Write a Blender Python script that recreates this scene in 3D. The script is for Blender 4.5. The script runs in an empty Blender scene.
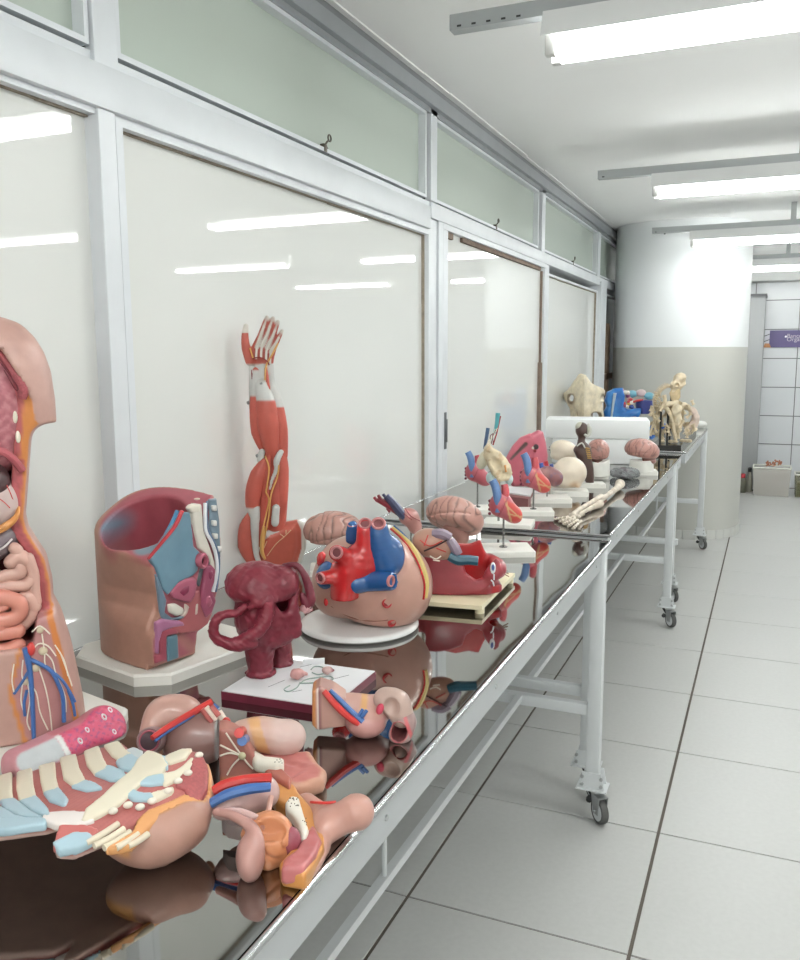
import bpy, bmesh, math, random
import numpy as np
from mathutils import Vector, Matrix

# ---------------------------------------------------------------- camera
SC = bpy.context.scene
COL = SC.collection
CAM_H = 1.48
F_PX = 855.3
YAW, PITCH, ROLL = 0.408003, 0.143524, -0.0038153
def _axes():
    cy, sy = math.cos(YAW), math.sin(YAW); cp, sp = math.cos(PITCH), math.sin(PITCH)
    f = Vector((-sy*cp, cy*cp, -sp)); r = Vector((cy, sy, 0)); u = r.cross(f)
    cr, sr = math.cos(ROLL), math.sin(ROLL)
    return r*cr+u*sr, -r*sr+u*cr, f
RV, UV, FV = _axes()
cam_data = bpy.data.cameras.new('camera'); cam = bpy.data.objects.new('camera', cam_data); COL.objects.link(cam)
cam_data.sensor_fit = 'HORIZONTAL'; cam_data.sensor_width = 36.0; cam_data.lens = 36.0*F_PX/800.0
cam_data.clip_start = 0.05; cam_data.clip_end = 60
cam.matrix_world = Matrix(((RV.x, UV.x, -FV.x, 0), (RV.y, UV.y, -FV.y, 0), (RV.z, UV.z, -FV.z, CAM_H), (0, 0, 0, 1)))
SC.camera = cam
# ---------------------------------------------------------------- world, exposure (the lamps are the tubes below)
TUBE_POWER = 44.0
world = bpy.data.worlds.new('world'); SC.world = world; world.use_nodes = True
world.node_tree.nodes['Background'].inputs[0].default_value = (0.75, 0.8, 0.85, 1)
world.node_tree.nodes['Background'].inputs[1].default_value = 0.3
SC.view_settings.view_transform = 'Standard'; SC.view_settings.look = 'None'
SC.view_settings.exposure = 0.0; SC.view_settings.gamma = 1.0; SC.view_settings.use_curve_mapping = False

TZ = 0.9            # table top height
WALLX = -1.32       # glass plane
LIGHT_ROWS = [-4.2, -2.0, 0.2, 2.39, 4.59, 6.74, 8.95]
XS, YS = -0.25, 2.008   # tile grid origin
# ---------------------------------------------------------------- colour and materials
def lin(c):
    if isinstance(c, str): c = [int(c[i:i+2], 16) for i in (0, 2, 4)]
    v = [((x/255)/12.92 if x/255 <= 0.04045 else ((x/255+0.055)/1.055)**2.4) for x in c[:3]]
    g = 0.25*v[0]+0.6*v[1]+0.15*v[2]
    k = 0.87 if v[0] > 1.25*v[1] and v[0] > 0.2 and v[1] > 0.06 else 1.0     # flesh tones a little duller
    return tuple((g+0.9*(x-g))*k for x in v)
_m = {}
def mat(name, col=(200,200,200), rough=0.5, metal=0.0, var=0.0, vscale=20.0, bump=0.0, bscale=60.0, emis=0.0, attr=False,
        coat=0.0, trans=0.0, spec=0.5, sss=0.0, alpha=1.0, ior=1.5):
    if name in _m: return _m[name]
    m = bpy.data.materials.new(name); m.use_nodes = True; nt = m.node_tree; b = nt.nodes['Principled BSDF']
    c = lin(col) + (1,)
    b.inputs['Base Color'].default_value = c
    b.inputs['Roughness'].default_value = rough; b.inputs['Metallic'].default_value = metal
    b.inputs['Coat Weight'].default_value = coat; b.inputs['Coat Roughness'].default_value = 0.06
    b.inputs['Transmission Weight'].default_value = trans; b.inputs['Specular IOR Level'].default_value = spec
    b.inputs['IOR'].default_value = ior; b.inputs['Alpha'].default_value = alpha
    if sss: b.inputs['Subsurface Weight'].default_value = sss; b.inputs['Subsurface Scale'].default_value = 0.01
    tc = nt.nodes.new('ShaderNodeTexCoord')
    src = None
    if attr:
        a = nt.nodes.new('ShaderNodeAttribute'); a.attribute_name = 'Col'; src = a.outputs['Color']
    if var > 0:
        n = nt.nodes.new('ShaderNodeTexNoise'); n.inputs['Scale'].default_value = vscale; n.inputs['Detail'].default_value = 4
        nt.links.new(tc.outputs['Object'], n.inputs['Vector'])
        mr = nt.nodes.new('ShaderNodeMapRange'); mr.inputs['From Min'].default_value = 0.3; mr.inputs['From Max'].default_value = 0.7
        mr.inputs['To Min'].default_value = 1-var; mr.inputs['To Max'].default_value = 1.0
        nt.links.new(n.outputs['Fac'], mr.inputs['Value'])
        mx = nt.nodes.new('ShaderNodeMix'); mx.data_type = 'RGBA'; mx.blend_type = 'MULTIPLY'; mx.inputs[0].default_value = 1
        if src: nt.links.new(src, mx.inputs[6])
        else: mx.inputs[6].default_value = c
        nt.links.new(mr.outputs[0], mx.inputs[7]); src = mx.outputs[2]
    if src: nt.links.new(src, b.inputs['Base Color'])
    if bump > 0:
        n2 = nt.nodes.new('ShaderNodeTexNoise'); n2.inputs['Scale'].default_value = bscale; n2.inputs['Detail'].default_value = 5
        nt.links.new(tc.outputs['Object'], n2.inputs['Vector'])
        bp = nt.nodes.new('ShaderNodeBump'); bp.inputs['Strength'].default_value = bump; bp.inputs['Distance'].default_value = 0.002
        nt.links.new(n2.outputs['Fac'], bp.inputs['Height']); nt.links.new(bp.outputs[0], b.inputs['Normal'])
    if emis > 0:
        b.inputs['Emission Color'].default_value = (0.97, 1.0, 0.98, 1); b.inputs['Emission Strength'].default_value = emis
    _m[name] = m
    return m
def paint(): return mat('painted_plastic', attr=True, rough=0.42, var=0.10, vscale=45, bump=0.12, bscale=120)
def gloss(): return mat('glossy_painted_plastic', attr=True, rough=0.3, var=0.10, vscale=30, coat=0.12)
def clay(): return mat('painted_clay', attr=True, rough=0.38, var=0.2, vscale=40, bump=0.35, bscale=160)
def bone_m(): return mat('bone', attr=True, rough=0.6, var=0.25, vscale=35, bump=0.3, bscale=150)

# ---------------------------------------------------------------- mesh helpers
def mesh_from(name, V, Fc, cols=None, smooth=True):
    me = bpy.data.meshes.new(name)
    me.from_pydata([tuple(map(float, v)) for v in V] if not isinstance(V, np.ndarray) else V.tolist(), [], Fc.tolist() if isinstance(Fc, np.ndarray) else Fc)
    if smooth: me.polygons.foreach_set('use_smooth', [True]*len(me.polygons))
    if cols is not None:
        a = me.color_attributes.new('Col', 'FLOAT_COLOR', 'POINT')
        c = np.ones((len(me.vertices), 4), np.float32); c[:, :3] = cols
        a.data.foreach_set('color', c.ravel())
    me.update(); return me
def obj(name, me, m=None, parent=None, loc=(0,0,0), rot=(0,0,0)):
    o = bpy.data.objects.new(name, me); COL.objects.link(o)
    if m is not None:
        if me.materials: me.materials[0] = m
        else: me.materials.append(m)
    o.location = loc; o.rotation_euler = rot
    if parent is not None: o.parent = parent
    return o
def tag(o, label=None, cat=None, group=None, kind=None):
    if label: o['label'] = label
    if cat: o['category'] = cat
    if group: o['group'] = group
    if kind: o['kind'] = kind
    return o
def thing(name, label, cat, loc=(0,0,0), rotz=0, group=None):
    o = bpy.data.objects.new(name, None); COL.objects.link(o); o.empty_display_size = 0.05
    o.location = loc; o.rotation_euler = (0, 0, rotz)
    return tag(o, label, cat, group)
def copy_tree(o, parent=None):
    c = o.copy(); COL.objects.link(c); c.parent = parent
    for ch in list(o.children): copy_tree(ch, c)
    return c
def struct_empty(name, loc=(0,0,0)):
    o = bpy.data.objects.new(name, None); COL.objects.link(o); o.location = loc; o['kind'] = 'structure'; return o
class MB:
    """collects shapes, links them as one mesh"""
    def __init__(s): s.V = []; s.F = []; s.C = []; s.n = 0
    def add(s, V, F, col=None):
        V = np.asarray(V, float); s.V.append(V)
        s.F += [tuple(int(i)+s.n for i in f) for f in F]; s.n += len(V)
        s.C.append(np.tile(np.array(lin(col) if col is not None else (0.5,)*3), (len(V), 1)))
        return s
    def box(s, lo, hi, col=None, bev=0.0, M=None):
        lo, hi = np.minimum(lo, hi), np.maximum(lo, hi)
        if bev <= 0:
            V = [(x, y, z) for x in (lo[0], hi[0]) for y in (lo[1], hi[1]) for z in (lo[2], hi[2])]
            F = [(0,1,3,2), (4,6,7,5), (0,4,5,1), (2,3,7,6), (0,2,6,4), (1,5,7,3)]
        else:
            bm = bmesh.new(); bmesh.ops.create_cube(bm, size=1)
            for v in bm.verts: v.co = Vector([lo[i] + (v.co[i]+0.5)*(hi[i]-lo[i]) for i in range(3)])
            bmesh.ops.bevel(bm, geom=bm.edges[:]+bm.verts[:], offset=bev, segments=2, profile=0.5, affect='EDGES')
            bm.verts.index_update(); V = [tuple(v.co) for v in bm.verts]; F = [tuple(v.index for v in f.verts) for f in bm.faces]; bm.free()
        if M is not None: V = [tuple(M @ Vector(v)) for v in V]
        return s.add(V, F, col)
    def prism(s, poly, z0, z1, col=None, taper=0.0, M=None):
        P = np.array(poly, float); n = len(P); c = P.mean(0)
        if taper:
            h = min(taper, (z1-z0)*0.45); d = P-c; L = np.linalg.norm(d, axis=1, keepdims=True); Q = c + d*(1-taper/L)
            rings = [(P, z0), (P, z1-h), (Q, z1)]
        else: rings = [(P, z0), (P, z1)]
        V = [(x, y, z) for R, z in rings for x, y in R]; F = [tuple(range(n))[::-1], tuple(range((len(rings)-1)*n, len(rings)*n))]
        for k in range(len(rings)-1):
            for i in range(n): j = (i+1) % n; F.append((k*n+i, k*n+j, (k+1)*n+j, (k+1)*n+i))
        if M is not None: V = [tuple(M @ Vector(v)) for v in V]
        return s.add(V, F, col)
    def tube(s, pts, r, seg=10, col=None, sm=4, cap=True, flat=1.0, open_end=False):
        P, R = spline(pts, r, sm); n = len(P)
        T = np.gradient(P, axis=0); T /= np.linalg.norm(T, axis=1, keepdims=True)+1e-12
        up = np.array([0, 0, 1.0]) if abs(T[0][2]) < 0.9 else np.array([1.0, 0, 0])
        V = []; a0 = np.cross(T[0], up); a0 /= np.linalg.norm(a0)
        for i in range(n):
            a0 = a0 - T[i]*(a0@T[i]); a0 /= np.linalg.norm(a0); b0 = np.cross(T[i], a0)
            for k in range(seg):
                t = 2*math.pi*k/seg; V.append(P[i] + R[i]*(a0*math.cos(t) + b0*math.sin(t)*flat))
        F = []
        for i in range(n-1):
            for k in range(seg):
                k2 = (k+1) % seg; F.append((i*seg+k, i*seg+k2, (i+1)*seg+k2, (i+1)*seg+k))
        if cap:
            F.append(tuple(range(seg))[::-1]); F.append(tuple(range((n-1)*seg, n*seg)))
        return s.add(V, F, col)
    def lathe(s, prof, seg=24, col=None, c=(0,0,0), M=None, sx=1, sy=1):
        V = []; n = len(prof)
        for r, z in prof:
            for k in range(seg):
                t = 2*math.pi*k/seg; V.append((c[0]+r*sx*math.cos(t), c[1]+r*sy*math.sin(t), c[2]+z))
        F = []
        for i in range(n-1):
            for k in range(seg): k2 = (k+1) % seg; F.append((i*seg+k, i*seg+k2, (i+1)*seg+k2, (i+1)*seg+k))
        F.append(tuple(range(seg))[::-1]); F.append(tuple(range((n-1)*seg, n*seg)))
        if M is not None: V = [tuple(M @ Vector(v)) for v in V]
        return s.add(V, F, col)
    def ball(s, c, r, col=None, seg=12, rings=8):
        r = (r,)*3 if np.isscalar(r) else r
        prof = [(math.sin(math.pi*i/rings), -math.cos(math.pi*i/rings)) for i in range(rings+1)]
        prof[0] = (0.02, -1); prof[-1] = (0.02, 1)
        V = []
        n = len(prof)
        for a, z in prof:
            for k in range(seg):
                t = 2*math.pi*k/seg; V.append((c[0]+r[0]*a*math.cos(t), c[1]+r[1]*a*math.sin(t), c[2]+r[2]*z))
        F = []
        for i in range(n-1):
            for k in range(seg): k2 = (k+1) % seg; F.append((i*seg+k, i*seg+k2, (i+1)*seg+k2, (i+1)*seg+k))
        return s.add(V, F, col)
    def build(s, name, m=None, parent=None, loc=(0,0,0), rot=(0,0,0), smooth=True, angle=None):
        me = mesh_from(name, np.vstack(s.V), s.F, np.vstack(s.C), smooth)
        if smooth:
            try: me.set_sharp_from_angle(angle=math.radians(angle or 40))
            except Exception: pass
        return obj(name, me, m, parent, loc, rot)
def spline(pts, r, sm=4):
    P = np.array(pts, float); n = len(P)
    R = np.full(n, float(r)) if np.isscalar(r) else np.array(r, float)
    if n < 3 or sm <= 1: return P, R
    out = []; ro = []
    for i in range(n-1):
        p0 = P[max(i-1, 0)]; p1 = P[i]; p2 = P[i+1]; p3 = P[min(i+2, n-1)]
        for k in range(sm):
            t = k/sm
            out.append(0.5*((2*p1) + (-p0+p2)*t + (2*p0-5*p1+4*p2-p3)*t*t + (-p0+3*p1-3*p2+p3)*t**3)); ro.append(R[i]*(1-t)+R[i+1]*t)
    out.append(P[-1]); ro.append(R[-1])
    return np.array(out), np.array(ro)

# ---------------------------------------------------------------- signed distance toolkit (P is an N x 3 array)
A = lambda *v: np.array(v, np.float32)
def sph(P, c, r): return np.linalg.norm(P-A(*c), axis=1)-r
def rotm(rx=0, ry=0, rz=0):
    return np.array(Matrix.Rotation(math.radians(rz), 3, 'Z') @ Matrix.Rotation(math.radians(ry), 3, 'Y') @ Matrix.Rotation(math.radians(rx), 3, 'X'), np.float32)
def ell(P, c, r, rot=None):
    Q = P-A(*c)
    if rot is not None: Q = Q @ rotm(*rot)
    r = A(*r); k0 = np.linalg.norm(Q/r, axis=1); k1 = np.linalg.norm(Q/(r*r), axis=1)
    return k0*(k0-1)/np.maximum(k1, 1e-6)
def cap(P, a, b, ra, rb=None):
    if rb is None: rb = ra
    a = A(*a); b = A(*b); d = b-a; t = np.clip(((P-a)@d)/max(float(d@d), 1e-9), 0, 1)
    return np.linalg.norm(P-a-t[:, None]*d, axis=1)-(ra+(rb-ra)*t)
def path(P, pts, r, sm=3, k=0.0):
    Q, R = spline(pts, r, sm); d = None
    for i in range(len(Q)-1):
        e = cap(P, Q[i], Q[i+1], R[i], R[i+1]); d = e if d is None else (np.minimum(d, e) if k == 0 else smin(d, e, k))
    return d
def box(P, c, h, r=0.0, rot=None):
    Q = P-A(*c)
    if rot is not None: Q = Q @ rotm(*rot)
    q = np.abs(Q)-(A(*h)-r)
    return np.linalg.norm(np.maximum(q, 0), axis=1)+np.minimum(q.max(1), 0)-r
def plane(P, p, n):
    n = A(*n); n = n/np.linalg.norm(n); return (P-A(*p))@n
def cyl(P, a, b, r):
    a = A(*a); b = A(*b); d = b-a; L = np.linalg.norm(d); d = d/L; t = (P-a)@d
    rad = np.linalg.norm(P-a-t[:, None]*d, axis=1)-r
    return np.maximum(rad, np.maximum(-t, t-L))
def poly2(P, poly, ax=(0, 2)):
    """signed distance to a polygon in the plane of the two axes"""
    p = P[:, list(ax)]; V = np.array(poly, np.float32); n = len(V); d = np.full(len(p), 1e9, np.float32); s = np.ones(len(p), np.float32)
    for i in range(n):
        a = V[i]; b = V[i-1]; e = b-a; w = p-a
        t = np.clip((w@e)/max(float(e@e), 1e-12), 0, 1); q = w-t[:, None]*e; d = np.minimum(d, (q*q).sum(1))
        c1 = p[:, 1] >= a[1]; c2 = p[:, 1] < b[1]; c3 = e[0]*w[:, 1] > e[1]*w[:, 0]
        al = (c1 & c2 & c3) | (~c1 & ~c2 & ~c3); s = np.where(al, -s, s)
    return s*np.sqrt(d)
def ext(d2, z, z0, z1, r=0.0):
    dz = np.maximum(z0-z, z-z1)
    if r: 
        a = np.maximum(d2+r, 0); b = np.maximum(dz+r, 0); return np.minimum(np.maximum(d2, dz)+r, 0)+np.sqrt(a*a+b*b)-r
    return np.maximum(d2, dz)
def smin(a, b, k): h = np.clip(0.5+0.5*(b-a)/k, 0, 1); return b*(1-h)+a*h-k*h*(1-h)
def smax(a, b, k): return -smin(-a, -b, k)
def sub(a, b, k=0.0): return np.maximum(a, -b) if k == 0 else smax(a, -b, k)
def un(*ds, k=0.0):
    d = ds[0]
    for e in ds[1:]: d = np.minimum(d, e) if k == 0 else smin(d, e, k)
    return d
def wob(P, f, seed=0, oct=3):
    """smooth pseudo noise in about -1..1"""
    rs = np.random.RandomState(seed); o = np.zeros(len(P), np.float32); a = 1.0; tot = 0
    for k in range(oct):
        for j in range(3):
            w = rs.normal(size=3); w /= np.linalg.norm(w); o += a*np.sin(P@(w*f).astype(np.float32)+rs.uniform(0, 6.28)+1.7*np.sin(P@(np.roll(w, 1)*f*0.7).astype(np.float32)))
        tot += a*2.2; a *= 0.5; f *= 2.1
    return o/tot
def gyri(P, f, seed=0):
    """folded ridges like a brain surface, 0 in the sulci, 1 on the ridges"""
    Q = P + 0.55/f*np.stack([wob(P, f*0.55, seed+1, 1), wob(P, f*0.55, seed+2, 1), wob(P, f*0.55, seed+3, 1)], 1)*1.6
    n = wob(Q, f, seed+4, 1)
    return np.clip(np.abs(n)*3.2, 0, 1)**0.6
def sdf_mesh(fn, lo, hi, h, block=4):
    lo = np.array(lo, float); hi = np.array(hi, float)
    nb = np.maximum(np.ceil((hi-lo)/(h*block)).astype(int), 1)
    g = [lo[i]+(np.arange(nb[i])+0.5)*h*block for i in range(3)]
    C = np.stack(np.meshgrid(*g, indexing='ij'), -1).reshape(-1, 3).astype(np.float32)
    cv = fn(C).reshape(nb)
    act = np.abs(cv) < h*block*1.6
    n = nb*block
    full = np.repeat(np.repeat(np.repeat(cv, block, 0), block, 1), block, 2).astype(np.float32)
    am = np.repeat(np.repeat(np.repeat(act, block, 0), block, 1), block, 2)
    idx = np.argwhere(am); P = (lo+(idx+0.5)*h).astype(np.float32)
    for s in range(0, len(P), 400000):
        full[tuple(idx[s:s+400000].T)] = fn(P[s:s+400000])
    full = np.pad(full, 1, constant_values=1.0)
    lo = lo+0.5*h-h
    ins = full < 0
    c = np.zeros(tuple(np.array(full.shape)-1), np.int8)
    for dx in (0, 1):
        for dy in (0, 1):
            for dz in (0, 1): c += ins[dx:dx+c.shape[0], dy:dy+c.shape[1], dz:dz+c.shape[2]]
    cells = np.argwhere((c > 0) & (c < 8))
    if len(cells) == 0: raise RuntimeError('empty sdf %s %s %s' % (lo, hi, full.min()))
    vid = np.full(c.shape, -1, np.int64); vid[tuple(cells.T)] = np.arange(len(cells))
    acc = np.zeros((len(cells), 3)); cnt = np.zeros(len(cells))
    offs = [(0,0,0),(1,0,0),(0,1,0),(1,1,0),(0,0,1),(1,0,1),(0,1,1),(1,1,1)]
    ed = [(0,1),(2,3),(4,5),(6,7),(0,2),(1,3),(4,6),(5,7),(0,4),(1,5),(2,6),(3,7)]
    vals = [full[cells[:,0]+o[0], cells[:,1]+o[1], cells[:,2]+o[2]] for o in offs]
    for a, b in ed:
        va, vb = vals[a], vals[b]; m = (va < 0) != (vb < 0); t = np.where(m, va/np.where(m, va-vb, 1), 0)
        pa = np.array(offs[a]); pb = np.array(offs[b]); acc += m[:, None]*(pa+t[:, None]*(pb-pa)); cnt += m
    V = lo+(cells+acc/cnt[:, None])*h
    F = []
    for ax in range(3):
        o1, o2 = [(1, 2), (2, 0), (0, 1)][ax]
        s0 = [slice(None)]*3; s1 = [slice(None)]*3; s0[ax] = slice(0, -1); s1[ax] = slice(1, None)
        a = ins[tuple(s0)]; b = ins[tuple(s1)]; E = np.argwhere(a != b)
        E = E[(E[:, o1] > 0) & (E[:, o2] > 0) & (E[:, o1] < ins.shape[o1]-1) & (E[:, o2] < ins.shape[o2]-1)]
        fl = a[tuple(E.T)]
        def cell(d1, d2):
            q = E.copy(); q[:, o1] -= d1; q[:, o2] -= d2; return vid[tuple(q.T)]
        q = np.stack([cell(1, 1), cell(0, 1), cell(0, 0), cell(1, 0)], 1)
        F.append(np.where(fl[:, None], q, q[:, ::-1]))
    F = np.vstack(F); F = F[(F >= 0).all(1)]
    return V, F
def organ(name, fn, lo, hi, h, col, m=None, parent=None, loc=(0,0,0), rot=(0,0,0)):
    V, F = sdf_mesh(fn, lo, hi, h)
    if callable(col): c = col(V.astype(np.float32))
    else: c = np.tile(np.array(lin(col)), (len(V), 1))
    return obj(name, mesh_from(name, V, F, c), m or paint(), parent, loc, rot)
def mixc(base, *layers):
    """base colour then (mask 0..1, colour) layers"""
    out = None
    for m_, c in layers:
        m_ = np.clip(m_, 0, 1)[:, None]
        if out is None: out = np.tile(np.array(lin(base)), (len(m_), 1))
        out = out*(1-m_)+np.array(lin(c))*m_
    return out
def lt(a, b, s=0.0008): return np.clip((b-a)/s*0.5+0.5, 0, 1)   # ~1 where a < b

# ---------------------------------------------------------------- placing: picture ray meets a horizontal plane
def ray(px, py): return FV + RV*((px-400)/F_PX) - UV*((py-480)/F_PX)
def on_z(px, py, z=TZ):
    d = ray(px, py); t = (z-CAM_H)/d.z; return Vector((0, 0, CAM_H)) + d*t
def on_x(px, py, x=WALLX):
    d = ray(px, py); t = x/d.x; return Vector((0, 0, CAM_H)) + d*t
class Frame:
    """stand of a model on the table: local x to the right as one faces it, y away, z up"""
    def __init__(s, px, py, z=TZ, turn=0.0):
        s.o = on_z(px, py, z); s.az = math.atan2(-s.o.x, s.o.y)+math.radians(turn)   # turn about z so that +y points away from the viewer
        s.inv = Matrix.Rotation(-s.az, 3, 'Z')
        s.dist = math.hypot(s.o.x, s.o.y)
    def p(s, px, py, dy=0.0):
        d = s.inv @ ray(px, py); c = s.inv @ (Vector((0, 0, CAM_H))-s.o); t = (dy-c.y)/d.y; q = c+d*t
        return (q.x, q.y, q.z)
    def g(s, px, py, z=0.0):
        q = s.inv @ (on_z(px, py, s.o.z+z)-s.o); return (q.x, q.y, z)
    def thing(s, name, label, cat, group=None): return thing(name, label, cat, s.o, s.az, group)
# ================================================================ ROOM
tile_m = mat('floor_tile', (192, 192, 189), rough=0.33, var=0.05, vscale=60, spec=0.4)
grout_m = mat('brown_grout', (98, 90, 82), rough=0.9)
wall_m = mat('white_wall_paint', (236, 237, 235), rough=0.6, bump=0.1, bscale=30)
ceil_m = mat('ceiling_paint', (251, 251, 250), rough=0.85, var=0.03, vscale=1.5, bump=0.15, bscale=12)
alu = mat('painted_aluminium', (224, 228, 232), rough=0.42, metal=0.0, var=0.06, vscale=8)
alu_d = mat('grey_aluminium', (166, 170, 174), rough=0.4, metal=0.35, var=0.08, vscale=8)
dark_m = mat('dark_gap', (58, 58, 58), rough=0.8)
putty_m = mat('brown_putty', (168, 156, 138), rough=0.9, var=0.3, vscale=40)
glass_m = mat('white_backed_glass', (232, 233, 229), rough=0.015, spec=0.75, var=0.02, vscale=1.2)
glass_g = mat('green_frosted_glass', (192, 203, 192), rough=0.16, spec=0.5)
X0, X1, Y0, Y1, ZC = -1.45, 3.95, -5.0, 10.5, 2.53

fl = MB().box((X0-0.1, Y0, -0.06), (X1, Y1, -0.0035)).build('floor', grout_m); tag(fl, kind='structure')
gx, gy = 0.0048, 0.0028
b = MB(); b.prism([(gx, gy), (0.6-gx, gy), (0.6-gx, 0.6-gy), (gx, 0.6-gy)], -0.004, 0.0, taper=0.0012)
me = b.build('floor_tile', tile_m, fl, smooth=False)
first = me; me_data = me.data; k = 0
for i in range(-2, 7):
    for j in range(-12, 14):
        x = XS+0.6*i; y = YS+0.6*j
        if k == 0: o = first
        else: o = obj('floor_tile', me_data, None, fl)
        o.location = (x, y, 0); k += 1
cl = MB().box((X0-0.1, Y0, ZC), (X1, Y1+0.6, ZC+0.08)).build('ceiling', ceil_m); tag(cl, kind='structure')
wr = MB().box((X1, Y0, 0), (X1+0.1, Y1, ZC)).build('wall_right', wall_m); tag(wr, kind='structure')
wb = MB().box((X0, Y0-0.1, 0), (X1, Y0, ZC)).build('wall_back', wall_m); tag(wb, kind='structure')
# far wall: white ceramic tiles with grey joints
wf = MB().box((X0, Y1, 0), (X1, Y1+0.1, ZC)).build('wall_far', mat('grey_grout', (118, 120, 122), rough=0.9)); tag(wf, kind='structure')
wt = mat('white_wall_tile', (214, 217, 220), rough=0.22, var=0.03, vscale=3)
b = MB(); b.box((0.005, -0.008, 0.005), (0.450, 0.001, 0.314)); w0 = b.build('wall_tile', wt, wf, smooth=False); wd = w0.data; k = 0
for i in range(-3, 7):
    for j in range(0, 9):
        z = 0.006+0.319*(j-0.5)
        o = w0 if k == 0 else obj('wall_tile', wd, None, wf)
        o.location = (0.245+0.455*i, Y1, z) ; k += 1
        if j == 0: o.location.z = -0.12

# ---- glazed partition on the left
wl = MB().box((X0-0.1, Y0, 0), (X0, Y1, ZC)).build('wall_left', wall_m); tag(wl, kind='structure')
# sill panel under the glass, hidden behind the tables
sp = MB().box((X0, Y0, 0), (-1.30, Y1, 0.72)).build('trim_1', alu); tag(sp, kind='structure')
# head rails
h = MB(); h.box((X0, Y0, 2.445), (-1.262, Y1, 2.495)); h.box((X0, Y0, 2.425), (-1.283, Y1, 2.445)).build('trim_2', alu_d); tag(COL.objects['trim_2'], kind='structure')
h = MB(); h.box((X0, Y0, 2.495), (-1.275, Y1, 2.53))
h.build('trim_3', mat('head_rail_shaded', (140, 143, 145), rough=0.5, var=0.2, vscale=6)); tag(COL.objects['trim_3'], kind='structure')  # recessed ledge, its shadow under the ceiling put into a darker grey
# rough plaster edge along the ceiling
rnd = random.Random(3); pts = []; y = Y0+0.1
b = MB()
while y < Y1:
    L = rnd.uniform(0.15, 0.5); w = rnd.uniform(0.004, 0.014)
    b.box((-1.276, y, ZC-0.006), (-1.262+w, y+L, ZC+0.002)); y += L
b.build('trim_4', ceil_m); tag(COL.objects['trim_4'], kind='structure')
# transom beam
b = MB(); b.box((X0, Y0, 1.982), (-1.275, 3.27, 2.068), bev=0.003); b.box((X0, Y0, 1.975), (-1.297, 3.3, 1.985)); b.box((X0, Y0, 2.06), (-1.294, 3.3, 2.092))
b.box((X0, 3.3, 2.03), (-1.285, Y1, 2.092), bev=0.002)
b.build('trim_5', alu); tag(COL.objects['trim_5'], kind='structure')
def bay(n, y0, y1, z0, z1, gm, putty=True, name='window_%d', fw=0.014, gx=WALLX, rail=0.03, latch=None, gkt=None):
    e = struct_empty(name % n, (gx, y0, z0)); W = y1-y0; H = z1-z0
    MB().box((-0.008, 0.0, 0.0), (0.0, W, H)).build('pane', gm, e, smooth=False)
    f = MB()
    for a, c in (((0,0,0), (rail,W,fw)), ((0,0,H-fw), (rail,W,H)), ((0,0,fw), (rail,fw,H-fw)), ((0,W-fw,fw), (rail,W,H-fw))): f.box(a, c)
    f.build('window_frame', alu, e, smooth=False)
    if putty:
        g = MB(); rr = random.Random(n); t = 0.005
        for (ya, za, yb, zb) in ((fw, fw, fw, H-fw), (W-fw-t, fw, W-fw-t, H-fw)):
            z = za
            while z < zb:
                L = min(rr.uniform(0.1, 0.5), zb-z); w = rr.uniform(0.002, t)
                g.box((0.0, ya+(0 if ya < W/2 else t-w), z), (0.012, ya+(w if ya < W/2 else t), z+L)); z += L
        z = fw
        while z < W-fw:
            L = min(rr.uniform(0.1, 0.4), W-fw-z); w = rr.uniform(0.002, t); g.box((0, z, H-fw-w), (0.010, z+L, H-fw)); z += L
        g.build('putty', putty_m, e, smooth=False)
    if latch:
        l = MB(); y = latch-y0
        l.box((0.015, y-0.01, 0.0), (0.032, y+0.01, 0.024), bev=0.003); l.tube([(0.024, y, 0.014), (0.034, y+0.004, 0.030), (0.034, y+0.014, 0.036)], 0.003, 6)
        l.tube([(0.034, y+0.020+0.010*math.cos(t), 0.044+0.010*math.sin(t)) for t in np.linspace(0, 6.28, 11)], 0.0025, 6, sm=1, cap=False)
        l.tube([(0.022, y+0.02, 0.02), (0.026, y+0.03, -0.0)], 0.004, 6)
        l.build('latch', mat('latch_metal', (90, 84, 74), rough=0.4, metal=0.7), e)
    return e
def mull(n, y0, y1, z0, z1, x=-1.283, m=None):
    o = MB().box((X0, y0, z0), (x, y1, z1), bev=0.002).build('trim_%d' % n, m or alu, smooth=False); tag(o, kind='structure')
# big lower panes
bay(1, -0.6, 1.462, 0.72, 1.984, glass_m)
mull(6, 1.432, 1.482, 0.72, 1.985)
bay(2, 1.49, 3.305, 0.72, 1.984, glass_m, fw=0.022)
bay(8, -2.7, -0.66, 0.72, 1.984, glass_m); mull(15, -0.66, -0.6, 0.72, 1.998)
bay(9, -4.9, -2.76, 0.72, 1.984, glass_m); mull(16, -2.76, -2.7, 0.72, 1.998)
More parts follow.
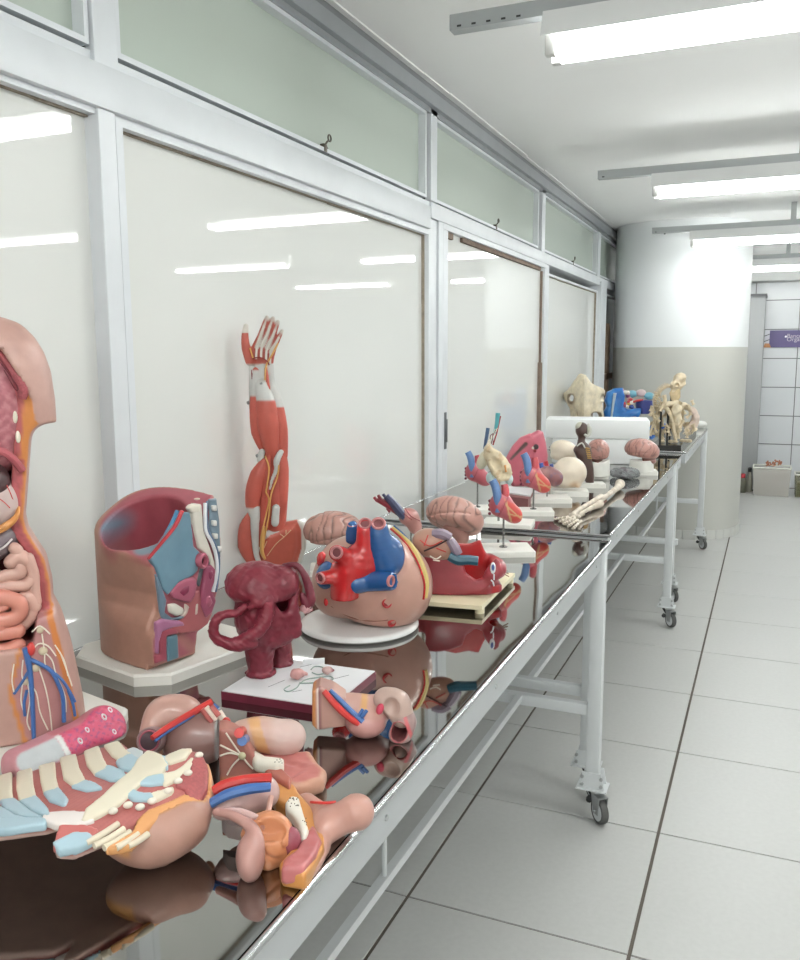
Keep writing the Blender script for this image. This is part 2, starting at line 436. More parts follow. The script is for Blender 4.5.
# door bay with a raised box frame
mull(7, 3.305, 3.395, 0.0, 2.085, -1.298); mull(8, 3.40, 3.45, 0.0, 2.055, -1.29)
o = MB().box((X0, 3.335, 2.03), (-1.288, 5.25, 2.07), bev=0.002).build('trim_9', alu); tag(o, kind='structure')
d = struct_empty('door_1', (-1.315, 3.45, 0.02))
MB().box((-0.008, 0, 0), (0, 1.80, 2.02)).build('pane', glass_m, d, smooth=False)
f = MB()
for a, c in (((0,0,0), (0.025,1.80,0.08)), ((0,0,1.985), (0.025,1.80,2.025)), ((0,0,0.08), (0.025,0.06,1.985)), ((0,1.75,0.08), (0.025,1.80,1.985))): f.box(a, c, bev=0.002)
f.build('door_frame', alu, d, smooth=False)
g = MB(); g.box((0.0, 0.06, 1.96), (0.012, 0.16, 1.985)); g.box((0.0, 0.28, 1.965), (0.013, 1.70, 1.985)); g.box((0.0, 1.715, 1.0), (0.02, 1.75, 1.42)); g.box((0.0, 1.735, 0.1), (0.014, 1.75, 1.0)); g.box((0.0,1.735,1.42),(0.012,1.75,1.965))
g.build('worn_gasket', mat('brown_gasket', (150, 128, 112), rough=0.85, var=0.3, vscale=25), d, smooth=False)
hd = MB(); hd.box((0.025, 0.018, 1.06), (0.030, 0.04, 1.22), bev=0.002); hd.box((0.030, 0.023, 1.09), (0.036, 0.035, 1.19), bev=0.002)
hd.build('door_handle', mat('handle_steel', (120, 124, 126), rough=0.35, metal=0.8), d)
mull(10, 5.25, 5.33, 0.0, 2.03, -1.295)
bay(3, 5.33, 6.96, 0.72, 1.985, glass_m, rail=0.02)
mull(11, 6.96, 7.2, 0.0, 2.06, -1.27)
# opening beyond the last mullion: dark glass with a brown wooden frame
bay(4, 7.2, 10.4, 0.72, 1.985, mat('clear_dark_glass', (150, 152, 148), rough=0.05, spec=0.6), putty=False)
o = MB().box((-1.319, 7.45, 0.72), (-1.29, 7.53, 1.75)).box((-1.319, 7.2, 1.28), (-1.29, 8.4, 1.33)).build('trim_12', mat('brown_wood_frame', (150, 122, 98), rough=0.6, var=0.3)); tag(o, kind='structure')
# upper panes
bay(10, -0.6, 1.425, 2.1, 2.425, glass_g, fw=0.012, putty=False)
mull(13, 1.43, 1.50, 2.068, 2.445)
o = MB().box((X0, 1.425, 2.1), (-1.305, 1.455, 2.425)).build('trim_14', dark_m); tag(o, kind='structure')
bay(5, 1.505, 3.26, 2.1, 2.425, glass_g, fw=0.012, latch=2.42, putty=False)
o = MB().box((X0, 3.26, 2.1), (-1.308, 3.29, 2.42)).build('trim_17', dark_m); tag(o, kind='structure')
mull(18, 3.29, 3.36, 2.095, 2.445)
bay(6, 3.36, 5.03, 2.1, 2.425, glass_g, fw=0.012, latch=4.2, putty=False)
o = MB().box((X0, 5.03, 2.1), (-1.308, 5.08, 2.42)).build('trim_19', dark_m); tag(o, kind='structure')
mull(20, 5.08, 5.16, 2.09, 2.445)
bay(7, 5.16, 6.83, 2.1, 2.425, glass_g, fw=0.012, latch=6.0, putty=False)
mull(21, 6.84, 6.95, 2.09, 2.445)
bay(11, 6.95, 10.4, 2.1, 2.425, glass_g, fw=0.012, putty=False)
o = MB().box((X0, 10.2, 2.27), (X1, Y1, ZC)).build('trim_23', wall_m); tag(o, kind='structure')
bay(12, -4.9, -0.66, 2.1, 2.425, glass_g, fw=0.012, putty=False); mull(22, -0.66, -0.6, 2.1, 2.445)

# ---- round-cornered column
def column_mesh():
    cx, cy, hx, hy, n = -0.735, 7.72, 0.54, 0.56, 72
    ring = []
    for k in range(n):
        t = 2*math.pi*k/n; c, s = math.cos(t), math.sin(t); p = 2/2.5
        ring.append((cx+hx*abs(c)**p*(1 if c > 0 else -1), cy+hy*abs(s)**p*(1 if s > 0 else -1)))
    return ring
ring = column_mesh()
pm = mat('column_two_tone_paint', (226, 229, 229), rough=0.45)
nt = pm.node_tree; bs = nt.nodes['Principled BSDF']; tc = nt.nodes.new('ShaderNodeTexCoord'); sx = nt.nodes.new('ShaderNodeSeparateXYZ'); nt.links.new(tc.outputs['Object'], sx.inputs[0])
gt = nt.nodes.new('ShaderNodeMath'); gt.operation = 'GREATER_THAN'; gt.inputs[1].default_value = 1.545; nt.links.new(sx.outputs[2], gt.inputs[0])
mx = nt.nodes.new('ShaderNodeMix'); mx.data_type = 'RGBA'; mx.inputs[6].default_value = lin((188, 188, 181))+(1,); mx.inputs[7].default_value = lin((228, 231, 232))+(1,)
nt.links.new(gt.outputs[0], mx.inputs[0]); nt.links.new(mx.outputs[2], bs.inputs['Base Color'])
co = MB().prism(ring, 0.0, ZC).build('wall_column', pm, angle=60); tag(co, kind='structure')
c0 = np.array([-0.735, 7.72]); k = 0
for i in range(0, 72, 2):
    a, b_, c_ = [np.array(ring[(i+q) % 72]) for q in (0, 1, 2)]
    out = [c0+(q-c0)*1.016 for q in (a*0.96+c_*0.04, b_, c_*0.96+a*0.04)]; inn = [c0+(q-c0)*0.99 for q in (c_, b_, a)]
    MB().prism([tuple(q) for q in out+inn], 0.0, 0.075).build('base_tile', mat('base_tile', (205, 205, 200), rough=0.4), co, smooth=False)
for (yy, zz) in ((0.0, 2.44), (0.03, 2.425)):
    MB().ball((-0.86+yy, 7.165, zz), 0.008).build('screw_hole', dark_m, co)

# ---- ceiling lights
def fixture():
    t = thing('fluorescent_light', 'x', 'light', (0, 0, 0), 0)
    b = MB(); b.prism([(-0.62, -0.045), (0.62, -0.045), (0.62, 0.045), (-0.62, 0.045)], 0.0, 0.004)
    # white trapezoid tray, open below
    L = 0.62
    prof = [(-0.075, 0.0), (-0.05, 0.068), (0.05, 0.068), (0.075, 0.0), (0.072, 0.0), (0.048, 0.064), (-0.048, 0.064), (-0.072, 0.0)]
    V = [(x, y, z) for x in (-L, L) for y, z in prof]; n = 8
    F = [(i, (i+1) % n, n+(i+1) % n, n+i) for i in range(n)]+[tuple(range(n))[::-1], tuple(range(n, 2*n))]
    MB().add(V, F).build('reflector_tray', mat('light_tray', (232, 233, 232), rough=0.35), t, smooth=False)
    MB().box((-0.2, -0.022, 0.03), (0.2, 0.022, 0.064), bev=0.003).build('ballast', mat('ballast', (228, 228, 226), rough=0.4), t)
    for s in (-0.036, 0.036):
        MB().tube([(-0.585, s, -0.026), (0.585, s, -0.026)], 0.0145, 12, sm=1).build('tube', mat('fluorescent_tube', (255, 255, 255), emis=TUBE_POWER), t)
        for e in (-0.60, 0.60):
            MB().box((e-0.014, s-0.013, -0.042), (e+0.014, s+0.013, 0.05), bev=0.004).build('lamp_holder', mat('lamp_holder', (205, 205, 202), rough=0.5), t)
    return t
fx0 = fixture(); used = False
strut_m = mat('perforated_channel', (172, 176, 177), rough=0.45, metal=0.3)
ROWNAME = ['seventh', 'sixth', 'fifth', 'nearest', 'second', 'third', 'fourth']
def channel(y, i):
    t = thing('ceiling_channel', 'x', 'rail', (-0.87, y, 2.372))
    b = MB(); L = 4.6
    b.box((0, -0.02, 0.038), (L, 0.02, 0.041)); b.box((0, -0.02, 0), (L, -0.017, 0.038)); b.box((0, 0.017, 0), (L, 0.02, 0.038)); b.box((0, -0.017, 0), (L, 0.017, 0.002))
    b.build('channel_bar', strut_m, t, smooth=False)
    s = MB()
    for k in range(5 if i == 3 else 1):
        s.box((0.022+k*0.042, -0.0212, 0.006), (0.034+k*0.042, -0.0195, 0.011))
    tag(s.build('slots', dark_m, t, smooth=False), kind='stuff')
    for hx in (0.95, 2.9):
        MB().box((hx-0.018, -0.0165, 0.0), (hx+0.018, 0.0165, ZC-2.372)).build('hanger', strut_m, t, smooth=False)
    return t
for i, y in enumerate(LIGHT_ROWS):
    c = channel(y, i)
    c['label'] = 'grey metal channel carrying the %s row of ceiling lights' % ROWNAME[i]; c['group'] = 'ceiling channels'
    for j, x in enumerate((0.02, 1.94)):
        f = fx0 if not used else copy_tree(fx0); used = True
        f.location = (x, y, 2.303)
        f['label'] = ('fluorescent light in the %s row, %s' % (ROWNAME[i], 'at its end near the glass wall' if j == 0 else 'far from the glass wall'))
        f['group'] = 'ceiling lights'
# ================================================================ TABLES
steel = mat('polished_steel', (160, 159, 156), rough=0.035, metal=1.0)
edge_m = mat('rolled_steel_edge', (200, 202, 204), rough=0.18, metal=1.0)
# slightly rippled sheet
nt = steel.node_tree; bs = nt.nodes['Principled BSDF']; tc = nt.nodes.new('ShaderNodeTexCoord'); nn = nt.nodes.new('ShaderNodeTexNoise'); nn.inputs['Scale'].default_value = 2.2; nn.inputs['Detail'].default_value = 1
bp = nt.nodes.new('ShaderNodeBump'); bp.inputs['Strength'].default_value = 0.12; bp.inputs['Distance'].default_value = 0.02
nt.links.new(tc.outputs['Object'], nn.inputs['Vector']); nt.links.new(nn.outputs['Fac'], bp.inputs['Height']); nt.links.new(bp.outputs[0], bs.inputs['Normal'])
white_steel = mat('white_enamel_steel', (218, 221, 222), rough=0.35, var=0.04, vscale=10)
rubber = mat('grey_rubber', (84, 84, 82), rough=0.7); zinc = mat('zinc', (178, 180, 180), rough=0.3, metal=0.8); blk = mat('black_plastic', (32, 32, 32), rough=0.5)
def caster(parent, x, y, turn, brake):
    M = Matrix.Translation((x, y, 0)) @ Matrix.Rotation(turn, 4, 'Z')
    def build(mb, name, m, par): 
        o = mb.build(name, m, par); return o
    r = 0.041; off = 0.026
    w = MB(); w.lathe([(r-0.010, -0.011), (r-0.002, -0.011), (r, -0.007), (r, 0.007), (r-0.002, 0.011), (r-0.010, 0.011)], 20, M=M @ Matrix.Translation((off, 0, r)) @ Matrix.Rotation(math.pi/2, 4, 'X'))
    wh = w.build('caster_wheel', rubber, parent)
    w = MB(); w.lathe([(0.004, -0.0125), (r-0.010, -0.0115), (r-0.010, 0.0115), (0.004, 0.0125)], 16, M=M @ Matrix.Translation((off, 0, r)) @ Matrix.Rotation(math.pi/2, 4, 'X')); w.build('wheel_hub', white_steel, wh)
    f = MB()
    for s in (-1, 1):
        f.prism([(-0.014, -0.018), (0.014, -0.018), (0.022, 0.04), (-0.03, 0.04)], -0.0012, 0.0012, M=M @ Matrix.Translation((off, s*0.0155, r+0.010)) @ Matrix.Rotation(math.pi/2, 4, 'X'))
    f.box((-0.024, -0.017, 0), (0.026, 0.017, 0.003), M=M @ Matrix.Translation((off-0.004, 0, r+0.049)))
    f.lathe([(0.018, 0), (0.02, 0.004), (0.018, 0.009)], 14, M=M @ Matrix.Translation((0, 0, r+0.051)))
    f.tube([M @ Vector((off, -0.022, r)), M @ Vector((off, 0.022, r))], 0.005, 8, sm=1)
    f.build('caster_fork', zinc, parent)
    if brake:
        g = MB(); g.box((-0.03, -0.014, 0), (0.008, 0.014, 0.008), bev=0.002, M=M @ Matrix.Translation((-off*0.6, 0, r+0.03)) @ Matrix.Rotation(0.5, 4, 'Y')); g.tube([M @ Vector((-0.04, 0, 0.05)), M @ Vector((-0.048, 0, 0.04))], 0.011, 8, sm=1)
        g.build('brake_lever', blk, parent)
def table(label, ya, yb, xr, w=0.82, dz=0.0, legs=(0.09, 0.09), inset=0.022):
    t = thing('steel_table', label, 'table', (xr-w/2, (ya+yb)/2, 0), 0, 'steel laboratory tables in a row')
    hw = w/2; hl = (yb-ya)/2; T = TZ+dz
    b = MB(); b.box((-hw+0.01, -hl+0.01, T-0.012), (hw-0.01, hl-0.01, T)); b.build('tabletop', steel, t, smooth=False)
    e = MB(); r = 0.005
    for p, q in (((-hw+r, -hl+r), (hw-r, -hl+r)), ((hw-r, -hl+r), (hw-r, hl-r)), ((hw-r, hl-r), (-hw+r, hl-r)), ((-hw+r, hl-r), (-hw+r, -hl+r))):
        e.tube([(p[0], p[1], T-r+0.0015), (q[0], q[1], T-r+0.0015)], r, 10, sm=1)
    e.build('rolled_edge', edge_m, t)
    a = MB()
    for lo, hi in (((hw-0.018, -hl+0.012, T-0.07), (hw-0.012, hl-0.012, T-0.012)), ((-hw+0.012, -hl+0.012, T-0.07), (-hw+0.018, hl-0.012, T-0.012)),
                   ((-hw+0.018, -hl+0.012, T-0.07), (hw-0.018, -hl+0.018, T-0.012)), ((-hw+0.018, hl-0.018, T-0.07), (hw-0.018, hl-0.012, T-0.012))): a.box(lo, hi)
    a.build('apron', mat('apron_steel', (190, 193, 195), rough=0.35, metal=0.2), t, smooth=False)
    s = MB(); n = 4
    for k in range(n+1):
        y = -hl+0.2+k*(2*hl-0.4)/n; s.lathe([(0.005, 0), (0.004, 0.003)], 8, M=Matrix.Translation((hw-0.0125, y, T-0.04)) @ Matrix.Rotation(math.pi/2, 4, 'Y'))
    tag(s.build('rivets', zinc, t), kind='stuff')
    LX = hw-0.022; LY0 = -hl+legs[0]; LY1 = hl-legs[1]
    for sx in (-1, 1):
        for ly in (LY0, LY1):
            lx = sx*(hw-(inset if ly < 0 else 0.022))
            l = MB().box((lx-0.021, ly-0.021, 0.115), (lx+0.021, ly+0.021, T-0.012), bev=0.003).build('leg', white_steel, t)
            p = MB(); 
            p.prism([(-0.048, -0.035), (0.048, -0.035), (0.048, 0.035), (-0.048, 0.035)], 0.108, 0.113, M=Matrix.Translation((lx, ly, 0)))
            for sgn in (-1, 1): p.prism([(-0.04, 0.113), (0.04, 0.113), (0.03, 0.165), (-0.03, 0.165)], -0.002, 0.002, M=Matrix.Translation((lx, ly+sgn*0.0235, 0)) @ Matrix.Rotation(math.pi/2, 4, 'X'))
            pl = p.build('caster_plate', white_steel, t)
            q = MB()
            for qx in (-0.03, 0.03):
                for qz in (0.125, 0.15): q.lathe([(0.006, 0), (0.006, 0.005), (0.003, 0.006)], 6, M=Matrix.Translation((lx+qx, ly-0.0255, qz)) @ Matrix.Rotation(math.pi/2, 4, 'X'))
            tag(q.build('bolts', zinc, pl), kind='stuff')
            caster(t, lx+0.012, ly, -0.9 if lx > 0 else 2.2, True)
    for ly in (LY0, LY1):
        MB().box((-LX+0.021, ly-0.015, 0.35), (LX-0.021, ly+0.015, 0.385), bev=0.002).build('cross_bar', white_steel, t)
    MB().box((hw-0.275, LY0+0.015, 0.365), (hw-0.255, LY1-0.015, 0.385)).build('stretcher', white_steel, t)
    for yy in (0.04, ):
        MB().tube([(hw-0.265, yy, 0.385), (hw-0.265, yy, T-0.02)], 0.006, 8, sm=1).build('strut', white_steel, t)
    return t
table('polished steel trolley table nearest the camera, white legs on casters', 0.28, 2.705, -0.437)
table('steel trolley table in the middle of the row, under the arm bones', 2.72, 5.165, -0.445, dz=0.012, legs=(0.04, 0.385), inset=0.062)
table('polished steel trolley table at the far end by the column, under the skeleton', 5.20, 6.95, -0.425, dz=0.024, inset=0.08)
# ================================================================ MODELS ON THE TABLES
SKIN = (194, 142, 121); SKINP = (206, 160, 147); FAT = (224, 150, 78); MUS = (196, 98, 100); CREAM = (232, 226, 206)
PLAS = (236, 234, 226)
def slab(name, poly, z0, z1, parent, col=PLAS, tap=0.004, rough=0.4):
    return MB().prism(poly, z0, z1, taper=tap).build(name, mat('white_plastic_base_%d_%d_%d' % tuple(col), col, rough=rough, var=0.04, vscale=15), parent, smooth=False)
def cham(hx, hy, c, cx=0, cy=0, rot=0):
    P = [(-hx+c, -hy), (hx-c, -hy), (hx, -hy+c), (hx, hy-c), (hx-c, hy), (-hx+c, hy), (-hx, hy-c), (-hx, -hy+c)]
    a = math.radians(rot); return [(cx+x*math.cos(a)-y*math.sin(a), cy+x*math.sin(a)+y*math.cos(a)) for x, y in P]
def plate(F, name, px, dy, th, col, parent, h=0.0025, rnd=0.004, m=None, colf=None):
    """rounded raised piece standing on the plane y = dy of a frame, outlined by picture points"""
    P2 = [F.p(x, y, dy) for x, y in px]; poly = [(q[0], q[2]) for q in P2]
    a = np.array(poly); lo = (a[:, 0].min()-0.005, dy-th-0.005, a[:, 1].min()-0.005); hi = (a[:, 0].max()+0.005, dy+0.012, a[:, 1].max()+0.005)
    fn = lambda P: ext(poly2(P, poly)+0.0, P[:, 1], dy-th, dy+0.006, rnd)
    return organ(name, fn, lo, hi, h, colf or col, m or gloss(), parent)

def build_pelvis():
    F = Frame(180, 673, turn=44)
    t = F.thing('pelvis_model', 'skin coloured pelvis section model with blue inside on white eight sided base', 'anatomical model')
    fp = lambda x, y, d=0.0: F.p(x, y, d)
    zb = 0.021
    # base
    A_, B_, C_, D_ = [F.g(*q) for q in ((82, 668), (134, 687), (172, 683), (230, 650))]
    ang = math.degrees(math.atan2(B_[1]-A_[1], B_[0]-A_[0])); c = math.hypot(C_[0]-B_[0], C_[1]-B_[1])/math.sqrt(2)
    ax = Vector((math.cos(math.radians(ang)), math.sin(math.radians(ang)))); ay = Vector((-ax.y, ax.x)); corner = Vector((B_[0], B_[1]))+ax*c
    hx, hy = 0.135, 0.15
    ctr = corner-ax*hx+ay*hy
    slab('base', cham(hx, hy, c, ctr.x, ctr.y, ang), 0, zb, t)
    # outline of the section face (u, z)
    fo = [(151, 563), (155, 578), (160, 596), (162, 612), (156, 628), (152, 640), (152, 652), (154, 667), (197, 654), (199, 634), (213, 614), (221, 586), (222, 545), (217, 497), (187, 506), (182, 510), (146, 560)]
    poly = [(q[0], q[2]) for q in (fp(*x) for x in fo)]
    bot = [(151, 563), (155, 578), (160, 596), (160, 612), (153, 628), (150, 640), (150, 652), (150, 690), (199, 690), (199, 634), (213, 614), (221, 586), (223, 545), (224, 380), (140, 380), (140, 545)]
    polyb = [(q[0], q[2]) for q in (fp(*x) for x in bot)]
    u0, u1 = poly[0][0], poly[12][0]; um = (u0+u1)/2; hu = (u1-u0)/2+0.004; W = 0.205
    zt0 = fp(151, 563)[2]; zt1 = fp(217, 497)[2]; k = (zt1-zt0)/(u1-u0)
    sz = lambda u: zt0+k*(u-u0)
    def outer(P):
        q = np.sqrt((np.abs(P[:, 0]-um)/hu)**2.8+(np.maximum(P[:, 1], 0)/W)**2.8+1e-9)**(2/2.8)
        return (q-1)*0.09
    def ztop(P):
        return P[:, 2]-(sz(P[:, 0])+0.13*P[:, 1]+0.0*P[:, 1]*np.clip((P[:, 0]-um)/hu, 0, 1))
    def fn(P):
        d = smax(outer(P), -P[:, 1], 0.006)
        crease = np.abs((P[:, 2]-0.10)+1.0*(P[:, 0]-u0-0.03)); d = d+0.003*np.exp(-(crease/0.02)**2)*np.clip(1-P[:, 1]/0.08, 0, 1)
        d = smax(d, ztop(P)*0.9, 0.008)
        d = smax(d, poly2(P, polyb), 0.012)
        d = np.maximum(d, -(P[:, 2]-zb))
        ff = np.where(P[:, 1] < 0.016, poly2(P, poly), -0.1); d = np.maximum(d, ff)
        cav = ell(P, (um-0.004, 0.10, 0.245), (0.080, 0.080, 0.17), (8, -14, 0)); cav = np.maximum(cav, 0.014-P[:, 1])
        return sub(d, cav, 0.006)
    def col(P):
        face = lt(P[:, 1], 0.003, 0.002)
        o = outer(P); top = lt(-0.012, ztop(P), 0.003)*lt(o, -0.006, 0.002)
        cav = ell(P, (um-0.004, 0.10, 0.245), (0.082, 0.082, 0.172), (8, -14, 0)); inc = lt(cav, 0.004, 0.003)*lt(0.014, P[:, 1])
        iliac = lt(ell(P, (um-0.03, 0.18, 0.26), (0.05, 0.05, 0.022)), 0, 0.02)
        glo = lt(ell(P, (um-0.02, 0.18, 0.19), (0.03, 0.06, 0.04)), 0, 0.03)*0.35
        rimb = lt(ell(P, (u0+0.035, 0.04, sz(u0+0.03)), (0.03, 0.025, 0.02)), 0, 0.004)
        return mixc(SKIN, (face*lt(poly2(P, poly), -0.004, 0.002), (176, 92, 104)), (top, (186, 92, 104)), (inc, (184, 86, 98)), (inc*glo, (220, 190, 190)), (inc*iliac*0.85, (110, 150, 172)), (top*rimb, (126, 144, 156)))
    organ('body_wall', fn, (u0-0.03, -0.012, 0.0), (u1+0.03, W+0.02, zt1+0.07), 0.0032, col, paint(), t)
    P_ = lambda name, px, dy, th, c, **kw: plate(F, name, px, dy, th, c, t, **kw)
    # blue peritoneum, hollowed
    bl = [(182, 512), (149, 559), (155, 568), (161, 588), (167, 595), (178, 582), (192, 576), (197, 570), (199, 552), (193, 546), (189, 512)]
    bp = [(q[0], q[2]) for q in (fp(*x) for x in bl)]; cc = fp(178, 552)
    organ('blue_lining', lambda P: sub(ext(poly2(P, bp), P[:, 1], -0.004, 0.008, 0.003), ell(P, (cc[0]+0.004, -0.014, cc[2]-0.004), (0.05, 0.0128, 0.055), (0, 35, 0)), 0.004),
          (bp[1][0]-0.01, -0.012, 0.08), (bp[8][0]+0.01, 0.014, zt1+0.05), 0.0025, lambda P: mixc((92, 134, 156), (lt(P[:, 1], -0.002, 0.004), (112, 150, 168))), gloss(), t)
    P_('bladder', [(168, 593), (175, 584), (184, 578), (193, 577), (195, 585), (193, 596), (188, 603), (180, 601), (171, 598)], 0, 0.007, (184, 92, 118))
    P_('bladder_cavity', [(175, 592), (181, 586), (188, 583), (187, 592), (181, 597)], 0, 0.0085, (140, 44, 78), rnd=0.006)
    P_('soft_tissue', [(186, 603), (194, 592), (199, 590), (201, 604), (212, 612), (207, 624), (198, 631), (180, 634), (168, 629), (182, 618)], 0, 0.004, (190, 100, 104))
    P_('rectum', [(203, 567), (209, 564), (213, 569), (212, 582), (209, 590), (214, 600), (210, 612), (204, 618), (199, 606), (200, 590), (202, 580)], 0, 0.008, (172, 78, 110))
    P_('rectum_fold', [(205, 571), (209, 569), (211, 574), (208, 581), (205, 577)], 0, 0.011, (146, 52, 86), rnd=0.006)
    P_('rectum_fold', [(203, 596), (207, 594), (210, 602), (206, 608), (203, 604)], 0, 0.011, (196, 104, 130), rnd=0.006)
    q = fp(198, 560); b = MB(); R = Matrix.Translation((q[0], -0.004, q[2])) @ Matrix.Rotation(math.radians(90), 4, 'X')
    b.lathe([(0.0075, 0.0), (0.0105, -0.006), (0.0125, 0.010), (0.010, 0.014), (0.0072, 0.013), (0.0065, 0.002)], 20, M=R @ Matrix.Scale(1.25, 4, (0, 1, 0)))
    b.build('bowel_ring', mat('ring_pink', (186, 96, 116), rough=0.3), t)
    MB().lathe([(0.0066, 0.0), (0.0066, 0.004)], 16, M=R @ Matrix.Scale(1.25, 4, (0, 1, 0))).build('bowel_hole', mat('hole_dark', (48, 26, 34), rough=0.6), t)
    P_('grey_gap', [(203, 555), (209, 560), (212, 564), (204, 566), (201, 580), (199, 588), (196, 584), (199, 570)], 0, 0.003, (78, 84, 90))
    P_('pubic_bone', [(167, 604), (174, 603), (182, 608), (181, 614), (175, 616), (168, 612)], 0, 0.007, (232, 228, 214))
    P_('blue_fat', [(155, 572), (160, 584), (166, 600), (164, 612), (172, 618), (183, 615), (186, 617), (178, 620), (163, 621), (160, 612), (158, 596)], 0, 0.004, (108, 132, 150))
    P_('spongy_strip', [(184, 603), (188, 606), (186, 613), (183, 617), (180, 616), (184, 610)], 0, 0.006, (206, 190, 178))
    P_('spongy_strip', [(194, 604), (197, 602), (196, 614), (193, 616)], 0, 0.006, (206, 190, 178))
    P_('sacrum', [(192, 503), (200, 504), (202, 530), (208, 546), (213, 562), (214, 578), (211, 576), (207, 556), (197, 548), (193, 530), (191, 515)], 0, 0.006, (224, 218, 204))
    P_('upper_vertebra', [(186, 508), (190, 504), (199, 504), (198, 512), (190, 513)], 0, 0.007, (232, 224, 206))
    b = MB(); V = [fp(*x, -0.006) for x in ((205, 503), (205, 520), (206, 532), (212, 543), (216, 556), (217, 572), (213, 592))]
    b.tube(V, 0.0035, 8); b.build('spinal_canal', mat('canal_white', (226, 230, 234), rough=0.3), t)
    b = MB(); V = [fp(x+2, y, -0.005) for x, y in ((205, 501), (205, 520), (207, 532), (213, 543), (217, 556), (217, 572), (214, 592))]
    b.tube(V, 0.0018, 6); b.build('blue_nerve', mat('canal_blue', (104, 128, 160), rough=0.4), t)
    P_('back_fat', [(209, 499), (216, 498), (219, 520), (220, 545), (220, 562), (217, 550), (212, 540), (208, 528)], 0, 0.003, (112, 134, 148))
    for i, (x, y) in enumerate(((212, 508), (212, 523), (213, 536), (217, 549))):
        P_('spinous_process', [(x-2, y-3), (x+3, y-3), (x+3, y+3), (x-1, y+3)], -0.001, 0.007, (214, 212, 206), rnd=0.003)
    P_('pink_layer', [(155, 622), (163, 618), (182, 621), (184, 626), (170, 628), (161, 632), (158, 642), (158, 654), (155, 653), (155, 640)], 0, 0.005, (188, 120, 160))
    P_('thigh_muscle', [(158, 634), (163, 628), (176, 627), (178, 634), (166, 636), (166, 660), (155, 664), (154, 655), (159, 654)], 0, 0.004, (176, 76, 94))
    P_('thigh_bone', [(166, 637), (177, 634), (178, 658), (167, 662)], 0, 0.004, (94, 134, 150))
    b = MB(); b.tube([fp(182, 511, -0.005), fp(175, 526, -0.005), fp(163, 541, -0.003), fp(148, 559, 0.0)], [0.0042, 0.004, 0.0035, 0.003], 10); b.build('artery', mat('artery_dark_red', (176, 28, 40), rough=0.3), t)
    b = MB(); b.tube([fp(178, 511, 0.004), fp(173, 522, 0.006), fp(165, 535, 0.012)], [0.0055, 0.005, 0.003], 10); b.build('vein', mat('vein_blue', (58, 132, 176), rough=0.3), t)
    MB().ball(fp(197, 499, 0.02), (0.006, 0.006, 0.002)).build('bone_spot', mat('cream_spot', (228, 212, 190), rough=0.4), t)
build_pelvis()
def build_board():
    # maroon board with a white sheet; handmade clay model stands on it
    F = Frame(265, 685)
    t = F.thing('display_board', 'maroon edged board with white paper top under the maroon clay model', 'board')
    c = [F.g(*q) for q in ((221, 707), (331, 724), (377, 691))]
    a, b_, d = [Vector(q[:2]) for q in c]
    th = 0.015
    # recompute the top corners on the plane z = th
    T = [F.inv @ (on_z(x, y, TZ+th)-F.o) for x, y in ((221, 691), (331, 708), (376, 671), (283, 655))]
    P4 = [(q.x, q.y) for q in T]; P4[3] = (P4[0][0]+P4[2][0]-P4[1][0], P4[0][1]+P4[2][1]-P4[1][1])
    MB().prism(P4, 0, th-0.001).build('board', mat('maroon_board', (122, 28, 56), rough=0.5, var=0.3, vscale=30), t, smooth=False)
    cen = np.mean(P4, 0); Q = [tuple(cen+(np.array(p)-cen)*0.985) for p in P4]
    pap = MB().prism(Q, th-0.001, th+0.0005).build('paper_sheet', mat('white_paper', (226, 226, 228), rough=0.6), t, smooth=False)
    # inked lines on the sheet
    ink = MB(); L = lambda x, y: F.inv @ (on_z(x, y, TZ+th+0.0008)-F.o)
    for pts in ([(326, 681), (349, 675)], [(268, 687), (285, 680)], [(300, 667), (318, 663)], [(292, 692), (302, 690)]):
        ink.tube([L(*p) for p in pts], 0.0004, 4, sm=1)
    ink.build('ink_lines', mat('ink', (90, 90, 96), rough=0.7), pap)
    g = MB()
    for pts in ([(290, 686), (284, 690), (289, 692), (297, 688), (300, 683)], [(300, 684), (306, 680), (318, 678), (330, 677), (333, 680), (322, 682)], [(311, 670), (315, 667), (323, 668), (325, 673), (318, 675), (312, 673)], [(300, 684), (318, 683), (330, 681)]):
        g.tube([L(*p)+Vector((0, 0, 0.001)) for p in pts], 0.0011, 6)
    g.build('green_clay_line', mat('grey_green_clay', (140, 160, 150), rough=0.4), t)
    def small(name, label, px, py, rx, col, col2=None):
        q = on_z(px, py, TZ+th+0.002)
        o = organ(name, lambda P: sub(un(ell(P, (0, 0, rx*0.75), (rx, rx*0.8, rx*0.8)), cap(P, (rx*0.6, 0, rx*0.9), (rx*1.3, 0.002, rx*0.6), rx*0.4, rx*0.25), k=0.004)+0.0008*wob(P, 500, 3), sph(P, (rx*0.7, -rx*0.2, -rx*0.3), rx*0.5), 0.002),
                  (-2*rx, -2*rx, -0.5*rx), (2.2*rx, 2*rx, 2.2*rx), rx/9, (lambda P: mixc(col, (lt(P[:, 0], rx*0.5, 0.006), col), (lt(rx*0.9, P[:, 0], 0.003), col2 or col))), gloss(), None, q)
        o.rotation_euler.z = F.az; tag(o, label, 'clay model', 'tiny clay organs on the board')
    small('clay_organ', 'tiny pink curled clay organ lying left on the white sheet of the maroon board', 297, 679, 0.0125, (220, 160, 156))
    small('clay_organ', 'tiny pale clay organ with a dark red tip lying right on the white sheet', 327, 674, 0.009, (222, 180, 174), (120, 24, 44))
    b = MB(); e0 = L(303, 665); b.box((e0[0], e0[1], th), (e0[0]+0.04, e0[1]+0.0006, th+0.012)); o = b.build('paper_tag', mat('white_paper', (1,1,1)), t, smooth=False)
build_board()
